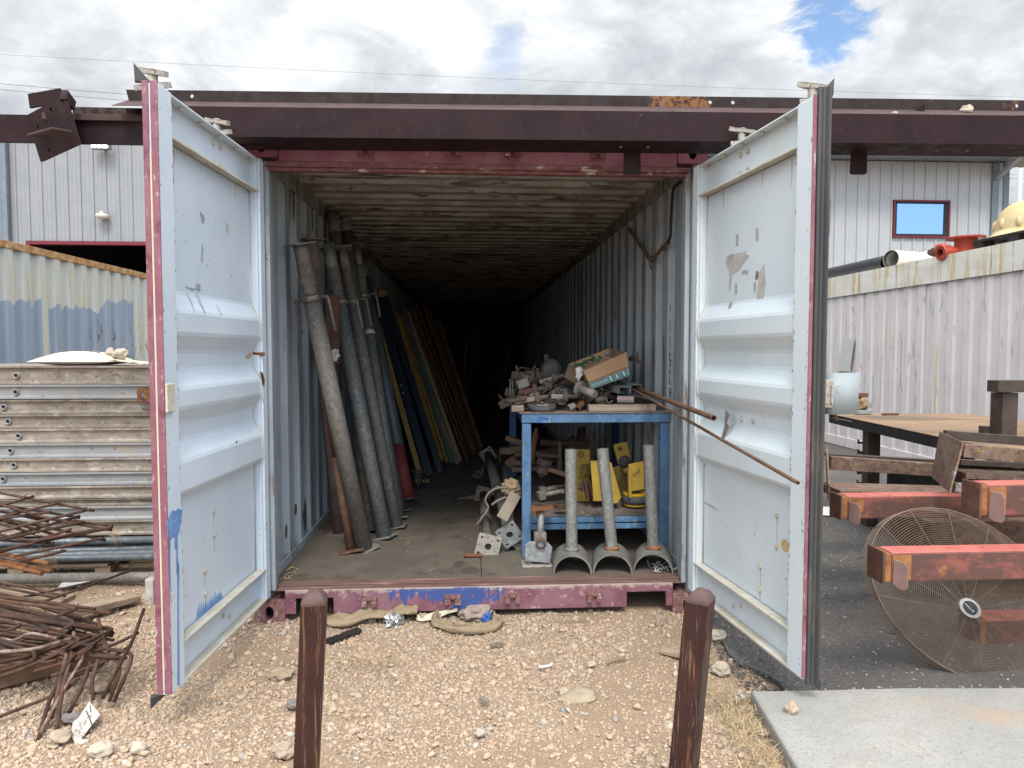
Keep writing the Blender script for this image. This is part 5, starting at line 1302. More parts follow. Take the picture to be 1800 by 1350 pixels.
# ================================================================== LEFT: STACK OF FORMWORK PANELS
YS = 1.10
XS0, XS1 = -5.6, -1.62
edges = [(643, 674.5), (676, 700), (702, 726.5), (728, 751.5), (753, 777.5), (779, 803.5), (805, 828), (830, 852), (854, 875), (877, 889), (890.5, 914), (915.5, 941)]
holes_px = {0: 27, 1: 26, 2: 5, 3: 13, 4: 31, 5: 17, 6: 23, 7: 4}
desc = ['topmost, under the sack', 'second from the top, beside the rusty tab', 'third from the top', 'fourth from the top', 'fifth from the top, brown tinged', 'sixth from the top, blue-grey', 'seventh from the top', 'eighth from the top, bluish face', 'ninth from the top', 'tenth from the top, thin edge', 'eleventh from the top', 'lowest, above the grey pipes']
stack_z0 = at(130, 942, Y=YS).z
for i, (v0, v1) in enumerate(edges):
    z1, z0 = at(130, v0, Y=YS).z, at(130, v1 + 1.2, Y=YS).z
    mt = M_alub if i in (5, 7, 10, 1) else M_alu
    dx, dy = RND.uniform(-.03, .03), RND.uniform(-.008, .008)
    t = thing('formwork_panel', 'cement-stained formwork panel, %s of the stack' % desc[i] if ',' not in desc[i] else 'cement-stained formwork panel, %s' % desc[i].replace(',', ' in the stack,', 1), 'formwork panel', ((XS0 + XS1) / 2, YS, z0), 'formwork panels stacked left of the doors')
    h = z1 - z0; y = YS + dy; f = min(.014, h * .18)
    # front rail: a shallow channel between lips, with the web set back
    m_ = MB()
    pr = [(0, .001), (0, f), (.010, f + .002), (.016, f + .008), (.016, h - f - .008), (.010, h - f - .002), (-.004, h - f), (-.004, h - .001), (.05, h - .001), (.05, .001)]
    m_.extr(pr, (XS0 + dx, y, z0), (1, 0, 0), (0, 1, 0), (0, 0, 1), XS1 - XS0); m_.build('front_rail', mt, t, bevel=.0015)
    m_ = MB(); m_.box((XS0 + dx + .01, y + .051, z0 + .004), (XS1 + dx - .01, y + .95, z1 - .004)); m_.build('deck', M_alu, t)
    m_ = MB(); m_.box((XS0 + dx, y + .951, z0 + .001), (XS1 + dx, y + 1.0, z1 - .001)); m_.build('rear_rail', mt, t)
    if i in holes_px:
        c = at(holes_px[i], (v0 + v1) / 2 + 1.5, Y=y)
        for q in range(0, 4):
            cx = c.x - q * 1.2 if q < 3 else c.x + 1.18
            if cx > XS1 - .1: continue
            m_ = MB(); m_.lathe([(.0135, .012), (.0135, -.001), (.020, -.003), (.021, .012)], (cx, y + .004, c.z), (0, 1, 0), 14); m_.build('hole_bush', M_alub, t)
            m_ = MB(); m_.lathe([(.0136, 0), (0, .0)], (cx, y + .011, c.z), (0, -1, 0), 14); m_.build('bore', M_dark, t)  # dark disc painted in for the shade inside the hole
# rusty tab hooked on the stack
c = at(257, 693, Y=YS - .02); m_ = MB()
m_.plate((c.x - .055, YS - .022, c.z - .05), (1, 0, 0), (0, 0, 1), rrect(0, 0, .13, .094, .014), .01, [rrect(.022, .03, .05, .062, .012)]); tag(m_.build('steel_tab', M_rusto, bevel=.002), 'rust orange tab with a slot hooked over the panel stack at the left door', 'steel tab')
# bearers and pallet below
for i, px in enumerate((-60, 60, 196)):
    pass
zP = at(130, 990, Y=YS - .12).z
pal = thing('timber_pallet', 'grey timber pallet under the pipes and panel stack', 'pallet', (-2.9, YS + .3, 0))
pe = at(186, 990, Y=YS - .17)
for i in range(6):
    m_ = MB(); yy_ = YS - .17 + i * .2; m_.box((-5.2, yy_, zP - .012), (pe.x + RND.uniform(-.02, .02), yy_ + .11, zP + .010)); m_.build('deck_board', M_wood, pal, bevel=.002)
for x in (at(27, 1010, Y=YS - .16).x, at(180, 1002, Y=YS - .16).x, -3.4, -4.2, -5.0):
    for yy_ in (YS - .16, YS + .35, YS + .8):
        m_ = MB(); m_.box((x - .05, yy_, .0), (x + .05, yy_ + .12, zP - .0125)); m_.build('block', M_wood, pal, bevel=.003)
for yy_ in (YS - .08, YS + .25, YS + .6):
    pass
# sills between pallet and lowest panel
for x in (-4.9, -3.6, -2.5, -1.9):
    m_ = MB(); m_.box((x - .05, YS + .02, zP + .0105), (x + .05, YS + .98, stack_z0 - .001)); tag(m_.build('timber_bearer', M_wood, bevel=.003), 'timber bearer under the formwork panel stack behind the grey pipes', 'timber', 'timber bearers under the panel stack')
pipes = [(944, 958, -.035, 'grey'), (962, 972, -.07, 'g2'), (968.5, 981, -.13, 'g'), (975, 988, -.165, 'g'), (958, 966, -.02, 'd'), (983, 991, -.105, 'd')]
lab = ['thickest grey pipe under the panel stack, topmost of the pipe layer', 'thin grey pipe second from the top under the panel stack', 'pale grey pipe in the middle of the layer on the pallet', 'pale grey pipe at the front edge of the pallet', 'slim dark grey pipe tucked against the lowest panel', 'brownish pipe end lowest on the pallet']
for (v0, v1, dy, k_), lb in zip(pipes, lab):
    r = (v1 - v0) / 2 / pxs((-2.7, YS + dy, .2)); c = at(150, (v0 + v1) / 2, Y=YS + dy); c2 = at(262, (v0 + v1) / 2 - 4, Y=YS + dy)
    m_ = MB(); sl = (c2.z - c.z) / (c2.x - c.x) * .4; m_.tube([(-5.0, YS + dy, max(zP + .012 + r, c.z - sl * 2.3)), (XS1 - .05, YS + dy - .01, max(zP + .012 + r, c.z + sl))], r, 12); tag(m_.build('steel_pipe', M_galvb if k_ != 'd' else M_galvd), lb, 'pipe', 'pipes lying under the panel stack')
c = at(130, 1019, Y=.72); m_ = MB(); q = at(268, 1012, Y=.72); m_.tube([(-5.0, .78, .034), (c.x, .74, .034), (q.x + .3, .70, .040)], .032, 14); tag(m_.build('steel_pipe', M_galvd), 'long tan-grey pipe lying on the gravel in front of the pallet', 'pipe')
# sack, rag and stones on top of the stack
zS = at(130, 643, Y=YS).z + .001
sk = MB(); a0, a1 = at(76, 632, Y=YS + .25), at(215, 632, Y=YS + .25); n1, n2 = 22, 12
for sgn_ in (1, -1):
    o_ = len(sk.v)
    for j in range(n2 + 1):
        for i in range(n1 + 1):
            u_, v_ = i / n1, j / n2; e_ = (1 - abs(2 * u_ - 1) ** 2.6) * (1 - abs(2 * v_ - 1) ** 2.2)
            z = .024 + sgn_ * ((.070 if sgn_ > 0 else .03) * max(e_, 0) ** .55) + (.010 * mnoise.noise(Vector((u_ * 5, v_ * 4, 1))) if sgn_ > 0 else 0) * e_
            if sgn_ < 0: z = max(z, .0)
            sk.v.append((a0.x + (a1.x - a0.x) * u_, YS + .06 + .42 * v_ + .02 * math.sin(u_ * 5), zS + max(z, 0)))
    for j in range(n2):
        for i in range(n1):
            f = (o_ + j * (n1 + 1) + i, o_ + j * (n1 + 1) + i + 1, o_ + (j + 1) * (n1 + 1) + i + 1, o_ + (j + 1) * (n1 + 1) + i)
            sk.f.append(f if sgn_ > 0 else f[::-1]); sk.sm.append(True); sk.mi.append(0)
tag(sk.build('filled_sack', M_sack), 'flat weathered white sack lying on top of the panel stack', 'sack')
rg = MB(); a0, a1 = at(196, 636, Y=YS + .1), at(262, 636, Y=YS + .1)
for j in range(7):
    for i in range(13):
        u_, v_ = i / 12, j / 6; rg.v.append((a0.x + (a1.x - a0.x) * u_, YS + .02 + .3 * v_, zS + .028 * (1 - u_) * (1 - .2 * v_) + .010 * mnoise.noise(Vector((u_ * 6, v_ * 4, 4))) + .012))
for j in range(6):
    for i in range(12): rg.f.append((j * 13 + i, j * 13 + i + 1, (j + 1) * 13 + i + 1, (j + 1) * 13 + i)); rg.sm.append(True); rg.mi.append(0)
tag(rg.build('cloth_rag', M_sack, solid=.004), 'cream rag spread at the right end of the sack on the stack', 'rag')
def srock(label, u, v, r, mt, seed, sq=(1, .8, .8)):
    p = at(u, v, Y=YS + .2); m_ = MB(); m_.blob((p.x, YS + .2, p.z), r, seed, .3, 2, sq, 1.6); tag(m_.build('rock', mt), label, 'rock', None)
srock('dark grey stone on the sack', 165, 623, .040, M_stoneg, 71, (1.15, .8, .65))
srock('pink-white stone in the middle of the sack top', 193, 621, .036, M_stonew, 72, (.9, .8, .95))
srock('largest pink-white stone at the right on the sack', 211, 622, .048, M_stonew, 73, (1, .8, .85))
srock('small dark stone between the grey and the white stones on the sack', 180, 624, .022, M_stoneg, 74, (1.5, .8, .5))
for tt in range(26):
    pass
sw = MB(); st = sw
for (u, v, Yv, n) in ((84, 974, YS - .25, 20), (75, 966, YS - .25, 12), (195, 938, YS - .15, 16)):
    p = at(u, v, Y=Yv)
    for _ in range(n):
        q = p + V(RND.uniform(-.02, .02), RND.uniform(-.02, .02), RND.uniform(-.02, .03)); e2_ = q + V(RND.uniform(-.03, .08), RND.uniform(-.03, .02), RND.uniform(-.12, .02)); m0 = (q + e2_) / 2 + V(0, 0, .02)
        w = V(.0012, 0, .0008); sw.add([q - w, q + w, m0 + w, m0 - w, e2_], [(0, 1, 2, 3), (3, 2, 4)])
o_ = sw.build('straw_wisps', M_straw, org=(0, 0, 0)); o_['kind'] = 'stuff'

# ================================================================== LEFT: REINFORCING BARS
GB = 'loose rusty reinforcing bars in the left pile'
def bar_px(pts, r, label, mt=M_rebar, grp=GB, rr=.05, name='rebar'):
    """bar through photograph points (u, v, Y)"""
    fy = lambda Y: Y - .13 * min(1, max(0, (Y + .90) / .30))
    m_ = MB(); m_.tube(bend_path([at(u, v, Y=fy(Y)) for u, v, Y in pts], rr), r * .80, 8); return tag(m_.build(name, mt), label, 'reinforcing bar', grp)
# lattice of tied bars on top
cage = thing('rebar_mesh', 'tangled lattice of tied rusty bars above the pallet at the left edge', 'rebar mesh', at(60, 930, Y=.45))
# first family: down to the right;  second family: up to the right
famA = [((-60, 855), (165, 898), .62), ((-60, 878), (140, 910), .58), ((-60, 870), (60, 905), .5), ((-60, 888), (85, 917), .55), ((-40, 905), (115, 945), .5), ((-60, 900), (60, 938), .45), ((10, 912), (185, 950), .42), ((-60, 925), (80, 955), .38), ((60, 905), (196, 932), .44), ((-60, 945), (95, 955), .4), ((45, 905), (140, 918), .5), ((130, 915), (198, 924), .46)]
famB = [((-60, 905), (60, 872), .60), ((-60, 925), (105, 884), .56), ((-60, 950), (160, 895), .50), ((-60, 965), (140, 907), .52), ((-40, 958), (145, 918), .45), ((-60, 980), (196, 928), .42), ((25, 978), (183, 946), .40), ((40, 984), (115, 968), .38), ((-60, 940), (30, 898), .58), ((-60, 990), (125, 930), .44), ((-50, 918), (90, 900), .55), ((60, 952), (198, 926), .43)]
for k_, (a_, b_, Y) in enumerate(famA + famB):
    dy = .10 if k_ < len(famA) else -.06
    m_ = MB(); p, q = at(*a_, Y=Y + dy), at(*b_, Y=Y); mid = (p + q) / 2 + V(0, 0, RND.uniform(-.006, .006)); m_.tube([p, mid, q], .0085, 8); m_.build('bar', M_rebar, cage)
for u, v, Y in ((48, 873, .6), (100, 884, .56), (148, 894, .5), (84, 914, .53), (130, 911, .5), (62, 905, .5), (143, 918, .47), (66, 943, .45), (120, 954, .42), (112, 966, .4), (182, 948, .4), (196, 926, .43), (30, 905, .56), (15, 918, .5)):
    p = at(u, v, Y=Y - .008); m_ = MB()
    for q in range(3): m_.tube([p + V(RND.uniform(-.02, .02), -.008, RND.uniform(-.015, .015)), p + V(RND.uniform(-.012, .012), -.012, RND.uniform(-.01, .01)), p + V(RND.uniform(-.02, .02), .008, RND.uniform(-.015, .015))], .0022, 5)
    m_.build('tie_wire', M_rebar, cage)
# straight heavy orange bars under it
for i, (a_, b_) in enumerate((((-60, 962), (87, 991)), ((-60, 970), (91, 1004)), ((-60, 975), (74, 1008)))):
    m_ = MB(); m_.tube([at(*a_, Y=.55), at(*b_, Y=.30)], .0135, 10); tag(m_.build('steel_rod', M_rusto), ['thick orange-rust rod, upper of three pointing right above the pallet', 'thick orange-rust rod reaching furthest right of three', 'thick orange-rust rod, lowest of three above the pallet'][i], 'steel rod', 'orange rusty rods at the left')
# pale and brown bars lying, and hooks whose bent ends hang to the gravel
bars = [
    ([(-60, 1072, .15), (185, 1018, .35)], .0085, 0), ([(-80, 1050, .1), (70, 1060, .05), (238, 1000, .35)], .0085, 0), ([(-60, 1010, .4), (115, 1048, .2)], .009, 0),
    ([(-60, 1020, .35), (95, 1050, .15)], .009, 0), ([(-60, 1035, .2), (130, 1078, -.1), (165, 1100, -.15)], .009, 0),
    ([(-80, 1045, .0), (40, 1075, -.1), (197, 1118, -.30), (205, 1108, -.3)][:3], .010, 0),
    ([(-80, 1055, -.05), (60, 1085, -.2), (150, 1105, -.32), (202, 1106, -.38), (138, 1150, -.60)], .010, 0),
    ([(-80, 1062, -.1), (60, 1092, -.25), (160, 1118, -.40), (165, 1130, -.45), (120, 1160, -.62), (85, 1235, -.86), (67, 1301, -1.05)], .0105, 0),
    ([(-80, 1066, -.12), (40, 1090, -.28), (132, 1113, -.42), (128, 1122, -.46), (60, 1142, -.6), (-60, 1150, -.62)], .0105, 1),
    ([(-80, 1080, -.15), (50, 1105, -.32), (128, 1130, -.48), (124, 1160, -.6), (112, 1200, -.75), (96, 1301, -1.05)], .010, 0),
    ([(-80, 1100, -.3), (60, 1140, -.5), (118, 1150, -.58), (113, 1165, -.62), (100, 1225, -.84), (90, 1262, -.95)], .0105, 0),
    ([(-80, 1180, -.6), (55, 1152, -.6), (130, 1105, -.4), (135, 1085, -.3)][:3], .0105, 0),
    ([(-80, 1205, -.7), (62, 1160, -.62), (60, 1145, -.6), (-40, 1120, -.45)], .0105, 0),
    ([(-80, 1215, -.72), (30, 1180, -.68), (150, 1128, -.52), (200, 1112, -.42)], .0105, 0),
    ([(-80, 1110, -.2), (110, 1128, -.40), (222, 1146, -.58), (232, 1150, -.6), (228, 1170, -.68), (200, 1234, -.78)], .010, 0),
    ([(-60, 1120, -.3), (100, 1135, -.45), (205, 1158, -.6), (212, 1175, -.66), (192, 1234, -.78)], .010, 0),
    ([(253, 1070, -.46), (232, 1130, -.56), (206, 1175, -.68), (180, 1228, -.80)], .0095, 0),
    ([(172, 1088, -.38), (185, 1130, -.5), (192, 1145, -.55)], .0095, 0),
    ([(243, 1112, -.5), (212, 1128, -.5), (130, 1160, -.58), (60, 1180, -.65)], .009, 0),
    ([(155, 1152, -.6), (222, 1157, -.62), (236, 1130, -.55)][:2], .010, 0),
    ([(130, 1183, -.7), (190, 1160, -.6), (230, 1135, -.5)], .010, 0),
    ([(173, 1160, -.62), (160, 1200, -.72), (164, 1230, -.8)], .010, 0),
    ([(160, 1162, -.62), (145, 1205, -.76), (122, 1252, -.92)], .0105, 0),
    ([(150, 1150, -.6), (105, 1225, -.84), (70, 1290, -1.03)], .009, 2),
    ([(-80, 1290, -.98), (50, 1240, -.86), (118, 1212, -.76), (140, 1190, -.7)], .0095, 0),
    ([(-60, 1125, -.4), (40, 1120, -.45), (68, 1105, -.4)], .010, 0), ([(-60, 1140, -.45), (20, 1132, -.5), (90, 1105, -.42)], .010, 0),
    ([(-60, 1108, -.35), (18, 1108, -.42), (37, 1098, -.4)], .0105, 0), ([(-60, 1095, -.3), (22, 1128, -.5), (52, 1112, -.46), (100, 1122, -.5)], .009, 1),
    ([(-60, 1088, -.25), (150, 1142, -.48), (185, 1155, -.56), (180, 1170, -.62), (130, 1188, -.7)], .010, 0),
    ([(-60, 1130, -.5), (80, 1165, -.62), (100, 1160, -.6)], .0095, 0), ([(-60, 1160, -.56), (60, 1166, -.62), (150, 1140, -.5)], .010, 0),
    ([(20, 1050, .0), (170, 1098, -.28)], .010, 0), ([(-60, 1030, .3), (60, 1062, .0), (160, 1092, -.2)], .010, 0), ([(-60, 1150, -.58), (50, 1150, -.6), (160, 1118, -.44)], .0095, 0),
]
BAR_LABELS = ['long thin bar crossing the grey plank, tip raised beside the left door edge', 'bar with upturned end pointing to the foot of the pallet', 'dark bar lying behind the pile at the upper left', 'dark bar just below it at the upper left of the pile', 'bar dipping under the grey plank towards the timber bearer', 'thick bar whose hooked end crosses over the timber bearer', 'thick bar looping over the bearer with its end turned back left', 'thick bar curving down to the gravel left of the paper tag', 'pale cement-crusted bar bent back in a hairpin over the pile', 'bar hanging straight down to the gravel just left of the tag', 'bar folded down in front of the bearer, end short of the gravel', 'bar sloping up to the right through the loops', 'low bar bent into a hairpin at the left frame edge', 'lowest long bar running up to the right under the loops', 'bar whose end drops steeply, rightmost of the hanging hooks', 'bar dropping beside the rightmost hook, one loop inside', 'straight rusty bar standing up out of the right end of the pile', 'short bar standing behind the hooks by the timber end', 'bar crossing the hooks with its tip pointing right', 'short bar lying level on top of the hook bends', 'short bar slanting up to the right below the hook bends', 'hook end dropping to the gravel above the paper tag', 'hook slanting down left towards the paper tag', 'pale-tipped thin bar slanting down left to the gravel', 'single bar lying on the gravel at the lower left edge', 'short loop end at the left edge, upper of three', 'short loop end at the left edge, middle of three', 'stubby loop end beside the pale bar', 'thin pale-crusted bar zigzagging at the left edge', 'bar bent under the loops near the timber end', 'bar lying low along the front of the timber bearer', 'bar passing under the zigzag bar at the left edge', 'bar running from the plank down to the timber end', 'bar behind the hairpin running down to the right', 'bar rising from the left edge towards the bearer end']
for i, (pts, r, kd) in enumerate(bars):
    if len(pts) < 2: continue
    lb = BAR_LABELS[i] if i < len(BAR_LABELS) else 'rusty ribbed bar tangled in the middle of the left pile'
    bar_px(pts, r, lb, M_rebarp if kd else M_rebar, GB, .045)
for i in range(16):
    r8 = random.Random(700 + i); v0 = 1030 + i * 6.5 + r8.uniform(-6, 6); u1 = r8.uniform(120, 215); v1 = v0 + r8.uniform(28, 52); Y0, Y1 = -.10 - i * .028, -.30 - i * .020
    pts = [(-80, v0, Y0), (u1 * .45, v0 + (v1 - v0) * r8.uniform(.5, .7), (Y0 + Y1) / 2), (u1, v1, Y1)]
    if i % 3 == 0: pts.append((u1 - r8.uniform(20, 60), v1 + r8.uniform(10, 22), Y1 - .12))
    bar_px(pts, r8.uniform(.0085, .0105), 'long rusty bar running right among the others on top of the pile', M_rebar, GB, .045)
# timber that carries the bars, planks
zt_ = at(150, 1165, Y=-.45).z
def timber(label, p, q, w, h, mt=M_wood, nm='timber_block'):
    m_ = MB(); m_.bar(p, q, w, h); tag(m_.build(nm, mt, bevel=.004), label, 'timber', None)
pr_, pl_ = at(208, 1135, Y=-.35), at(-120, 1180, Y=-.75)
timber('brown timber bearer under the bent bars, cut end facing the left door', V(-1.83, -.36, .052), V(-2.62, -.92, .052), .17, .10, mat('brown_bearer_timber', (.22, .13, .075), (.16, .095, .06), 8, stretch=(.3, 2, 3), rough=.85, layers=[((.30, .21, .13), 20, .6, .7, (.2, 2, 3))], bump=.4))
a0, a1 = at(238, 1050, Y=.40), at(90, 1085, Y=-.02)
timber('grey plank slanting over the gravel behind the bent bars', a0, a1, .10, .035, M_wood, 'plank')
timber('brown plank end under the bars beside the grey plank', at(120, 1055, Y=.12), at(-80, 1035, Y=.2), .12, .03, M_wood, 'plank')
timber('short grey board lying beside the brown timber bearer', at(142, 1120, Y=-.22), at(60, 1090, Y=-.2), .09, .05, M_wood, 'plank')
# paper tag wired to a bar
a0 = [at(u, v, Y=Y) for u, v, Y in ((157, 1233, -.90), (176, 1256, -.95), (142, 1300, -1.06), (124, 1290, -1.05), (128, 1270, -.99), (138, 1262, -.97))]
tg = thing('paper_tag', 'crumpled white paper tag with handwriting, wired to the bar ends', 'tag', at(150, 1300, z=.0))
m_ = MB(); m_.add(a0, [(0, 1, 5), (1, 2, 5), (2, 3, 4), (2, 4, 5)]); m_.build('sheet', M_paper, tg, solid=.0012)
a1 = [at(u, v, Y=Y) for u, v, Y in ((124, 1289, -1.052), (142, 1299, -1.062), (156, 1300, -1.06), (146, 1308, -1.08), (132, 1308, -1.08))]
m_ = MB(); m_.add(a1, [(0, 1, 4), (1, 2, 3), (1, 3, 4)]); m_.build('lower_sheet', M_paper, tg, solid=.0012)
def ink_px(lines, par, Yf, r=.0009, nm='handwriting'):
    m_ = MB()
    for ln in lines: m_.tube([at(u, v, Y=Yf(u, v)) for u, v in ln], r, 4)
    return m_.build(nm, M_ink, par)
Yf = lambda u, v: -.905 - (v - 1233) * .00232 - .004
ink_px([[(131, 1285), (134, 1282), (136, 1286)], [(138, 1283), (141, 1287), (139, 1290)], [(137, 1276), (140, 1272), (143, 1277)], [(141, 1279), (144, 1281)], [(139, 1268), (142, 1271)], [(145, 1268), (149, 1273), (146, 1274)], [(148, 1265), (151, 1266), (150, 1270), (153, 1268)], [(152, 1261), (154, 1263)], [(157, 1257), (160, 1260)], [(158, 1260), (161, 1257)], [(146, 1288), (150, 1291)], [(142, 1292), (146, 1295)]], tg, Yf)
m_ = MB(); m_.tube([at(151, 1248, Y=-.945), at(157, 1262, Y=-.975), at(162, 1275, Y=-1.005)], .0016, 5); m_.tube([at(158, 1240, Y=-.92), at(160, 1252, Y=-.95)], .0012, 5); m_.build('wire_tie', M_dark, tg)
m_ = MB(); c = at(130, 1028, z=.012); m_.add([c + V(*q) for q in ((-.07, -.04, 0), (.06, -.05, .006), (.09, .05, .01), (-.03, .09, .0), (-.09, .03, .004))], [(0, 1, 2), (0, 2, 3), (0, 3, 4)]); tag(m_.build('plastic_scrap', M_whitepl, solid=.003), 'whitish plastic scrap on the gravel in front of the long pipe', 'scrap')

# ================================================================== THE TWO BROWN POSTS
def post(label, px_top, py_top, px_bot, Y, w, rot, lean_px):
    c = at(px_top, py_top, Y=Y); b = at(px_bot, 1350, Y=Y)
    d = (c - b); base = b - d * ((b.z + .06) / d.z)
    t = thing('steel_post', label, 'post', (base.x, base.y, 0))
    ca, sa = math.cos(rot), math.sin(rot); X_ = V(ca, sa, 0); Y_ = V(-sa, ca, 0); ax = (c - base).normalized()
    m_ = MB(); h = w / 2; rr_ = .008
    sec = rrect(-h, -h, h, h, rr_, 3)
    L = (c - base).length; zc = L - .0
    m_.sheet(sec + [sec[0]], base, ax, X_, Y_, L); m_.build('shaft', M_post, t)
    m_ = MB(); top = base + ax * L
    ring = [top + X_ * (u * 1.005) + Y_ * (v * 1.005) for u, v in sec]; ring0 = [p - ax * .002 for p in ring]
    ridge = [top + ax * .034 + X_ * (s_ * h * .25) for s_ in (-1, 1)]
    n_ = len(ring); mids = []
    for (u, v) in sec:
        mids.append(top + X_ * (u * .62) + Y_ * (v * .62) + ax * (.020 - (.004 if abs(u) > abs(v) else 0)))
    vs = ring0 + ring + mids + [top + ax * .031]
    fs = []
    for i in range(n_):
        j = (i + 1) % n_; fs += [(i, j, n_ + j, n_ + i), (n_ + i, n_ + j, 2 * n_ + j, 2 * n_ + i), (2 * n_ + i, 2 * n_ + j, 3 * n_)]
    m_.add(vs, fs, True); m_.build('cap', M_cap, t)
    m_ = MB(); m_.sheet([(u * 1.001, v * 1.001) for u, v in sec] + [(sec[0][0] * 1.001, sec[0][1] * 1.001)], base + ax * (L - .008), ax, X_, Y_, .008); m_.build('weld_seam', M_cap, t)
post('brown chipped steel post, left of the two posts in front of the sill', 553, 1053, 539, -1.80, .068, rad(7), 0)
post('brown rust-worn steel post with curled cap in front of the right door', 1231, 1051, 1202, -1.80, .070, rad(-38), 0)
# ================================================================== RIGHT: RED BEAMS, FRAMES, TABLE, FAN
def red_beam(label, tl, bl, Y, x_len=2.6, w=.10, plate=True, dz=0.):
    p1, p0 = at(*tl, Y=Y), at(*bl, Y=Y); x0 = p1.x; z1, z0 = p1.z, p0.z
    t = thing('red_steel_beam', label, 'steel beam', (x0 + x_len / 2, Y, z0), 'red box beams racked at the right')
    m_ = MB(); m_.extr(rrect(0, 0, w, z1 - z0, .008, 2), (x0 + .035, Y, z0), (1, dz, 0), (0, 1, 0), (0, 0, 1), x_len); m_.build('box_section', M_redbeam, t)
    m_ = MB(); m_.box((x0 - .004, Y - .006, z0 - .004), (x0 + .006, Y + w + .006, z1 + .006)); m_.build('end_plate', M_rust, t, bevel=.002)
    m_ = MB(); m_.box((x0 + .0065, Y - .0015, z0 + .003), (x0 + .0345, Y + w + .001, z1 - .002)); m_.build('weld_bead', M_rustplate, t, bevel=.004)
    if plate:
        k_ = (z1 - z0) / .12
        m_ = MB(); m_.box((x0 + .037, Y - .0025, z0 + .01), (x0 + .115, Y - .0005, z1 - .01)); m_.build('rust_patch', M_rustplate, t)
        m_ = MB(); U_ = V(.55, -.84, 0).normalized()
        m_.plate(V(x0 + .040, Y - .003, z0 - .016), U_, (0, 0, 1), [(0, .014), (.02, 0), (.05, 0), (.058, .012), (.058, z1 - z0 - .03), (.046, z1 - z0 - .012), (.004, z1 - z0 - .008)], .006)
        m_.build('lug', mat('dull_pink_lug', (.27, .175, .155), (.22, .135, .12), 9, rough=.7) if 'dull_pink_lug' not in MATS else MATS['dull_pink_lug'], t, bevel=.003)
    return t
red_beam('upper chalky red box beam reaching left to the right door', (1479, 873), (1490, 913), -.35)
red_beam('highest red box beam end cut off by the right edge, above the fan', (1723, 852), (1745, 908), -.95)
red_beam('red box beam running in front of the wire fan cage', (1553, 972), (1574, 1024), -1.08)
red_beam('lowest red box beam, seen through the wire fan cage', (1722, 1091), (1735, 1134), -.50, plate=False, w=.14)
# rusty bearers and blocks behind the fan
def bear(label, a0, a1, Y0, Y1, mt):
    m_ = MB(); p, q = at(*a0, Y=Y0), at(*a1, Y=Y0); m_.box((p.x, Y0, q.z), (q.x + 1.2, Y1, p.z)); tag(m_.build('steel_section', mt, bevel=.004), label, 'steel section', None)
bear('dark rusty steel section standing behind the top of the fan cage', (1637, 918), (1800, 975), -.12, .25, M_frame)
bear('mottled rust steel section low behind the fan hub', (1722, 1045), (1800, 1076), .12, .3, M_frame)
# trestle outside the picture that the beams rest on
tr = thing('steel_trestle', 'dark steel trestle carrying the ends of the red beams', 'trestle', (3.6, -.4, 0))
for y in (-1.05, -.3, .15):
    m_ = MB(); m_.box((3.55, y, .014), (3.65, y + .1, .98)); m_.build('upright', M_tabled, tr)
for z in (.42, .55, .68, .82):
    pass
m_ = MB(); m_.box((3.5, -1.15, .0145), (3.7, .4, .05)); m_.build('foot', M_tabled, tr)

# two rusty rectangular frames lying at bench height
def bar4(m_, a0, a1, w, h, up=(0, 0, 1)): return m_.bar(a0, a1, w, h, up)
def frame_bar(par, nm, mt, a, b, w, h, up=(0, 0, 1)):
    m_ = MB(); m_.bar(a, b, w, h, up); return m_.build(nm, mt, par, bevel=.003)
f1 = thing('welded_rack', 'rusty rectangular steel frame lying behind the upper red beam', 'steel frame', at(1560, 870, Y=.3), 'rusty rectangular frames')
def fpt(u, v, Y): return at(u, v, Y=Y)
frame_bar(f1, 'near_bar', M_frame, fpt(1457, 862, .12), fpt(1830, 873, .09), .26, .05)
frame_bar(f1, 'far_bar', M_frame, fpt(1458, 813, .62), fpt(1830, 838, .60), .05, .085)
frame_bar(f1, 'far_flange', M_tabled, fpt(1452, 799, .70), fpt(1830, 822, .68), .05, .02)
frame_bar(f1, 'end_bar', M_frame, fpt(1453, 795, .74), fpt(1457, 866, .02), .012, .10)
f2 = thing('welded_rack', 'rusty steel frame with grey-patched end plate, right of the other frame', 'steel frame', at(1720, 860, Y=-.2), 'rusty rectangular frames')
a0, a1, a2, a3 = fpt(1651, 758, -.05), fpt(1692, 777, -.42), fpt(1668, 866, -.50), fpt(1637, 839, -.14)
m_ = MB(); N_ = (a1 - a0).cross(a3 - a0).normalized() * .010
m_.add([a0, a1, a2, a3, a0 + N_, a1 + N_, a2 + N_, a3 + N_], [(0, 3, 2, 1), (4, 5, 6, 7), (0, 1, 5, 4), (1, 2, 6, 5), (2, 3, 7, 6), (3, 0, 4, 7)]); m_.build('end_plate', M_framepl, f2, bevel=.003)
frame_bar(f2, 'upper_bar', M_framepl, fpt(1689, 791, -.40), fpt(1835, 805, -.42), .05, .068)
frame_bar(f2, 'upper_flange', M_tabled, fpt(1660, 764, -.05), fpt(1835, 778, -.07), .03, .05)
frame_bar(f2, 'mid_flange', M_tabled, fpt(1686, 812, -.25), fpt(1835, 820, -.27), .03, .03)
frame_bar(f2, 'lower_bar', M_frame, fpt(1680, 832, -.30), fpt(1835, 838, -.32), .16, .03)
frame_bar(f2, 'front_bar', M_framepl, fpt(1676, 857, -.46), fpt(1835, 868, -.48), .03, .05)

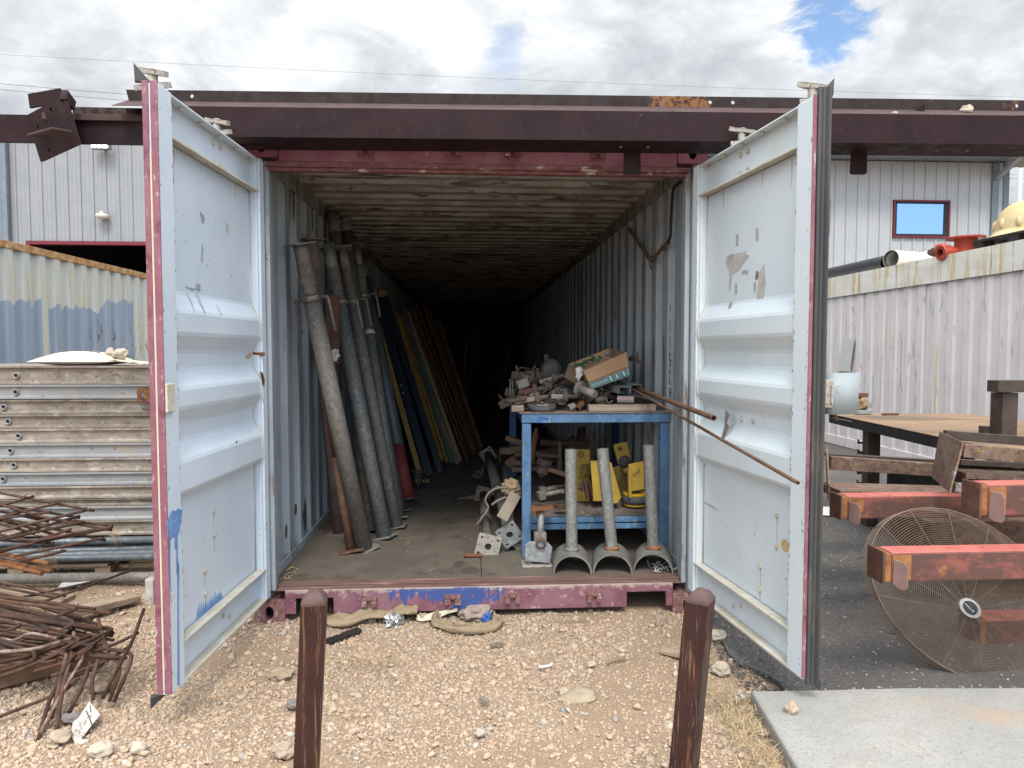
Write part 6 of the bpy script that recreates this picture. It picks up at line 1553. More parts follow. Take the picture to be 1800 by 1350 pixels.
# welding table with notched legs
zt = .90
tA, tB, tC = at(1497, 735, z=zt), at(1660, 769, z=zt), at(1640, 722, z=zt)
tAt = at(1524, 722, z=zt)
wt_ = thing('welding_table', 'rusty-topped steel welding table behind the frames', 'table', ((tA.x + tB.x) / 2 + .6, 1.2, 0))
du = (tB - tA).normalized(); dv = V(-du.y, du.x, 0)
if dv.x < 0: dv = -dv
T_ = lambda a_, b_, z: V(tA.x, tA.y, 0) + du * a_ + dv * b_ + V(0, 0, z)
LT = (tB - tA).length + .75; WT = 1.25
m_ = MB(); m_.obox(T_(LT / 2 - .225, WT / 2, zt - .004), du * (LT / 2 + .225), dv * WT / 2, V(0, 0, .004)); m_.build('table_top', M_tabletop, wt_, bevel=.002)
for a0, a1 in (((-.45, .02), (LT, .02)), ((-.45, WT - .02), (LT, WT - .02))):
    frame_bar(wt_, 'edge_channel', M_dark, T_(*a0, zt - .047), T_(*a1, zt - .047), .03, .075)
for a0, a1 in (((-.43, .05), (-.43, WT - .05)), ((LT - .02, .05), (LT - .02, WT - .05))):
    frame_bar(wt_, 'edge_channel', M_dark, T_(*a0, zt - .047), T_(*a1, zt - .047), .03, .075)
for a_, b_ in ((.10, .12), (LT - .75, .12), (.10, WT - .1), (LT - .1, WT - .1)):
    frame_bar(wt_, 'leg', M_tabled, T_(a_, b_, .014), T_(a_, b_, zt - .086), .10, .10, du)
for a_ in (.03, LT - .83):                                           # hooked rungs on the legs
    for k_ in range(5):
        z = zt - .20 - k_ * .085
        p = T_(a_ + .02, .12, z); m_ = MB(); m_.bar(p, p - V(.085, 0, 0), .012, .018); m_.box((p.x - .092, p.y - .006, p.z - .009), (p.x - .080, p.y + .006, p.z + .028)); m_.build('rung_hook', M_tabled, wt_)
m_ = MB(); m_.obox(T_(.85, .55, .32), du * .75, dv * .30, V(0, 0, .24)); m_.build('lower_shelf_box', M_dark, wt_, bevel=.01)
# rail frame standing on the table
up0, up1 = at(1763, 768, Y=.55), at(1763, 690, Y=.55)
gu = thing('bench_stop', 'dark square-tube upright with rail standing on the welding table', 'bench stop', (up0.x, .55, zt))
frame_bar(gu, 'upright', M_tabled, (up0.x, .55, zt + .001), (up0.x, .55, up1.z), .105, .105, (0, 1, 0))
r0, r1 = at(1749, 679, Y=.5), at(1860, 678, Y=.5); frame_bar(gu, 'rail', M_tabled, V(r0.x, .52, r0.z), V(r1.x + .2, .52, r0.z), .10, .075)
p = at(1738, 760, Y=.62); m_ = MB(); m_.box((p.x - .04, .6, zt + .001), (p.x + .02, .66, zt + .07)); m_.build('foot_block', M_tabled, gu)
p = T_(-.33, .27, zt); vs_ = thing('bench_vise', 'small tan and grey bench vise on the corner of the welding table', 'vise', p)
m_ = MB(); m_.box((p.x - .10, p.y - .03, zt + .004), (p.x + .05, p.y + .12, zt + .04)); m_.build('base', M_grey, vs_, bevel=.006)
m_ = MB(); m_.blob((p.x - .02, p.y + .04, zt + .10), .065, 3, .3, 2, (1, 1, 1)); m_.build('body', mat('tan_vise_body', (.42, .30, .16), (.22, .14, .08), 16, rough=.8), vs_)
m_ = MB(); m_.box((p.x - .06, p.y + .0, zt + .155), (p.x + .03, p.y + .08, zt + .19)); m_.build('jaw', M_rust, vs_, bevel=.004)
m_ = MB(); m_.box((p.x + .02, p.y, zt + .06), (p.x + .07, p.y + .05, zt + .11)); m_.build('handle_block', M_grey, vs_, bevel=.004)
p = T_(-.25, .40, zt + .001); m_ = MB(); m_.tube([p + V(-.02, 0, .010), p + V(.14, .02, .010)], .010, 7); tag(m_.build('steel_offcut', M_rust), 'short rusty rod offcut lying on the welding table by the vise', 'offcut')
m_ = MB(); c = at(1470, 902, z=.018); k_ = [(-.35, -.10), (-.05, -.22), (.16, -.17), (.24, -.02), (.12, .12), (-.1, .22), (-.4, .2)]
c = at(1455, 898, z=.018); m_.add([c + V(x, y, .004 + .006 * math.sin(i * 2.3)) for i, (x, y) in enumerate(k_)] + [c + V(0, 0, .018)], [(i, (i + 1) % 7, 7) for i in range(7)]); tag(m_.build('plastic_sheet', M_whitepl, solid=.003), 'crumpled white sheet lying on the asphalt behind the right door', 'plastic sheet')

# wire fan cage leaning against the red beams
fc = at(1703, 1069, Y=-.66)
ft_, fb_ = at(1712, 916, Y=-.50), at(1662, 1180, z=.022)
R_F = (ft_ - fb_).length / 2 * 1.0
fl_, = (at(1522, 1050, Y=-.64),)
fan = thing('fan_guard', 'round rusty wire fan guard with a badge hub leaning by the red beams', 'fan guard', (fc.x, fc.y, .014))
upf = (ft_ - fb_).normalized(); cF = (ft_ + fb_) / 2; cF = V(fc.x - .0, cF.y, cF.z)
rt = V(1, .10, 0); rt = (rt - upf * rt.dot(upf)).normalized(); nf = upf.cross(rt).normalized()
if nf.y > 0: nf = -nf
RF = max(R_F, .33); RFx = (fc - fl_).length * 1.0
hub_off = at(1703, 1069, Y=(cF + nf * .06).y) - (cF + nf * .06)
def fpt2(r, a_, dome=True):
    k_ = r; dep = .06 * (1 - k_ ** 2.2) if dome else 0
    return cF + rt * (math.cos(a_) * r * RFx) + upf * (math.sin(a_) * r * R_F) + nf * dep + hub_off * (1 - r ** 1.5)
hubp = fpt2(0, 0)
m_ = MB()
for i in range(44):
    r = .115 + (1 - .115) * i / 43
    m_.tube([fpt2(r, t_) for t_ in np.linspace(0, 2 * math.pi, 41)], .00150, 4, False)
m_.build('ring_wires', M_fan, fan)['kind'] = 'stuff'
for i in range(14):
    a_ = i * 2 * math.pi / 14 + .12
    m_ = MB(); m_.tube([fpt2(r, a_) - nf * .003 for r in np.linspace(.10, 1.0, 9)], .0026, 5); m_.build('spoke', M_fan, fan)
m_ = MB(); m_.tube([fpt2(1.0, t_) for t_ in np.linspace(0, 2 * math.pi, 49)], .0036, 7, False); m_.build('outer_ring', M_fan, fan)
# the side band of the cage behind the front ring
for i in range(1, 6):
    m_ = MB() if i == 1 else m_
    m_.tube([fpt2(1.0, t_) - nf * (.012 * i) for t_ in np.linspace(0, 2 * math.pi, 49)], .0014, 4, False)
m_.build('side_wires', M_fan, fan)['kind'] = 'stuff'
for i in range(14):
    a_ = i * 2 * math.pi / 14 + .12; m_ = MB(); m_.tube([fpt2(1.0, a_), fpt2(1.0, a_) - nf * .10], .0022, 5); m_.build('side_spoke', M_fan, fan)
m_ = MB(); ell = lambda k_: [hubp + rt * (math.cos(t_) * RFx * k_) + upf * (math.sin(t_) * R_F * k_) for t_ in np.linspace(0, 2 * math.pi, 28, endpoint=False)]
def disc(m_, k0, k1, h0, h1):
    a_, b_ = [p + nf * h0 for p in ell(k0)], [p + nf * h1 for p in ell(k1)]; n_ = len(a_)
    m_.add(a_ + b_, [(i, (i + 1) % n_, n_ + (i + 1) % n_, n_ + i) for i in range(n_)])
disc(m_, .108, .112, -.004, .010); disc(m_, .112, .082, .010, .012); disc(m_, .082, .078, .012, .006); m_.build('hub_rim', M_badge, fan)
m_ = MB(); a_ = [p + nf * .0065 for p in ell(.080)]; m_.add(a_, [tuple(range(len(a_)))]); m_.build('hub_badge', M_badgeb, fan)
m_ = MB(); hp = lambda x, y: hubp + nf * .0075 + rt * (x * RFx * .08) + upf * (y * R_F * .08)
m_.tube([hp(-.72, .35), hp(-.2, .05), hp(.3, -.25)], .0028, 5); m_.tube([hp(.3, -.25), hp(.45, -.3)], .007, 6); m_.tube([hp(-.60, .22), hp(.2, -.28)], .0016, 4)
for i in range(6): m_.tube([hp(-.5 + i * .16, .30 - i * .09), hp(-.46 + i * .16, .12 - i * .09)], .0014, 4)
m_.build('badge_logo', M_badge, fan)

# ================================================================== DEBRIS UNDER THE SILL
def cloth(name, label, path, widths, mt, cat, seed=0, amp=.012):
    """rumpled strip of cloth along a path with folds running lengthways"""
    P_ = smooth_path(path, 9); n = len(P_); m_ = MB(); rows = 13
    for i, p in enumerate(P_):
        w = np.interp(i / (n - 1), np.linspace(0, 1, len(widths)), widths); d = (P_[min(i + 1, n - 1)] - P_[max(i - 1, 0)]).normalized(); s_ = V(-d.y, d.x, 0)
        for j in range(rows):
            v_ = j / (rows - 1) - .5
            z = amp * (math.sin(j * 1.9 + i * .03 + seed) * (.8 + .6 * mnoise.noise(Vector((i * .07, j, seed + 9)))) + 1.4 * mnoise.noise(Vector((i * .10, j * .7, seed))))
            m_.v.append(p + s_ * (v_ * w * (1 + .5 * mnoise.noise(Vector((i * .09, seed, j // 6)))) + .012 * mnoise.noise(Vector((i * .11, j * .4, seed + 3)))) + V(0, 0, max(z, -.010) + .018 * (1 - abs(2 * v_) ** 2)))
    m_.v = [tuple(p) for p in m_.v]
    for i in range(n - 1):
        for j in range(rows - 1): m_.f.append((i * rows + j, i * rows + j + 1, (i + 1) * rows + j + 1, (i + 1) * rows + j)); m_.sm.append(True); m_.mi.append(0)
    return tag(m_.build(name, mt, solid=.003), label, cat)
g_ = lambda u, v, z: at(u, v, z=z)
cloth('sacking_strip', 'bunched tan sacking pushed under the sill beside the left post', [g_(575, 1096, .02), g_(612, 1093, .025), g_(650, 1082, .04), g_(690, 1080, .045), g_(712, 1076, .05), g_(734, 1072, .06)], [.05, .12, .14, .07, .10, .13], M_burlap, 'sacking', 1, .020)
cloth('sacking_strip', 'curved tan sacking strip curled around the lump with blue paint', [g_(772, 1082, .03), g_(766, 1094, .022), g_(785, 1104, .018), g_(820, 1107, .018), g_(855, 1105, .018), g_(876, 1095, .02), g_(868, 1084, .03)], [.03, .05, .06, .055, .06, .05, .03], M_burlap, 'sacking', 4, .016)
cloth('cloth_rag', 'pale grey rag under the sill between the foil and the sacking curl', [g_(733, 1088, .015), g_(755, 1086, .02), g_(785, 1078, .035), g_(805, 1075, .045)], [.05, .08, .05, .03], M_sack, 'rag', 7, .008)
m_ = MB(); p = g_(694, 1086, .03); p.y -= .03; m_.blob(p, .042, 44, .55, 2, (1.1, .8, .9), 3.2); tag(m_.build('foil_wad', M_foil), 'crumpled silver foil wad by the tan sacking', 'foil')
m_ = MB(); p = g_(846, 1086, .02); m_.blob(p + V(-.03, .02, .02), .075, 45, .28, 3, (1.1, .8, .62), 2.4); lump = tag(m_.build('concrete_lump', M_clump), 'porous pinkish concrete lump with blue paint spilled on it', 'concrete lump')
m_ = MB(); m_.blob(p + V(.018, -.018, .010), .036, 46, .3, 2, (1, .7, .9), 2.5); m_.build('paint_spill', M_bluep, lump)
m_ = MB(); q0, q1 = g_(575, 1128, .012), g_(632, 1106, .02); m_.bar(q0, q1, .05, .012); tag(m_.build('dark_strip', M_dark, bevel=.002), 'flat black strip sticking out beside the left brown post', 'strip')
m_ = MB(); q0, q1 = g_(974, 1095, .012), g_(1037, 1093, .014); m_.bar(q0, q1, .016, .012); tag(m_.build('wood_stick', M_wood, bevel=.002), 'thin wooden stick on the gravel in front of the sill', 'stick')
m_ = MB(); q0, q1 = g_(1163, 1143, .015), g_(1262, 1168, .018); m_.bar(q0, q1, .045, .018); tag(m_.build('plank', M_wood, bevel=.003), 'short grey weathered board passing behind the right brown post', 'plank')
m_ = MB(); m_.tube(smooth_path([g_(1066, 1167, .01), g_(1082, 1160, .012), g_(1100, 1158, .012)], 3), .005, 6); tag(m_.build('twig', M_wood), 'thin dark twig on the gravel left of the right post', 'twig')
m_ = MB(); m_.tube(smooth_path([g_(947, 1172, .012), g_(956, 1172, .014), g_(966, 1170, .012), g_(971, 1166, .018)], 4), [.006, .009] + [.006] * 11, 7); tag(m_.build('plastic_scrap', M_whitepl), 'small white plastic scrap lying on the gravel in the middle', 'scrap')
m_ = MB(); q0, q1 = g_(689, 1184, .008), g_(697, 1188, .008); m_.tube([q0, q1], .004, 7); tag(m_.build('cigarette_butt', M_whitepl), 'white cigarette butt on the gravel right of the left post', 'cigarette butt')
m_ = MB(); q0, q1 = g_(994, 1243, .008), g_(1001, 1250, .008); m_.tube([q0, q1], .003, 7); tag(m_.build('cigarette_butt', M_whitepl), 'white sliver lying just below the flat tan stone', 'cigarette butt')
for (u0, v0, u1, v1, lb) in ((844, 1227, 858, 1234, 'small dark slate flake left of the flat tan stone'), (862, 1134, 886, 1130, 'dark slaty flake in the gravel under the sill centre')):
    q0, q1 = g_(u0, v0, .012), g_(u1, v1, .012); m_ = MB(); m_.bar(q0, q1, .02, .008); tag(m_.build('slate_flake', M_stoneg, bevel=.002), lb, 'stone')

# ================================================================== INSIDE: PROPS LEANING ON THE LEFT WALL
def base_plate(par, c, ax, s_, mt, t=.010, rot=.4, holes=True, nm='base_plate', bore=False):
    """square plate across a tube end"""
    ax = V(ax).normalized(); ref = V(0, 0, 1) if abs(ax.z) < .8 else V(math.cos(rot), math.sin(rot), 0)
    U_ = (ref - ax * ref.dot(ax)).normalized(); W_ = ax.cross(U_); h = s_ / 2
    hs = [circ(h + sx * h * .72, h + sy * h * .72, s_ * .045, 8) for sx in (-1, 1) for sy in (-1, 1)] if holes else []
    if bore: hs.append(circ(h, h, s_ * .13, 16))
    m_ = MB(); m_.plate(V(c) - U_ * h - W_ * h, U_, W_, rrect(0, 0, s_, s_, s_ * .06, 2), t, hs); return m_.build(nm, mt, par, bevel=.0015)
def prop(label, base, top, r, mt, mt_pl=None, thread=True, plates=(1, 1), r_in=None, split=.84, handle=True, cat='steel prop', ps=.15, seed=0):
    """telescopic steel prop: outer tube, threaded neck with collar and handle, inner tube, plates at both ends"""
    base, top = V(base), V(top); d = (top - base).normalized(); L = (top - base).length
    t = thing('steel_prop', label, cat, base, 'steel props leaning on the left container wall')
    r_in = r_in or r * .82; e1 = base + d * (L * split)
    m_ = MB(); m_.tube([base + d * .011, e1], r, 16); m_.build('outer_tube', mt, t)
    if thread:
        m_ = MB(); prof = []; h = 0; Lt = min(.30, L * (1 - split) * .6)
        while h < Lt: prof += [(r_in * 1.0, h), (r_in * 1.16, h + .005), (r_in * 1.0, h + .011)]; h += .014
        m_.lathe(prof, e1 + d * .002, d, 16, smooth=False); m_.build('screw_thread', mt, t)
        m_ = MB(); m_.tube([e1 + d * Lt, top - d * .011], r_in, 16); m_.build('inner_tube', mt, t)
        m_ = MB(); m_.lathe([(r * .9, -.01), (r * 1.28, -.008), (r * 1.28, .028), (r * .9, .03)], e1, d, 16); m_.build('collar', M_shine, t)
        if handle:
            rr_ = random.Random(seed); ang = rr_.uniform(-.4, .4)
            s_ = V(math.cos(ang), math.sin(ang) * .6 - .35, 0).normalized(); s_ = (s_ - d * s_.dot(d)).normalized()
            for sg in (1, -1):
                m_ = MB(); q = e1 + d * .01
                m_.tube(bend_path([q + s_ * sg * r * 1.1, q + s_ * sg * (r + .075), q + s_ * sg * (r + .080) - d * .20 + V(0, 0, -.01)], .02, 3), .009, 8); m_.build('handle', M_galvd, t)
    else:
        m_ = MB(); m_.tube([e1, top - d * .011], r, 16, True); m_.build('inner_tube', mt, t)
    if plates[0]: base_plate(t, base, d, ps, mt_pl or mt, rot=.5 + seed * .35, nm='base_plate')
    if plates[1]: base_plate(t, top - d * .010, d, ps * .95, mt_pl or mt, rot=.3 + seed * .5, nm='head_plate')
    return t
wxL = -1.10
fl = lambda u, v: at(u, v, z=FZ + .001)
tw = lambda u, v, X=wxL: at(u, v, X=X)
def rpx(px, p): return px / 2 / pxs(p)
b = fl(641, 966); prop('pale grey prop nearest the door with coarse thread and big handle', b, tw(527, 428, -1.07), rpx(29, b), M_galvd, split=.83, seed=1)
b = fl(676, 945); prop('pale galvanised prop, second from the door, in front of the thinner ones', b, at(577, 434, Y=b.y + .22), rpx(27, b), M_galv, split=.80, seed=2)
b = fl(697, 927); prop('galvanised prop third from the door with orange-brown neck', b, at(601, 436, Y=b.y + .2), rpx(22, b), M_galvd, split=.80, seed=3)
b = fl(700, 912); prop('mottled thin prop with white tape wrapped around it', b, at(626, 432, Y=b.y + .5), rpx(19, b), M_galv, split=.8, seed=4, ps=.13)
b = fl(706, 900); prop('slim grey prop just behind the taped one', b, at(628, 470, Y=b.y + .5), rpx(14, b), M_galvb, split=.85, seed=5, handle=False, ps=.12)
b = fl(718, 880); prop('blue-grey pole with a red painted foot', b, at(634, 450, Y=b.y + .7), rpx(23, b), M_galvb, split=.9, thread=False, ps=.14, seed=6)
m_ = MB(); p0, p1 = fl(718, 880), at(634, 450, Y=fl(718, 880).y + .7); d = (p1 - p0).normalized()
redf = mat('red_foot_paint', (.30, .055, .05), (.24, .05, .045), 9, rough=.6, layers=[((.25, .22, .21), 12, .60, .7)])
m_.tube([p0 + d * .013, p0 + d * .50], [rpx(23, p0) + .001] * 2, 16); m_.build('red_foot_band', redf, [o for o in bpy.data.objects if o.get('label') == 'blue-grey pole with a red painted foot'][0])
# white tape scraps on two of the tubes
tp = [o for o in bpy.data.objects if o.get('label') == 'mottled thin prop with white tape wrapped around it'][0]
m_ = MB(); p0, p1 = fl(700, 912), at(626, 432, Y=fl(700, 912).y + .5); d = (p1 - p0).normalized(); q = p0 + d * ((p1 - p0).length * .66); m_.tube([q, q + d * .035], rpx(19, p0) + .0015, 14); m_.build('tape', M_whitepl, tp)
# big pipes right at the back wall top, grey
b = fl(596, 938); prop('brown dusty post standing upright behind the first prop', b, at(548, 420, Y=b.y - .1), rpx(22, b), mat('brown_prop_paint', (.17, .115, .095), (.22, .17, .145), 7, rough=.75, layers=[((.28, .25, .22), 9, .6, .72)], bump=.2), split=.9, thread=False, ps=.15, seed=7)
b = fl(617, 968); prop('rust-orange channel prop with gusseted foot behind the first prop', b, at(566, 640, Y=b.y + .1), rpx(16, b), M_rodr, split=.5, thread=False, plates=(1, 0), ps=.17, seed=8)
b = fl(655, 935); p_ = at(563, 372, Y=b.y + .35); prop('wide dark grey pipe leaning up to the roof corner behind the props', b, at(584, 372, Y=b.y + .45), rpx(25, at(584, 372, Y=1.3)), M_galvd, split=.93, thread=False, plates=(0, 0), seed=9)
b = fl(672, 925); prop('second wide grey pipe beside the roof corner with wire tied at its top', b, at(606, 374, Y=b.y + .7), rpx(22, at(606, 380, Y=1.6)), M_galvd, split=.93, thread=False, plates=(0, 0), seed=10)
bx_ = at(590, 626, Y=1.0); m_ = MB(); m_.blob(bx_ + V(0, -.03, .01), .028, 3, .5, 2, (1, .7, 1.2), 3); tag(m_.build('plastic_wad', M_whitepl), 'small crumpled white plastic stuck between the first two props', 'plastic scrap')
m_ = MB(); p0, p1 = at(585, 640, Y=1.05), at(585, 520, Y=1.06); m_.bar(p0, p1, .09, .04, (0, 1, 0)); tag(m_.build('brown_plate', M_rust, bevel=.003), 'dark red-brown flat plate between the first two props', 'plate')
# wire wrapped on the upper tubes
m_ = MB(); q = at(606, 392, Y=1.55)
for k_ in range(4): m_.tube(smooth_path([q + V(-.07, -.06, -.03 + .02 * k_), q + V(.0, -.09, .0), q + V(.05, -.08, .03), q + V(.10 + .01 * k_, -.05, .07)], 4), .003, 5)
tag(m_.build('tie_wire', M_galvd), 'wire twisted around the pipe tops near the roof corner', 'wire')

mat('tan_bar', (.42, .31, .18), (.35, .26, .15), 7, rough=.6)
GP = 'poles leaning further back on the left wall'
def pole(label, b_px, t_px, w_px, mt, shape='flat', Yt=None, grp=GP, name='pole', Xt=None):
    b = fl(*b_px); tp_ = at(*t_px, Y=b.y + Yt) if Yt is not None else at(*t_px, X=Xt if Xt is not None else wxL)
    w = w_px / pxs(b); m_ = MB()
    if shape == 'flat': m_.bar(b + V(0, 0, .01), tp_, w, w * .45 if w > .05 else w * .8, (0, 1, 0) if False else (0, -1, .2))
    else: m_.pipe(b + V(0, 0, .004), tp_, w / 2, .003, 10)
    return tag(m_.build(name, mt, bevel=.002 if shape == 'flat' else 0), label, 'pole', grp)
pole('ochre yellow flat bar leaning next to the red-footed pole', (738, 833), (651, 522), 9.5, M_yeldull, Yt=.5)
n1 = pole('wide navy bar with two white screws, right of the yellow bar', (755, 838), (664, 524), 14, M_navy, Yt=.9)
n2 = pole('second navy bar close behind the first one', (775, 832), (677, 522), 10, M_navy, Yt=.9)
for (u, v) in ((695, 676), (706, 677), (698, 690), (709, 690)):
    q = at(u, v, Y=fl(755, 838).y + .36); m_ = MB(); m_.blob(q + V(0, -.05, 0), .008, 1, 0, 1); m_.build('screw', M_whitepl, n1)
pole('thin blue-grey tube right of the navy bars', (757 + 15, 822), (682, 520), 6, M_galvb, 'round', Yt=1.0)
pole('tan yellow bar, left of a pair with black feet', (770, 814), (689, 545), 7.5, mat('tan_bar', (.42, .31, .18), (.35, .26, .15), 7, rough=.6), Yt=.9)
pole('bright ochre bar, right of the pair with black feet', (778, 812), (697, 550), 6.5, M_yeldull, Yt=.9)
pole('green-grey thin tube behind the ochre pair', (792, 812), (699, 530), 6, M_greygreen, 'round', Yt=1.1)
pole('pale splintered timber strip at the foot of the green tube', (806, 818), (760, 700), 6, M_wood, Yt=.5)
pole('grey thin conduit between the green tube and the rusty pipes', (801, 815), (708, 532), 5, M_galvb, 'round', Yt=1.0)
rust = [(812, 812, 712, 535, 7), (818, 808, 720, 537, 6), (825, 806, 726, 540, 8), (830, 800, 733, 537, 6), (835, 800, 745, 537, 8), (839, 797, 752, 537, 7), (843, 792, 767, 560, 6), (822, 812, 716, 545, 6)]
RL = ['first from the left', 'second from the left', 'third from the left', 'fourth from the left', 'thickest one in the middle', 'second from the right', 'rightmost, shortest', 'partly hidden near the left']
for i, (u, v, tu, tv, w) in enumerate(rust): pole('rusty brown pipe in the row behind the coloured bars, %s' % RL[i], (u, v), (tu, tv), w * .72, M_rust, 'round', Yt=1.0, grp='rusty pipes leaning on the left wall', name='rusty_pipe')
pole('tan flat bar between the grey conduit and the rusty pipes', (809, 812), (716, 548), 6, MATS['tan_bar'], Yt=.9)
pole('ochre bar second from the grey conduit, half hidden', (786, 813), (705, 556), 5, M_yeldull, Yt=.95)
pole('red-brown flat bar at the right end of the leaning row', (847, 790), (772, 566), 6, M_rusto, Yt=.9)
pole('dull green bar beside the ochre pair', (796, 816), (708, 545), 6, M_greygreen, Yt=.9)
q = at(660, 516, Y=fl(738, 833).y + .45); yc = thing('yellow_clamp', 'yellow clamp hooked on top of the navy bars', 'clamp', q)
m_ = MB(); m_.plate(q + V(-.07, -.02, -.04), (1, 0, 0), (0, 0, 1), [(0, 0), (.075, 0), (.085, .02), (.075, .035), (.085, .07), (0, .075)], .02); m_.build('jaw', M_yeldull, yc); m_ = MB(); m_.plate(q + V(.025, -.02, -.04), (1, 0, 0), (0, 0, 1), [(0, .0), (.07, .0), (.10, .045), (.06, .08), (.01, .07), (.03, .04)], .02); m_.build('jaw', M_yeldull, yc)
# small caster and yellow clip on the floor at the bars' feet
def caster(label, c, r, ax, mt_fork=M_galvd, w=.03, grp=None):
    c, ax = V(c), V(ax).normalized(); t = thing('caster_wheel', label, 'caster wheel', c, grp)
    m_ = MB(); m_.lathe([(r * .55, -w / 2), (r * .93, -w / 2), (r, -w * .3), (r, w * .3), (r * .93, w / 2), (r * .55, w / 2)], c, ax, 24); m_.build('tyre', M_tyre, t)
    m_ = MB(); m_.lathe([(0, -w * .45), (r * .54, -w * .42), (r * .54, w * .42), (0, w * .45)], c, ax, 20); m_.build('rim', M_plate, t)
    up = V(0, 0, 1) if abs(ax.z) < .7 else V(-1, .2, 0); up = (up - ax * up.dot(ax)).normalized(); sd = up.cross(ax)
    m_ = MB()
    for sg in (-1, 1): m_.plate(c + ax * (sg * (w / 2 + .004)) - sd * r * .25, sd, up, [(0, -r * .2), (r * .5, -r * .2), (r * .62, r * 1.2), (-r * .12, r * 1.2)], .003)
    m_.obox(c + up * r * 1.2, ax * (w / 2 + .010), sd * r * .42, up * .003); m_.build('fork', mt_fork, t)
    m_ = MB(); m_.obox(c + up * (r * 1.2 + .008), ax * .045, sd * .05, up * .0035); m_.build('mounting_plate', mt_fork, t)
    m_ = MB(); m_.tube([c - ax * (w / 2 + .012), c + ax * (w / 2 + .012)], .006, 8); m_.build('axle', M_shine, t)
    return t
q = fl(733, 858); caster('small caster with black tyre on the floor at the foot of the yellow bar', q + V(0, .02, .068), .067, (1, .5, 0))
q = fl(748, 848); m_ = MB(); m_.box((q.x - .03, q.y - .02, q.z), (q.x - .006, q.y + .02, q.z + .03)); m_.box((q.x + .006, q.y - .02, q.z), (q.x + .03, q.y + .02, q.z + .035)); m_.box((q.x - .0055, q.y - .01, q.z + .004), (q.x + .0055, q.y + .01, q.z + .016)); tag(m_.build('yellow_clip', M_yeldull, bevel=.003), 'small yellow clip on the floor beside the caster', 'clip')

# ---------------------------------------------------------------- three props lying on the floor left of the bench
def lying_prop(label, near, far, r, mt, ps, rot, mt_pl, split=.45):
    near, far = V(near), V(far); d = (far - near).normalized(); L = (far - near).length
    t = thing('steel_prop', label, 'steel prop', near, 'steel props lying beside the blue bench')
    m_ = MB(); m_.tube([near + d * .012, near + d * L * split], r * .84, 16); m_.build('inner_tube', mt, t)
    m_ = MB(); m_.tube([near + d * L * split, far - d * .012], r, 16); m_.build('outer_tube', mt, t)
    m_ = MB(); m_.lathe([(r * .8, 0), (r * 1.22, .004), (r * 1.22, .05), (r * .8, .055)], near + d * L * split, d, 16); m_.build('collar', M_shine, t)
    ref = V(math.sin(rot), 0, math.cos(rot)); U_ = (ref - d * ref.dot(d)).normalized(); W_ = d.cross(U_)
    for c_, s_, nm, bo, mm in ((near, ps, 'base_plate', True, mt_pl), (far, ps * .9, 'head_plate', False, mt)):
        h = s_ / 2; hs = [circ(h + a_ * h * .68, h + b_ * h * .68, .0095, 8) for a_ in (-1, 1) for b_ in (-1, 1)]
        if bo: hs.append(circ(h, h, .022, 16))
        m_ = MB(); m_.plate(c_ - U_ * h - W_ * h, U_, W_, rrect(0, 0, s_, s_, .012, 3), .010, hs); m_.build(nm, mm, t, bevel=.0015)
    m_ = MB(); m_.lathe([(.0225, .011), (0, .0112)], near, d, 14); m_.build('bore', M_dark, t)  # dark disc stands in for the shaded inside of the tube
    return t
near = at(858, 961, Y=.62); lying_prop('lying prop with a cream rust-speckled square foot plate, furthest left', (near.x, .62, near.z), (at(850, 862, Y=2.2).x, 2.2, FZ + .055), rpx(18, (near.x, 1.2, .3)), M_galvd, .152, rad(14), M_plate)
near = at(896, 940, Y=.66); lying_prop('lying prop with grey foot plate tilted on its corner', (near.x, .66, near.z), (at(858, 800, Y=2.6).x, 2.6, at(858, 800, Y=2.6).z), rpx(20, (near.x, 1.2, .4)), M_galvd, .140, rad(-33), M_plateg)
near = at(900, 966, Y=.72); lying_prop('lowest prop with grey foot plate flat against the bench leg', (near.x, .72, near.z), (at(888, 798, Y=2.9).x, 2.9, at(888, 800, Y=2.9).z), rpx(20, (near.x, 1.2, .4)), M_galvd, .135, rad(1), M_plateg)
pn = at(900, 905, Y=.62)
m_ = MB(); q0, q1 = at(882, 912, Y=.60), at(907, 868, Y=.70); m_.bar(q0, q1, .075, .006, (0, -1, .4)); stp = tag(m_.build('steel_strap', M_tan, bevel=.002), 'cream steel strap lying across the tilted prop', 'strap')
m_ = MB(); m_.blob(at(898, 858, Y=.78), .06, 5, .22, 3, (1, .8, 1), 3.4); tag(m_.build('dusty_rag', M_burlap), 'bunched dusty rag on top of the lying props by the bench leg', 'rag')
m_ = MB(); m_.tube(smooth_path([at(u, v, Y=.72) for u, v in ((890, 858), (875, 858), (860, 866), (853, 880), (858, 890), (856, 898), (846, 912), (838, 922))], 4), .0075, 8)
m_.tube(smooth_path([at(u, v, Y=.70) for u, v in ((890, 874), (875, 880), (864, 888))], 3), .008, 8); tag(m_.build('rope', M_rope), 'grey frayed rope looped over the lying props', 'rope')
m_ = MB(); q0, q1 = fl(815, 980), fl(840, 980); m_.tube([q0 + V(0, 0, .012), q1 + V(.03, 0, .012)], [.010, .013], 10); tag(m_.build('rod_stub', M_rusto), 'short rusty-tipped rod on the floor left of the foot plates', 'rod')
q = fl(843, 842); m_ = MB(); m_.blob(q + V(0, .1, .03), .05, 9, .6, 2, (1, 1, .8), 3); m_.tube([q + V(.02, .08, .03), q + V(.06, .12, .16)], .012, 7); tag(m_.build('clamp_scrap', M_galvb), 'small grey broken clamp on the floor left of the lying props', 'clamp')
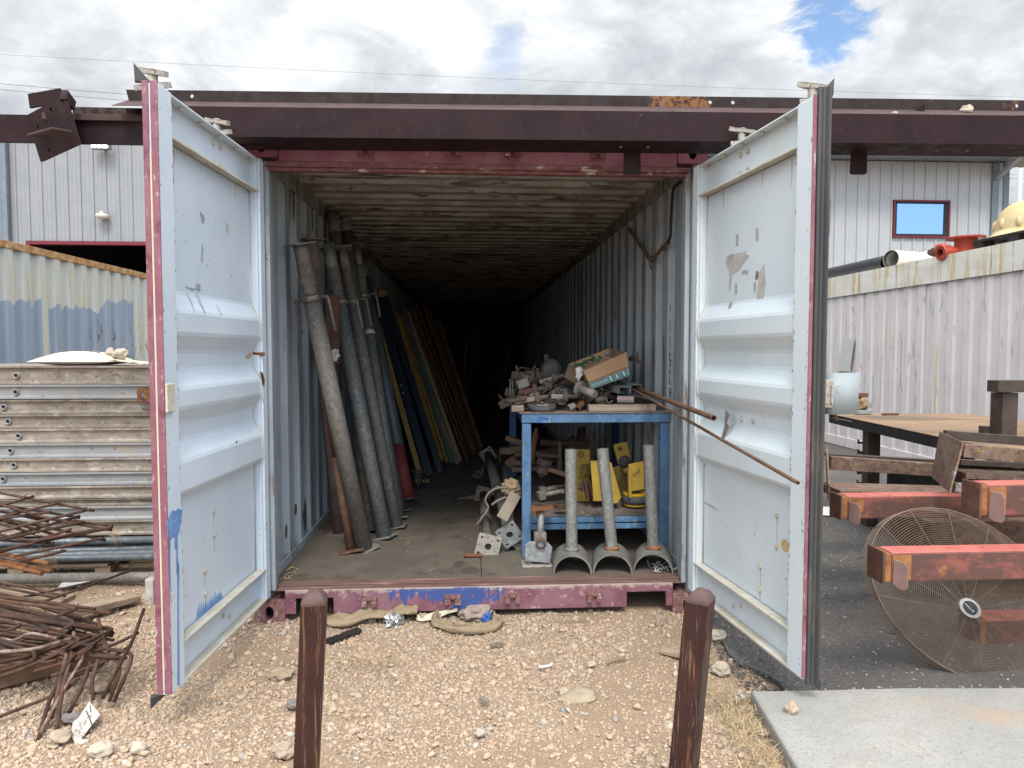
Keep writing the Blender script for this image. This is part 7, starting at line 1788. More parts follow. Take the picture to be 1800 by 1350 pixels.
m_ = MB(); q = fl(822, 878); vs = [q + V(x, y, .012 + .008 * math.sin(i * 1.9)) for i, (x, y) in enumerate(((-.09, -.03), (.0, -.06), (.14, -.05), (.16, .04), (.04, .09), (-.06, .04)))]; m_.add(vs + [q + V(.03, 0, .03)], [(i, (i + 1) % 6, 6) for i in range(6)]); tag(m_.build('cloth_rag', M_burlap, solid=.003), 'dusty grey rag on the floor beside the lying props', 'rag')

# ================================================================== BLUE WORK BENCH
YBn, YBk = .55, 2.02
bL, bR = at(918, 850, Y=YBn).x, at(1183, 850, Y=YBn).x - .028
zT = at(1000, 725, Y=YBn).z
be = thing('work_bench', 'blue steel work bench with dusty top loaded with scrap parts', 'work bench', ((bL + bR) / 2, (YBn + YBk) / 2, FZ))
lw = .055
for x in (bL, bR - lw):
    for y in (YBn, YBk - lw):
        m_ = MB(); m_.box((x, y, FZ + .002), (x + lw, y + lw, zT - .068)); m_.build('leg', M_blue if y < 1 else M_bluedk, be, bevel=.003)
zr1, zr0 = zT - .006, at(1000, 743, Y=YBn).z
m_ = MB(); m_.box((bL - .004, YBn - .008, zr0), (bR + .004, YBn + .03, zr1)); m_.build('front_rail', M_blue, be, bevel=.004)
m_ = MB(); m_.box((bL - .004, YBk - .03, zr0), (bR + .004, YBk, zr1)); m_.build('rear_rail', M_blue, be)
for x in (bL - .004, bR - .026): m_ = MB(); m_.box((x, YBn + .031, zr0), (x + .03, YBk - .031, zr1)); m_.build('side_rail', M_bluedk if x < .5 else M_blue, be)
m_ = MB(); m_.box((bL - .02, YBn - .015, zT - .0055), (bR + .012, YBk + .01, zT)); m_.build('bench_top', mat('dusty_bench_top', (.16, .13, .11), (.22, .18, .15), 9, rough=.85, layers=[((.30, .26, .22), 20, .58, .68)], bump=.3), be, bevel=.002)
zs1 = at(1000, 906, Y=YBn + .02).z
for za, zb_, mt in ((zs1 - .052, zs1 - .012, M_blue), (at(1000, 931, Y=YBn).z, at(1000, 918, Y=YBn).z, M_blue)):
    m_ = MB(); m_.box((bL + lw + .001, YBn + .004, za), (bR - lw - .001, YBn + .04, zb_)); m_.build('shelf_rail', mt, be, bevel=.003)
m_ = MB(); m_.box((bL + lw - .02, YBn + .045, zs1 - .012), (bR - lw + .02, YBk - .06, zs1)); m_.build('shelf', mat('grimy_shelf', (.12, .10, .085), (.17, .14, .12), 8, rough=.85, layers=[((.24, .20, .16), 16, .6, .7)], bump=.3), be)
zsh = zs1 + .001
# ---------------------------------------------------------------- pipe saddles standing in front of the bench
def saddle(label, u_top, v_top, u_bot, v_bot, l_px, r_px, vb, Yf, tint, rot):
    c = at((l_px + r_px) / 2, vb, Y=Yf); z0 = FZ + .002; R_ = (r_px - l_px) / 2 / pxs(c); Ls = .26
    t = thing('pipe_saddle', label, 'pipe saddle', (c.x, Yf + Ls / 2, z0), 'galvanised pipe saddles standing in front of the bench')
    ax = V(math.sin(rot), math.cos(rot), 0); sd = V(ax.y, -ax.x, 0); prof = []
    for k_ in range(19):
        a_ = math.pi * k_ / 18; prof.append((math.cos(a_) * R_, math.sin(a_) * R_ * 1.02))
    for k_ in range(19):
        a_ = math.pi * (1 - k_ / 18); prof.append((math.cos(a_) * (R_ - .009), math.sin(a_) * (R_ * 1.02 - .009)))
    m_ = MB(); m_.extr(prof, (c.x, Yf, z0), ax, sd, (0, 0, 1), Ls); m_.build('half_pipe', mat('dull_zinc_' + str(tint), (.25, .25, .225), (.19, .185, .165), 12, rough=.6, metal=.2, layers=[((.33, .32, .29), 24, .6, .7), ((.22, .14, .09), 9, .62, .72)], bump=.15), t)
    pc_ = V(c.x, Yf, z0) + ax * (Ls * .42) + V(0, 0, R_ * .97); top = at(u_top, v_top, Y=pc_.y + .02)
    r = 10.2 / pxs(pc_); m_ = MB(); m_.pipe(pc_, top, r, .004, 18, .2); m_.build('tube', M_galv, t)
    m_ = MB(); m_.lathe([(r * 1.02, -.002), (r * 1.28, -.004), (r * 1.22, .008), (r * 1.02, .014)], pc_ + V(0, 0, .006), (top - pc_), 18); m_.build('weld_bead', M_rustplate if tint else M_galvd, t)
    return t
saddle('left one of three galvanised pipe saddles, plain weld', 1003, 790, 1004, 972, 972, 1041, 1006, .20, 0, .10)
saddle('middle one of three galvanised pipe saddles', 1059, 789, 1066, 972, 1042, 1112, 1007, .20, 1, .16)
saddle('right one of three galvanised pipe saddles, turned furthest', 1140, 783, 1135, 960, 1113, 1183, 1008, .20, 1, .26)
s3 = [o for o in bpy.data.objects if o.get('label', '').startswith('right one of three')][0]
# ---------------------------------------------------------------- grey jack with a rusty head
jc = at(945, 975, Y=.36); jk = thing('trailer_jack', 'grey jack foot with rusty head plate between bench leg and saddles', 'jack', (jc.x, .40, FZ))
q = lambda u, v, Y=.36: at(u, v, Y=Y)
m_ = MB(); a_ = [q(u, v) for u, v in ((923, 958), (931, 952), (963, 954), (971, 962), (966, 990), (923, 986))]; xs_ = [(p.x - jc.x, p.z - jc.z) for p in a_][::-1]
m_.plate(V(jc.x, .375, jc.z), (1, 0, 0), (0, 0, 1), xs_, .016); m_.build('foot_pad', M_plateg, jk, bevel=.003)
m_ = MB(); p0, p1 = q(918, 998), q(970, 1000); m_.box((p0.x, .34, FZ + .002), (p1.x, .46, FZ + .012)); m_.build('base_plate', M_plate, jk, bevel=.002)
m_ = MB(); p0, p1 = q(927, 993), q(966, 987); m_.box((p0.x, .38, FZ + .0125), (p0.x + .03, .44, p1.z)); m_.box((p1.x - .035, .38, FZ + .0125), (p1.x, .44, p1.z)); m_.build('pedestal', M_galv, jk)
m_ = MB(); p0, p1 = q(949, 950, .41), q(952, 894, .45); m_.tube([p0, p1], .020, 10); m_.build('column', M_galv, jk)
m_ = MB(); p0 = q(949, 948, .40); m_.box((p0.x - .036, .37, p0.z - .02), (p0.x + .038, .43, p0.z + .045)); m_.build('clevis', M_galvd, jk, bevel=.006)
m_ = MB(); m_.lathe([(.030, 0), (.032, .014), (.022, .016)], p0 + V(0, -.045, -.01), (0, -1, 0), 14); m_.build('pin_ring', M_rust, jk)
m_ = MB(); p1 = q(952, 893, .45); m_.obox(p1 + V(0, 0, .0), (.068, 0, .006), (0, .05, 0), (0, 0, .005)); m_.blob(p1 + V(-.012, 0, -.03), .024, 2, .2, 1, (1, 1, 1.5)); m_.build('head_plate', M_rusto, jk, bevel=.002)

# ================================================================== ON THE SHELF
def hammer(label, p, q, hr, head_len, head_r, mt_head=M_junk):
    """handle from p (grip) to q (head)"""
    p, q = V(p), V(q); d = (q - p).normalized(); t = thing('hammer', label, 'hammer', (p + q) / 2, 'old hammers heaped on the bench shelf')
    m_ = MB(); m_.tube([p, p + d * .1, q], [hr * 1.15, hr, hr * .9], 10); m_.build('handle', M_woodd, t)
    s_ = d.cross(V(0, 1, .1)).normalized(); m_ = MB()
    m_.lathe([(0, -head_len / 2), (head_r, -head_len / 2), (head_r, -head_len * .2), (head_r * .72, -head_len * .1), (head_r * .72, head_len * .1), (head_r * .9, head_len * .25), (head_r * .35, head_len / 2), (0, head_len / 2)], q, s_, 8, smooth=False); m_.build('head', mt_head, t, bevel=.002); return t
Q = lambda u, v, Y: at(u, v, Y=Y)
hammer('sledge hammer with long dusty handle across the rear of the shelf', Q(950, 778, 1.55), Q(1040, 780, 1.5), .022, .20, .038)
hammer('hammer leaning with its head up behind the left yellow plate', Q(905, 776, 1.3), Q(938, 782, 1.28), .02, .26, .03, M_rust)
hammer('hammer lying low with its head pointing down on the shelf', Q(945, 800, 1.25), Q(984, 802, 1.2), .017, .22, .022, M_junk)
hammer('mallet with block head and reddish handle near the front of the shelf', Q(1000, 836, 1.0), Q(955, 822, 1.05), .018, .13, .055, M_junk)
for i, (a_, b_, r, Y) in enumerate((((905, 800), (985, 792), .016, 1.6), ((900, 815), (978, 812), .018, 1.45), ((1005, 782), (940, 800), .014, 1.75), ((960, 792), (1010, 768), .014, 1.8), ((900, 826), (975, 822), .02, 1.3))):
    m_ = MB(); m_.tube([Q(*a_, Y), Q(*b_, Y + .02)], r, 9); tag(m_.build('wooden_handle', M_woodd), 'loose wooden tool handle at the rear of the shelf, %s' % ('lying uppermost', 'thick, lying behind the left leg', 'slanting up to the right', 'thin, rising to the right', 'lowest of the heap')[i], 'tool handle', 'loose handles on the bench shelf')
for i, (a_, b_) in enumerate((((1014, 780), (1020, 754)), ((1028, 780), (1024, 752)))):
    m_ = MB(); m_.tube([Q(*a_, 1.85), Q(*b_, 1.95)], .018, 8); tag(m_.build('wooden_handle', M_woodd), 'handle standing up at the back of the shelf, %s one' % ('paler left' if i == 0 else 'darker right'), 'tool handle', None)
for i, (u, v) in enumerate(((905, 774), (900, 790), (905, 806))):
    m_ = MB(); p = Q(u, v, 1.7); a_ = Matrix.Rotation(.3 - .45 * i, 3, 'Y') @ Matrix.Rotation(.5 * i, 3, 'Z'); m_.obox(p, a_ @ V(.075, 0, 0), a_ @ V(0, .05, 0), a_ @ V(0, 0, .018 + .006 * i)); tag(m_.build('wood_offcut', M_woodd, bevel=.003), 'dusty wood offcut in the pile at the left behind the bench leg', 'wood', 'wood offcuts behind the bench leg')
# turnbuckle / screw clamps in front
def screw_clamp(label, p, q, r=.016, mt=M_galvd):
    p, q = V(p), V(q); d = (q - p).normalized(); L = (q - p).length; t = thing('screw_clamp', label, 'clamp', (p + q) / 2, None)
    m_ = MB(); m_.tube([p, p + d * L * .55], r, 10); m_.build('barrel', mt, t)
    m_ = MB(); prof = []; h = 0
    while h < L * .4: prof += [(r * .7, h), (r * .82, h + .003), (r * .7, h + .006)]; h += .009
    m_.lathe(prof, p + d * L * .55, d, 10, smooth=False); m_.build('screw', M_rust, t)
    m_ = MB(); s_ = d.cross(V(0, 0, 1)).normalized(); m_.obox(p + d * .02, d * .022, s_ * .03, d.cross(s_) * .026); m_.obox(q, d * .010, s_ * .034, d.cross(s_) * .030); m_.build('jaw', mt, t, bevel=.004)
    m_ = MB(); m_.tube([p + d * L * .5 + s_ * .05, p + d * L * .5 - s_ * .06], .006, 7); m_.build('handle_bar', M_shine, t); return t
screw_clamp('grey screw clamp lying at the front of the shelf, lower of two', Q(946, 872, .78), Q(1024, 856, .86))
screw_clamp('grey screw clamp with rusty middle lying above the lower one', Q(948, 863, .92), Q(1000, 852, .95), .018)
for u, v in ((1030, 855),):
    p = Q(u, v, .8); rc_ = thing('rusty_bracket', 'rust-brown bracket standing between the left and middle saddle tubes', 'bracket', p)
    m_ = MB(); m_.obox(p + V(.0, 0, -.02), (.008, .01, .002), (0, .03, 0), (-.012, 0, .065)); m_.obox(p + V(.035, .01, -.03), (.006, .0, .002), (0, .03, 0), (-.016, 0, .068)); m_.obox(p + V(.012, .03, -.02), (.02, 0, 0), (0, .008, 0), (-.01, 0, .05)); m_.build('cheek', M_rust, rc_, bevel=.003)
m_ = MB(); q = Q(985, 893, .60); m_.blob(q + V(.0, 0, .008), .03, 8, .5, 2, (1.6, .8, .5), 3); tag(m_.build('rust_flake_heap', M_rust), 'small heap of rust flakes on the front edge of the shelf', 'debris')
m_ = MB()
for _ in range(26):
    q = V(RND.uniform(bL + .3, bL + .55), YBn + RND.uniform(.06, .12), zsh); a_ = RND.uniform(0, 3.1); m_.bar(q, q + V(math.cos(a_), math.sin(a_), .02) * .022, .004, .003)
o_ = m_.build('wood_shavings', M_woodp, org=(0, 0, 0)); o_['kind'] = 'stuff'
# yellow castor brackets
def yplate(par, nm, c, U_, W_, poly, t, mt=M_yellow, holes=()):
    m_ = MB(); m_.plate(c, U_, W_, poly, t, holes); return m_.build(nm, mt, par, bevel=.003)
def scribble(par, O, U_, W_, lines, r=.0013):
    m_ = MB(); U_, W_ = V(U_).normalized(), V(W_).normalized()
    for ln in lines: m_.tube([O + U_ * a_ + W_ * b_ for a_, b_ in ln], r, 4)
    m_.build('marker_writing', M_ink, par)
p = Q(1013, 788, .95); pr_ = Q(1032, 830, .95); w = (pr_.x - p.x) + .02; y1 = thing('yellow_bracket', 'tall yellow bracket with a ring mark behind the left saddle tube', 'bracket', (p.x + w / 2, .97, zsh))
h = p.z - zsh - .01
yplate(y1, 'plate', (p.x - .02, .97, zsh), (1, 0, 0), (0, 0, 1), [(0, 0), (w + .02, 0), (w + .02, h), (0, h)], .012)
m_ = MB(); c = Q(1021, 799, .955); c.y = .956; m_.lathe([(.015, 0), (.018, .001), (.021, 0)], c, (0, -1, 0), 16); m_.lathe([(.0, .0005), (.007, 0)], c, (0, -1, 0), 8); m_.build('ring_mark', M_ink, y1)
m_ = MB(); c = Q(1030, 826, .9); m_.obox(c, (.03, .02, .0), (-.01, .03, .0), (.008, 0, .035)); m_.build('swivel_block', mat('dull_olive_yellow', (.25, .19, .05), (.18, .13, .05), 8, rough=.6), y1, bevel=.005)
# middle yellow wedge: two trapezoid cheeks
y2 = thing('yellow_bracket', 'bright yellow wedge-shaped bracket around the middle saddle tube', 'bracket', (Q(1065, 880, .75).x, .75, zsh))
a_ = [Q(u, v, .74) for u, v in ((1038, 810), (1049, 812), (1052, 880), (1043, 879))]; O = V(0, .74, 0)
yplate(y2, 'cheek', O, (1, 0, 0), (0, 0, 1), [(p.x, max(p.z, zsh)) for p in a_], .012)
a_ = [Q(u, v, .72) for u, v in ((1070, 812), (1074, 813), (1091, 873), (1086, 882), (1073, 886))]; yplate(y2, 'cheek', V(0, .72, 0), (1, 0, 0), (0, 0, 1), [(p.x, max(p.z, zsh)) for p in a_], .012)
a_ = [Q(u, v, .72) for u, v in ((1045, 812), (1070, 812), (1073, 886), (1052, 880))]; yplate(y2, 'web', V(0, .76, 0), (1, 0, 0), (0, 0, 1), [(p.x, max(p.z, zsh)) for p in a_], .010)
yplate(y2, 'flange', Q(1074, 813, .7285), (0, 1, 0), Q(1091, 873, .7285) - Q(1074, 813, .7285), [(0, 0), (.09, 0), (.09, .24), (0, .24)], .008)
# upper right plate, tilted with ring mark and black caster
y3 = thing('yellow_bracket', 'tilted yellow plate with a ring mark and worn wheel, highest on the shelf', 'bracket', Q(1092, 800, .95))
a_ = [Q(u, v, .95) for u, v in ((1078, 782), (1100, 777), (1109, 808), (1087, 815))]; yplate(y3, 'plate', V(0, .95, 0), (1, 0, 0), (0, 0, 1), [(p.x, p.z) for p in a_], .012)
m_ = MB(); c = Q(1090, 789, .937); m_.lathe([(.012, 0), (.014, .001), (.017, 0)], c, (0, -1, 0), 16); m_.lathe([(.0, .001), (.008, .0005), (.008, 0)], c, (0, -1, 0), 8); m_.build('ring_mark', M_ink, y3)
m_ = MB(); c = Q(1098, 811, .93); m_.lathe([(.0, -.016), (.036, -.016), (.04, -.01), (.04, .01), (.036, .016), (0, .016)], c, (.1, -1, .35), 18); m_.build('wheel', M_tyre, y3)
m_ = MB(); p0 = Q(1098, 826, .95); m_.tube([p0 + V(0, .03, 0), p0 + V(.03, -.03, .0)], .03, 12); m_.build('hub', M_yellow, y3)
yplate(y3, 'brace', V(0, .98, 0), (1, 0, 0), (0, 0, 1), [(p.x, p.z) for p in [Q(u, v, .98) for u, v in ((1078, 822), (1092, 818), (1095, 832), (1083, 848), (1078, 840))]], .012, mat('shaded_olive_bracket', (.33, .25, .09), (.26, .19, .07), 8, rough=.6))
yplate(y3, 'prop_leg', V(0, .985, 0), (1, 0, 0), (0, 0, 1), [(p.x, max(p.z, zsh)) for p in [Q(u, v, .985) for u, v in ((1085, 845), (1096, 828), (1104, 870), (1090, 895))]], .012, MATS['dull_olive_yellow'])
# lower right plate with handwriting on a yellow caster
y4 = thing('wheel_bracket', 'yellow caster with handwriting on its plate behind the right saddle tube', 'caster', (Q(1118, 880, .72).x, .75, zsh))
a_ = [Q(u, v, .72) for u, v in ((1105, 816), (1131, 811), (1131, 859), (1110, 862), (1107, 858))]; yplate(y4, 'mounting_plate', V(0, .72, 0), (1, 0, 0), (0, 0, 1), [(p.x, p.z) for p in a_], .012)
S = lambda ln: [(Q(u, v, .706).x, Q(u, v, .706).z) for u, v in ln]
scribble(y4, V(0, .706, 0), (1, 0, 0), (0, 0, 1), [S([(1112, 836), (1115, 832), (1118, 832), (1118, 836), (1114, 838), (1112, 836)]), S([(1117, 836), (1120, 831), (1123, 827), (1125, 822)]), S([(1119, 829), (1123, 832), (1125, 830)]), S([(1121, 825), (1124, 829)])])
yplate(y4, 'fork', V(0, .74, 0), (1, 0, 0), (0, 0, 1), [(p.x, p.z) for p in [Q(u, v, .74) for u, v in ((1102, 825), (1105, 825), (1107, 872), (1103, 872))]], .05)
c = Q(1120, 881, .72)
m_ = MB(); m_.lathe([(.0, -.008), (.078, -.008), (.078, .008), (0, .008)], (c.x, .78, c.z - .030), (0, 0, 1), 22); m_.build('lower_cheek', mat('orange_yellow_paint', (.62, .36, .03), (.55, .32, .03), 9, rough=.45), y4, bevel=.002)
m_ = MB(); m_.lathe([(.0, -.008), (.080, -.008), (.080, .008), (0, .008)], (c.x, .78, c.z + .038), (0, 0, 1), 22); m_.build('upper_cheek', MATS['orange_yellow_paint'], y4, bevel=.002)
m_ = MB(); m_.lathe([(.0, -.020), (.085, -.020), (.088, 0), (.085, .028), (0, .028)], (c.x, .78, c.z), (0, 0, 1), 22); m_.build('wheel', M_tyre, y4)

# ================================================================== ON THE BENCH TOP
zt2 = zT + .001
J = lambda u, v, Y: at(u, v, Y=Y)
caster('caster wheel lying flat at the front left of the bench top', J(952, 714, .66), .092, (.05, -.22, 1), M_junk, .036)
caster('caster wheel lying tilted in the middle of the heap', J(988, 686, .95), .085, (.15, -.35, 1), M_junk, .036)
m_ = MB(); p0, p1 = J(899, 716, .60), J(921, 714, .60); m_.box((p0.x, .585, zt2), (p1.x, .66, p0.z + .012)); tag(m_.build('wood_offcut', M_tan, bevel=.006), 'cream block at the left front corner of the bench top', 'block')
m_ = MB(); c = J(908, 700, .72); m_.tube([c + V(math.cos(t_) * .10 + .03, math.sin(t_) * .10, .0 + .02 * math.cos(t_)) for t_ in np.linspace(rad(60), rad(285), 12)], .013, 8); tag(m_.build('hose_hook', M_junk), 'curved dark iron hook hanging over the left bench corner', 'hook')
def clampbar(label, p, q, w, h, mt, knob=True):
    p, q = V(p), V(q); t = thing('clamp', label, 'clamp', (p + q) / 2, None); d = (q - p).normalized()
    m_ = MB(); m_.bar(p, q, w, h); m_.build('bar', mt, t, bevel=.003)
    m_ = MB(); m_.lathe([(h * .8, 0), (h * 1.3, .005), (h * 1.3, .03), (h * .8, .035)], q - d * .04, d, 12); m_.lathe([(h * .5, .035), (h * .5, .09), (0, .09)], q - d * .04, d, 10); m_.build('collar', M_junk, t); return t
clampbar('long pale steel clamp across the front of the heap', J(905, 706, .64), J(950, 699, .66), .03, .03, M_tan)
clampbar('shiny-handled clamp left of the rusty pipe stub', J(968, 697, .66), J(1000, 697, .66), .028, .028, M_shine)
clampbar('rusty clamp with cylindrical head above the long pale one', J(912, 690, .80), J(946, 684, .80), .03, .032, M_rust)
clampbar('yellow-grey clamp with bolt standing behind the rusty clamp', J(948, 672, 1.0), J(980, 663, 1.0), .035, .03, M_shine)
clampbar('grey fork clamp leaning to the right in the heap', J(950, 690, .85), J(966, 676, .9), .03, .03, M_galvd)
m_ = MB(); p0, p1 = J(1014, 720, .58), J(1029, 703, .82); m_.pipe(p0, p1, .021, .005, 14); tag(m_.build('pipe_stub', M_rusto), 'short orange-rusted pipe stub pointing at the viewer on the bench edge', 'pipe')
m_ = MB(); p0 = J(1005, 716, .62); m_.lathe([(.010, -.02), (.026, -.02), (.026, -.005), (.018, -.003), (.018, .003), (.026, .005), (.026, .02), (.010, .02)], p0, (1, .3, .3), 14); tag(m_.build('pulley', M_galvd), 'small grey pulley by the orange pipe stub', 'pulley')
fs2 = thing('flanged_spigot', 'dusty flanged pipe spigot leaning in front of the cardboard box', 'pipe fitting', J(1025, 690, .70)); p0, p1 = J(1016, 683, .74), J(1046, 693, .62); d = (p1 - p0).normalized()
m_ = MB(); m_.tube([p0, p1], .026, 14); m_.build('tube', M_galvd, fs2); m_ = MB(); m_.lathe([(.02, 0), (.055, 0), (.055, .010), (.02, .012)], p0 + d * .01, d, 18); m_.build('flange', M_galvd, fs2)
m_ = MB(); p0, p1 = J(1085, 702, .64), J(1114, 703, .62); m_.pipe(p0, p1, .024, .006, 14); tag(m_.build('pipe_stub', mat('pinkish_grey_pipe', (.26, .20, .19), (.21, .17, .16), 9, rough=.7)), 'short pinkish-grey pipe stub lying above the pale plank', 'pipe')
m_ = MB(); p0, p1 = J(1046, 702, .66), J(1066, 702, .66); m_.tube([p0, p1], .018, 12); m_.tube(smooth_path([J(u, v, .62) for u, v in ((1062, 697), (1066, 700), (1067, 706), (1071, 708), (1077, 704))], 4), .005, 6); tag(m_.build('spring_clip', M_junk), 'rusty spring clip with a bent wire left of the pinkish stub', 'clip')
m_ = MB(); p0, p1 = J(1035, 716, .59), J(1153, 716, .59); m_.box((p0.x, .585, zt2), (p1.x, .66, zt2 + .042)); tag(m_.build('plank', M_woodp, bevel=.003), 'pale raw plank lying along the right front of the bench top', 'plank')
# grey steel channels
def channel(label, p, q, w, h, mt):
    p, q = V(p), V(q); d = (q - p).normalized(); L = (q - p).length; s_ = d.cross(V(0, 0, 1)).normalized(); u = s_.cross(d); t = .004
    m_ = MB(); m_.extr([(-w / 2, 0), (-w / 2, h), (w / 2, h), (w / 2, 0), (w / 2 - t, 0), (w / 2 - t, h - t), (-w / 2 + t, h - t), (-w / 2 + t, 0)], p, d, s_, u, L); return tag(m_.build('steel_channel', mt), label, 'steel channel', None)
channel('grey steel channel under the cardboard box, left of two', J(1070, 684, .98), J(1098, 692, .74), .085, .045, M_grey)
channel('grey steel channel under the cardboard box, right of two', J(1092, 680, 1.0), J(1118, 688, .78), .08, .045, M_grey)
m_ = MB(); m_.bar(J(1050, 690, .9), J(1145, 708, .68), .10, .006, (0, -.3, 1)); tag(m_.build('steel_sheet', M_dark, bevel=.001), 'dark steel strip sloping down to the right above the plank', 'steel strip')
m_ = MB(); m_.bar(J(1100, 690, .85), J(1160, 704, .72), .06, .006, (0, -.3, 1)); tag(m_.build('steel_sheet', M_galvb, bevel=.001), 'blue-grey flat strip next to the rusty pipes on the bench', 'steel strip')
# cardboard box tipped on the heap
bxo = J(1045, 656, .95); cb = thing('cardboard_box', 'tipped brown cardboard box with teal label and green net inside', 'cardboard box', bxo)
c0, c1, c2, c3 = J(1025, 652, .78), J(1101, 619, .80), J(1106, 660, .76), J(1040, 684, .74)
# the long front side: upper brown flap folded over, lower printed strip
def quad(a_, b_, c_, d_, nm, mt, t=.004):
    m_ = MB(); m_.add([a_, b_, c_, d_], [(0, 1, 2, 3)]); return m_.build(nm, mt, cb, solid=t)
lerp = lambda a_, b_, t_: a_ + (b_ - a_) * t_
f_ = .62; g1_, g2_ = lerp(c0, c3, f_) + V(0, -.012, 0), lerp(c1, c2, f_) + V(0, -.012, 0)
quad(c0 + V(0, -.006, 0), c1 + V(0, -.006, 0), g2_, g1_, 'folded_flap', M_card)
quad(lerp(c0, c3, .45), lerp(c1, c2, .45), lerp(c1, c2, .70), lerp(c0, c3, .70), 'front_side', M_card)
quad(lerp(c0, c3, .70), lerp(c1, c2, .70), c2, c3, 'printed_label', M_teal)
r0, r1 = J(1000, 640, 1.12), J(1072, 612, 1.14); r2, r3 = J(1075, 640, 1.10), J(1002, 664, 1.08)
quad(r0, r1, r2, r3, 'rear_side', M_card)
quad(r0, c0, c3, r3 + V(0, 0, -.02), 'end_side', M_cardin); quad(c1, r1, r2, c2, 'end_side', M_cardin); quad(c3, c2, r2 + V(0, 0, -.02), r3 + V(0, 0, -.02), 'bottom', M_cardin)
quad(r0, J(992, 663, .90), J(1016, 677, .80), c0 + V(-.004, -.004, 0), 'end_flap', M_cardin)
m_ = MB()
for _ in range(34):
    t_ = RND.uniform(.05, .6); q = lerp(lerp(r0, r1, t_), lerp(c0, c1, t_), RND.uniform(.15, .6)) + V(0, 0, -.005); m_.tube([q, q + V(RND.uniform(-.05, .05), RND.uniform(-.02, .02), RND.uniform(-.01, .02))], .004, 5)
m_.build('green_net', M_green, cb)['kind'] = 'stuff'
m_ = MB(); q = J(1068, 622, 1.0); m_.blob(q, .018, 2, .1, 2); m_.build('grey_ball', M_grey, cb)
m_ = MB(); q = J(1018, 656, .79); m_.blob(q, .03, 4, .5, 2, (.7, .5, 1.3), 3); m_.build('torn_tape', M_whitepl, cb)
for i, (t0, s_) in enumerate(((.52, .0), (.68, .0), (.86, .0))):
    a_, b_ = lerp(lerp(c0, c1, t0), lerp(c3, c2, t0), .73), lerp(lerp(c0, c1, t0 + .02), lerp(c3, c2, t0 + .02), .93); m_ = MB(); m_.bar(a_ + V(0, -.004, 0), b_ + V(0, -.004, 0), .008, .002, (0, 1, 0)); m_.build('label_print', M_whitepl, cb)
m_ = MB(); a_ = lerp(lerp(c0, c1, .04), lerp(c3, c2, .04), .90) + V(0, -.004, 0)
for k_ in range(9):
    t0 = .06 + .045 * k_; p = lerp(lerp(c0, c1, t0), lerp(c3, c2, t0), .80) + V(0, -.004, 0); q = lerp(lerp(c0, c1, t0 + .02), lerp(c3, c2, t0 + .02), .92) + V(0, -.004, 0); m_.tube([p, q], .0016, 4); m_.tube([p, p + (q - p) * .5 + V(.012, 0, 0)], .0014, 4)
m_.build('label_print', M_whitepl, cb)
# jerry can, grey
p = J(968, 652, 1.15); jg = thing('jerry_can', 'grey plastic jug with moulded handle behind the heap', 'jug', (p.x, 1.15, zt2))
m_ = MB(); hh = .075
secs = [(0, .068, .05), (.02, .074, .055), (.11, .074, .055), (.15, .055, .044), (.17, .028, .026)]
zj = p.z - .085; n_ = 20; vs = []; 
for z, a_, b_ in secs:
    for k_ in range(n_):
        t_ = 2 * math.pi * k_ / n_; cx, sy = math.cos(t_), math.sin(t_); e_ = .5; vs.append((p.x + a_ * math.copysign(abs(cx) ** e_, cx), 1.15 + b_ * math.copysign(abs(sy) ** e_, sy), zj + z))
m_.add(vs, [(i * n_ + j, i * n_ + (j + 1) % n_, (i + 1) * n_ + (j + 1) % n_, (i + 1) * n_ + j) for i in range(len(secs) - 1) for j in range(n_)], True); m_.build('body', M_jug, jg)
m_ = MB(); m_.lathe([(.016, 0), (.016, .02), (.019, .02), (.019, .035), (0, .035)], (p.x - .03, 1.15, zj + .165), (-.1, 0, 1), 12); m_.build('spout_cap', M_junk, jg)
m_ = MB(); m_.tube(bend_path([J(971, 646, 1.13), J(975, 640, 1.13), J(986, 646, 1.13), J(985, 655, 1.13), J(978, 654, 1.13)], .02, 3), .010, 8); m_.build('handle', mat('pale_jug_handle', (.30, .30, .29), rough=.5), jg)
# castings and blocks at the left rear of the heap
blocks = [(918, 674, .9, .05, 'grey drilled casting plate at the left of the heap'), (934, 658, 1.1, .04, 'angular brown casting on top of the left heap'), (915, 660, 1.15, .045, 'brown wedge-shaped casting left of the angular one'), (928, 666, 1.0, .035, 'small grey casting between the others'), (945, 666, 1.1, .04, 'dark rusty casting right of the angular one'), (900, 690, 1.3, .05, 'dark block at the far left rear of the bench'), (938, 696, .78, .035, 'rusty knuckle joint in the middle of the heap'), (955, 705, .72, .03, 'small rusty bracket beside the flat caster'), (1000, 672, 1.05, .05, 'dark casting behind the tilted caster'), (985, 700, .74, .028, 'rust brown coupler at the front middle of the heap'), (1035, 700, .78, .03, 'rusty coupler under the flanged spigot'), (960, 672, 1.05, .045, 'grey clamp body behind the tilted caster'), (975, 690, .85, .03, 'pale coupler under the tilted caster'), (1060, 694, .85, .035, 'dark coupler under the cardboard box'), (918, 700, .7, .025, 'pale coupler under the rusty clamp'), (892, 706, 1.6, .05, 'dark casting at the rear corner of the bench')]
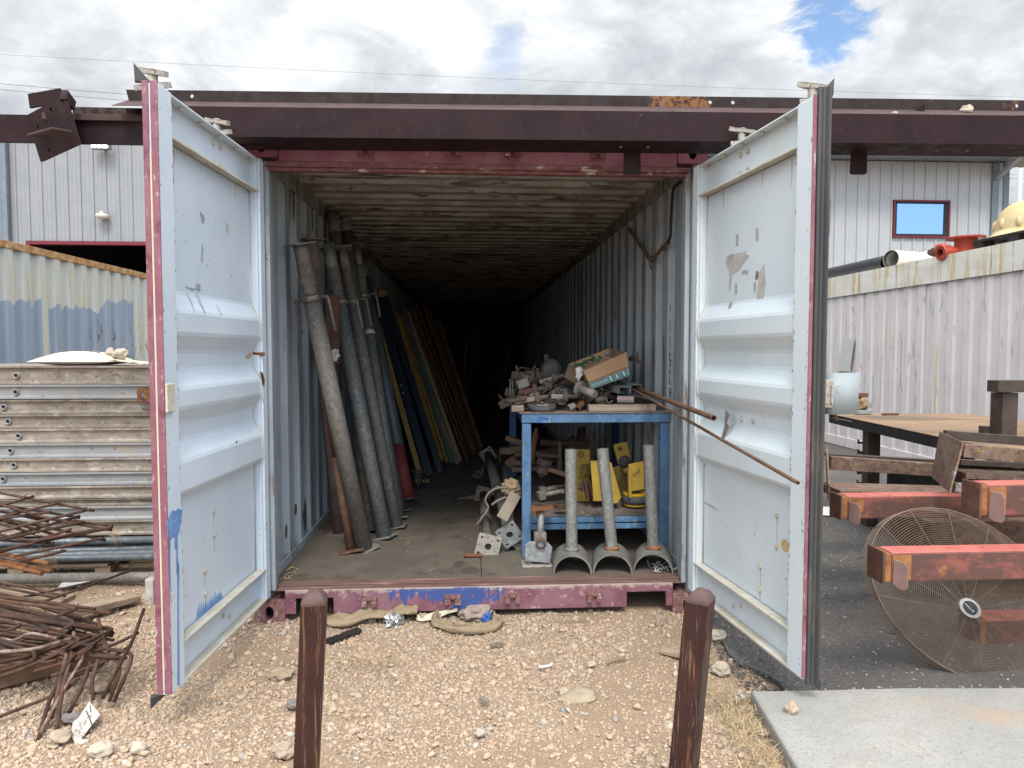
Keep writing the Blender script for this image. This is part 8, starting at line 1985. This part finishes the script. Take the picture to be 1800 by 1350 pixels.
for i, (u, v, Y, s_, lb) in enumerate(blocks):
    p = J(u, v, Y); t = thing('iron_casting', lb, 'iron casting', p, None); r7 = random.Random(i * 7 + 3)
    a_ = Matrix.Rotation(r7.uniform(-.7, .7), 3, 'Y') @ Matrix.Rotation(r7.uniform(0, 3), 3, 'Z')
    m_ = MB(); m_.obox(p, a_ @ V(s_ * 1.25, 0, 0), a_ @ V(0, s_ * .8, 0), a_ @ V(0, 0, s_ * .62)); m_.build('body', M_junk if i % 3 else M_galvd, t, bevel=s_ * .16)
    m_ = MB(); m_.lathe([(s_ * .32, 0), (s_ * .46, .002), (s_ * .46, s_ * .5), (s_ * .3, s_ * .55), (s_ * .18, s_ * .55), (s_ * .18, s_ * .3), (0, s_ * .3)], p + a_ @ V(0, -s_ * .8, 0), a_ @ V(0, -1, 0), 12); m_.build('boss', M_junk, t)
    m_ = MB(); m_.tube([p + a_ @ V(s_ * .6, 0, s_ * .3), p + a_ @ V(s_ * 1.1, -.3 * s_, s_ * 1.5)], s_ * .22, 8); m_.build('bolt', M_rust, t)
# flat links, clevises and clamp halves that fill the heap
for i in range(34):
    r8 = random.Random(400 + i); x = r8.uniform(bL + .0, bL + .66); y = r8.uniform(.72, 1.5); z = zt2 + r8.uniform(.012, .045) + max(0, (y - .75)) * .16; an = r8.uniform(0, 3.14)
    t = thing('clamp_half', 'dusty scaffold clamp half lying in the bench top heap', 'clamp', (x, y, z), 'clamp halves in the bench heap'); d = V(math.cos(an), math.sin(an), r8.uniform(-.25, .25)).normalized(); s_ = d.cross(V(0, 0, 1)).normalized(); u_ = s_.cross(d); c_ = V(x, y, z); R8 = r8.uniform(.026, .036)
    m_ = MB(); arc = [(math.cos(a_) * R8, math.sin(a_) * R8) for a_ in np.linspace(-.3, 3.4, 9)] + [(math.cos(a_) * (R8 - .007), math.sin(a_) * (R8 - .007)) for a_ in np.linspace(3.4, -.3, 9)]
    m_.extr(arc, c_ - s_ * .02, s_, d, u_, .045); m_.build('band', (M_junk, M_galvd, M_rust)[i % 3], t)
    m_ = MB(); m_.obox(c_ + d * (R8 + .014), d * .018, s_ * .02, u_ * .005); m_.tube([c_ + d * (R8 + .016) - u_ * .02, c_ + d * (R8 + .016) + u_ * .05], .007, 7); m_.build('lug', M_junk, t)
# heap filler: loose bolts and rods under the castings
for i in range(22):
    r8 = random.Random(100 + i); x = r8.uniform(bL + .04, bL + .62); y = r8.uniform(.85, 1.6); z = zt2 + r8.uniform(.01, .05) + (y - .66) * .06; an = r8.uniform(0, 3.14); l = r8.uniform(.06, .16)
    d = V(math.cos(an), math.sin(an), r8.uniform(-.08, .08)) * l; t = thing('coupler_bolt', 'loose rusty bolt or coupler rod in the bench top heap', 'bolt', (x, y, z), 'loose bolts in the bench heap')
    m_ = MB(); m_.tube([V(x, y, z) - d / 2, V(x, y, z) + d / 2], r8.uniform(.008, .016), 8); m_.build('shank', M_junk if i % 2 else M_rust, t)
    m_ = MB(); m_.lathe([(0, 0), (.02, 0), (.02, .014), (0, .014)], V(x, y, z) + d / 2, d, 6, smooth=False); m_.build('head', M_rust, t)
m_ = MB(); m_.tube(bend_path([J(910, 655, 1.2), J(914, 645, 1.2), J(936, 650, 1.25), J(955, 656, 1.3)], .03, 3), .006, 6); tag(m_.build('bent_wire_rod', M_rust), 'bent thin rod arching over the left heap', 'rod')
for u in (897, 901):
    m_ = MB(); m_.tube([J(u, 695, 1.0), J(u, 670, 1.0)], .004, 6); tag(m_.build('thin_rod', M_galv), 'thin pale rod standing at the left bench corner, %s of two' % ('left' if u == 897 else 'right'), 'rod')
# rusty anchor piece hanging behind the box
m_ = MB(); p0, p1, p2, p3 = J(1108, 630, 1.0), J(1118, 633, .95), J(1130, 640, .92), J(1122, 617, .95); m_.tube([p0, p1, p2], [.018, .014, .003], 7); m_.tube([p1, p3], [.014, .003], 7); tag(m_.build('rusty_spike', M_rust), 'rusty forked spike sticking out right of the cardboard box', 'spike')
# long rusty pipes running out of the container towards the camera
q0, q1 = J(1110, 679, 1.0), at(1255, 735, Y=-.55); m_ = MB(); m_.pipe(q0, q1, 5.0 / pxs(q1), .003, 14, .4); tag(m_.build('rusty_pipe', M_rodr), 'thicker shorter rusty pipe projecting from the bench past the right jamb', 'pipe')
q0, q1 = J(1112, 684, .78), at(1403, 849, Y=-1.28); m_ = MB(); m_.pipe(q0, q1, 3.7 / pxs(q1), .0025, 14, .3); tag(m_.build('rusty_pipe', M_rodr), 'long thin rusty pipe slanting down in front of the right door', 'pipe')

# ================================================================== RIGHT WALL: HOOKED ROD AND CHAIN
X_ = CW - .075
w_ = lambda u, v, X=X_: at(u, v, X=X)
m_ = MB(); m_.tube(smooth_path([w_(1202, 317), w_(1196, 320), w_(1187, 327), w_(1183, 337), w_(1181, 360), w_(1179, 395), w_(1178, 416), w_(1173, 426)], 4), .009, 8); hk = tag(m_.build('bent_rod', M_dark), 'dark bent rod hanging down the right inner wall by the door', 'rod')
ch = thing('chain', 'rusty chain hanging in a V from the rod on the right inner wall', 'chain', w_(1143, 450))
def links(a_, b_, n):
    a_, b_ = V(a_), V(b_)
    for i in range(n):
        p, q = lerp(a_, b_, i / n), lerp(a_, b_, (i + 1.25) / n); d = (q - p).normalized(); s_ = d.cross(V(1, 0, 0)).normalized() if i % 2 else V(1, 0, 0); s_ = (s_ - d * s_.dot(d)).normalized(); L = (q - p).length; h = L * .32; pts = []
        for k_ in range(13):
            t_ = 2 * math.pi * k_ / 12; pts.append((p + q) / 2 + d * (math.cos(t_) * L / 2) + s_ * (math.sin(t_) * h))
        m_ = MB(); m_.tube(pts, .0055, 5, False); m_.build('link', M_chain, ch)
links(w_(1174, 425), w_(1145, 458), 11); links(w_(1143, 456), w_(1106, 402), 17)
m_ = MB(); p = w_(1144, 464); m_.tube([p + V(0, math.cos(t_) * .022, math.sin(t_) * .03) for t_ in np.linspace(0, 6.28, 13)], .005, 6, False); m_.build('shackle', M_shine, ch)
# rust-eaten patches low on the left wall
for i, (u, v, w, h) in enumerate(((536, 905, 5, 28), (520, 895, 4, 10), (545, 960, 4, 16), (503, 935, 3, 14), (516, 350, 3, 40), (549, 380, 2.5, 30), (543, 345, 2, 14))):
    Xp = -CW + .0455 if i not in (1, 3, 4) else -CW + .043; c = at(u, v, X=Xp); k_ = pxs(c); m_ = MB(); r8 = random.Random(i + 50)
    pl = [(math.cos(a_) * w / k_ * 2.2 * r8.uniform(.6, 1.3), math.sin(a_) * h / k_ * r8.uniform(.7, 1.2)) for a_ in np.linspace(0, 6.28, 13)[:-1]]
    m_.plate((Xp, c.y, c.z), (0, 1, 0), (0, 0, 1), pl, .0015); m_.build('rust_patch', M_rust, cont)
# light slit: pale tag on the ceiling, leaf litter along the sill corner
m_ = MB()
for _ in range(18):
    x = RND.uniform(-1.15, -1.06); y = RND.uniform(.19, .42); a_ = RND.uniform(0, 3.1); m_.bar((x, y, FZ + .006), V(x, y, FZ + .006) + V(math.cos(a_), math.sin(a_), RND.uniform(0, .5)) * .03, .004, .002)
for _ in range(30):
    x = RND.uniform(-1.0, 1.0); y = RND.uniform(.2, 1.2); a_ = RND.uniform(0, 3.1); m_.bar((x, y, FZ + .004), V(x, y, FZ + .004) + V(math.cos(a_), math.sin(a_), 0) * RND.uniform(.006, .02), .005, .003)
o_ = m_.build('floor_litter', M_straw, org=(0, 0, 0)); o_['kind'] = 'stuff'
m_ = MB()
for _ in range(24):
    x = RND.uniform(1.0, 1.14); y = RND.uniform(.2, .35); a_ = RND.uniform(0, 3.1); m_.bar((x, y, FZ + .006), V(x, y, FZ + .006) + V(math.cos(a_), math.sin(a_), RND.uniform(0, .8)) * .03, .004, .002)
o_ = m_.build('floor_litter', M_whitepl, org=(0, 0, 0)); o_['kind'] = 'stuff'
# tubes deep inside the container, coloured dark to deepen the shade there
for i in range(6):
    r9 = random.Random(200 + i); x = r9.uniform(-.3, 1.0); y = r9.uniform(5, 10); m_ = MB(); p = V(x, y, FZ); q = V(min(x + r9.uniform(.1, .35), 1.1), y + r9.uniform(-.2, .2), r9.uniform(1.2, 2.0)); m_.tube([p, q], r9.uniform(.012, .03), 8); tag(m_.build('steel_tube', M_tabled if i % 2 else M_dark), 'dim tube leaning in the dark at the far end of the container', 'tube', 'tubes in the dark end of the container')
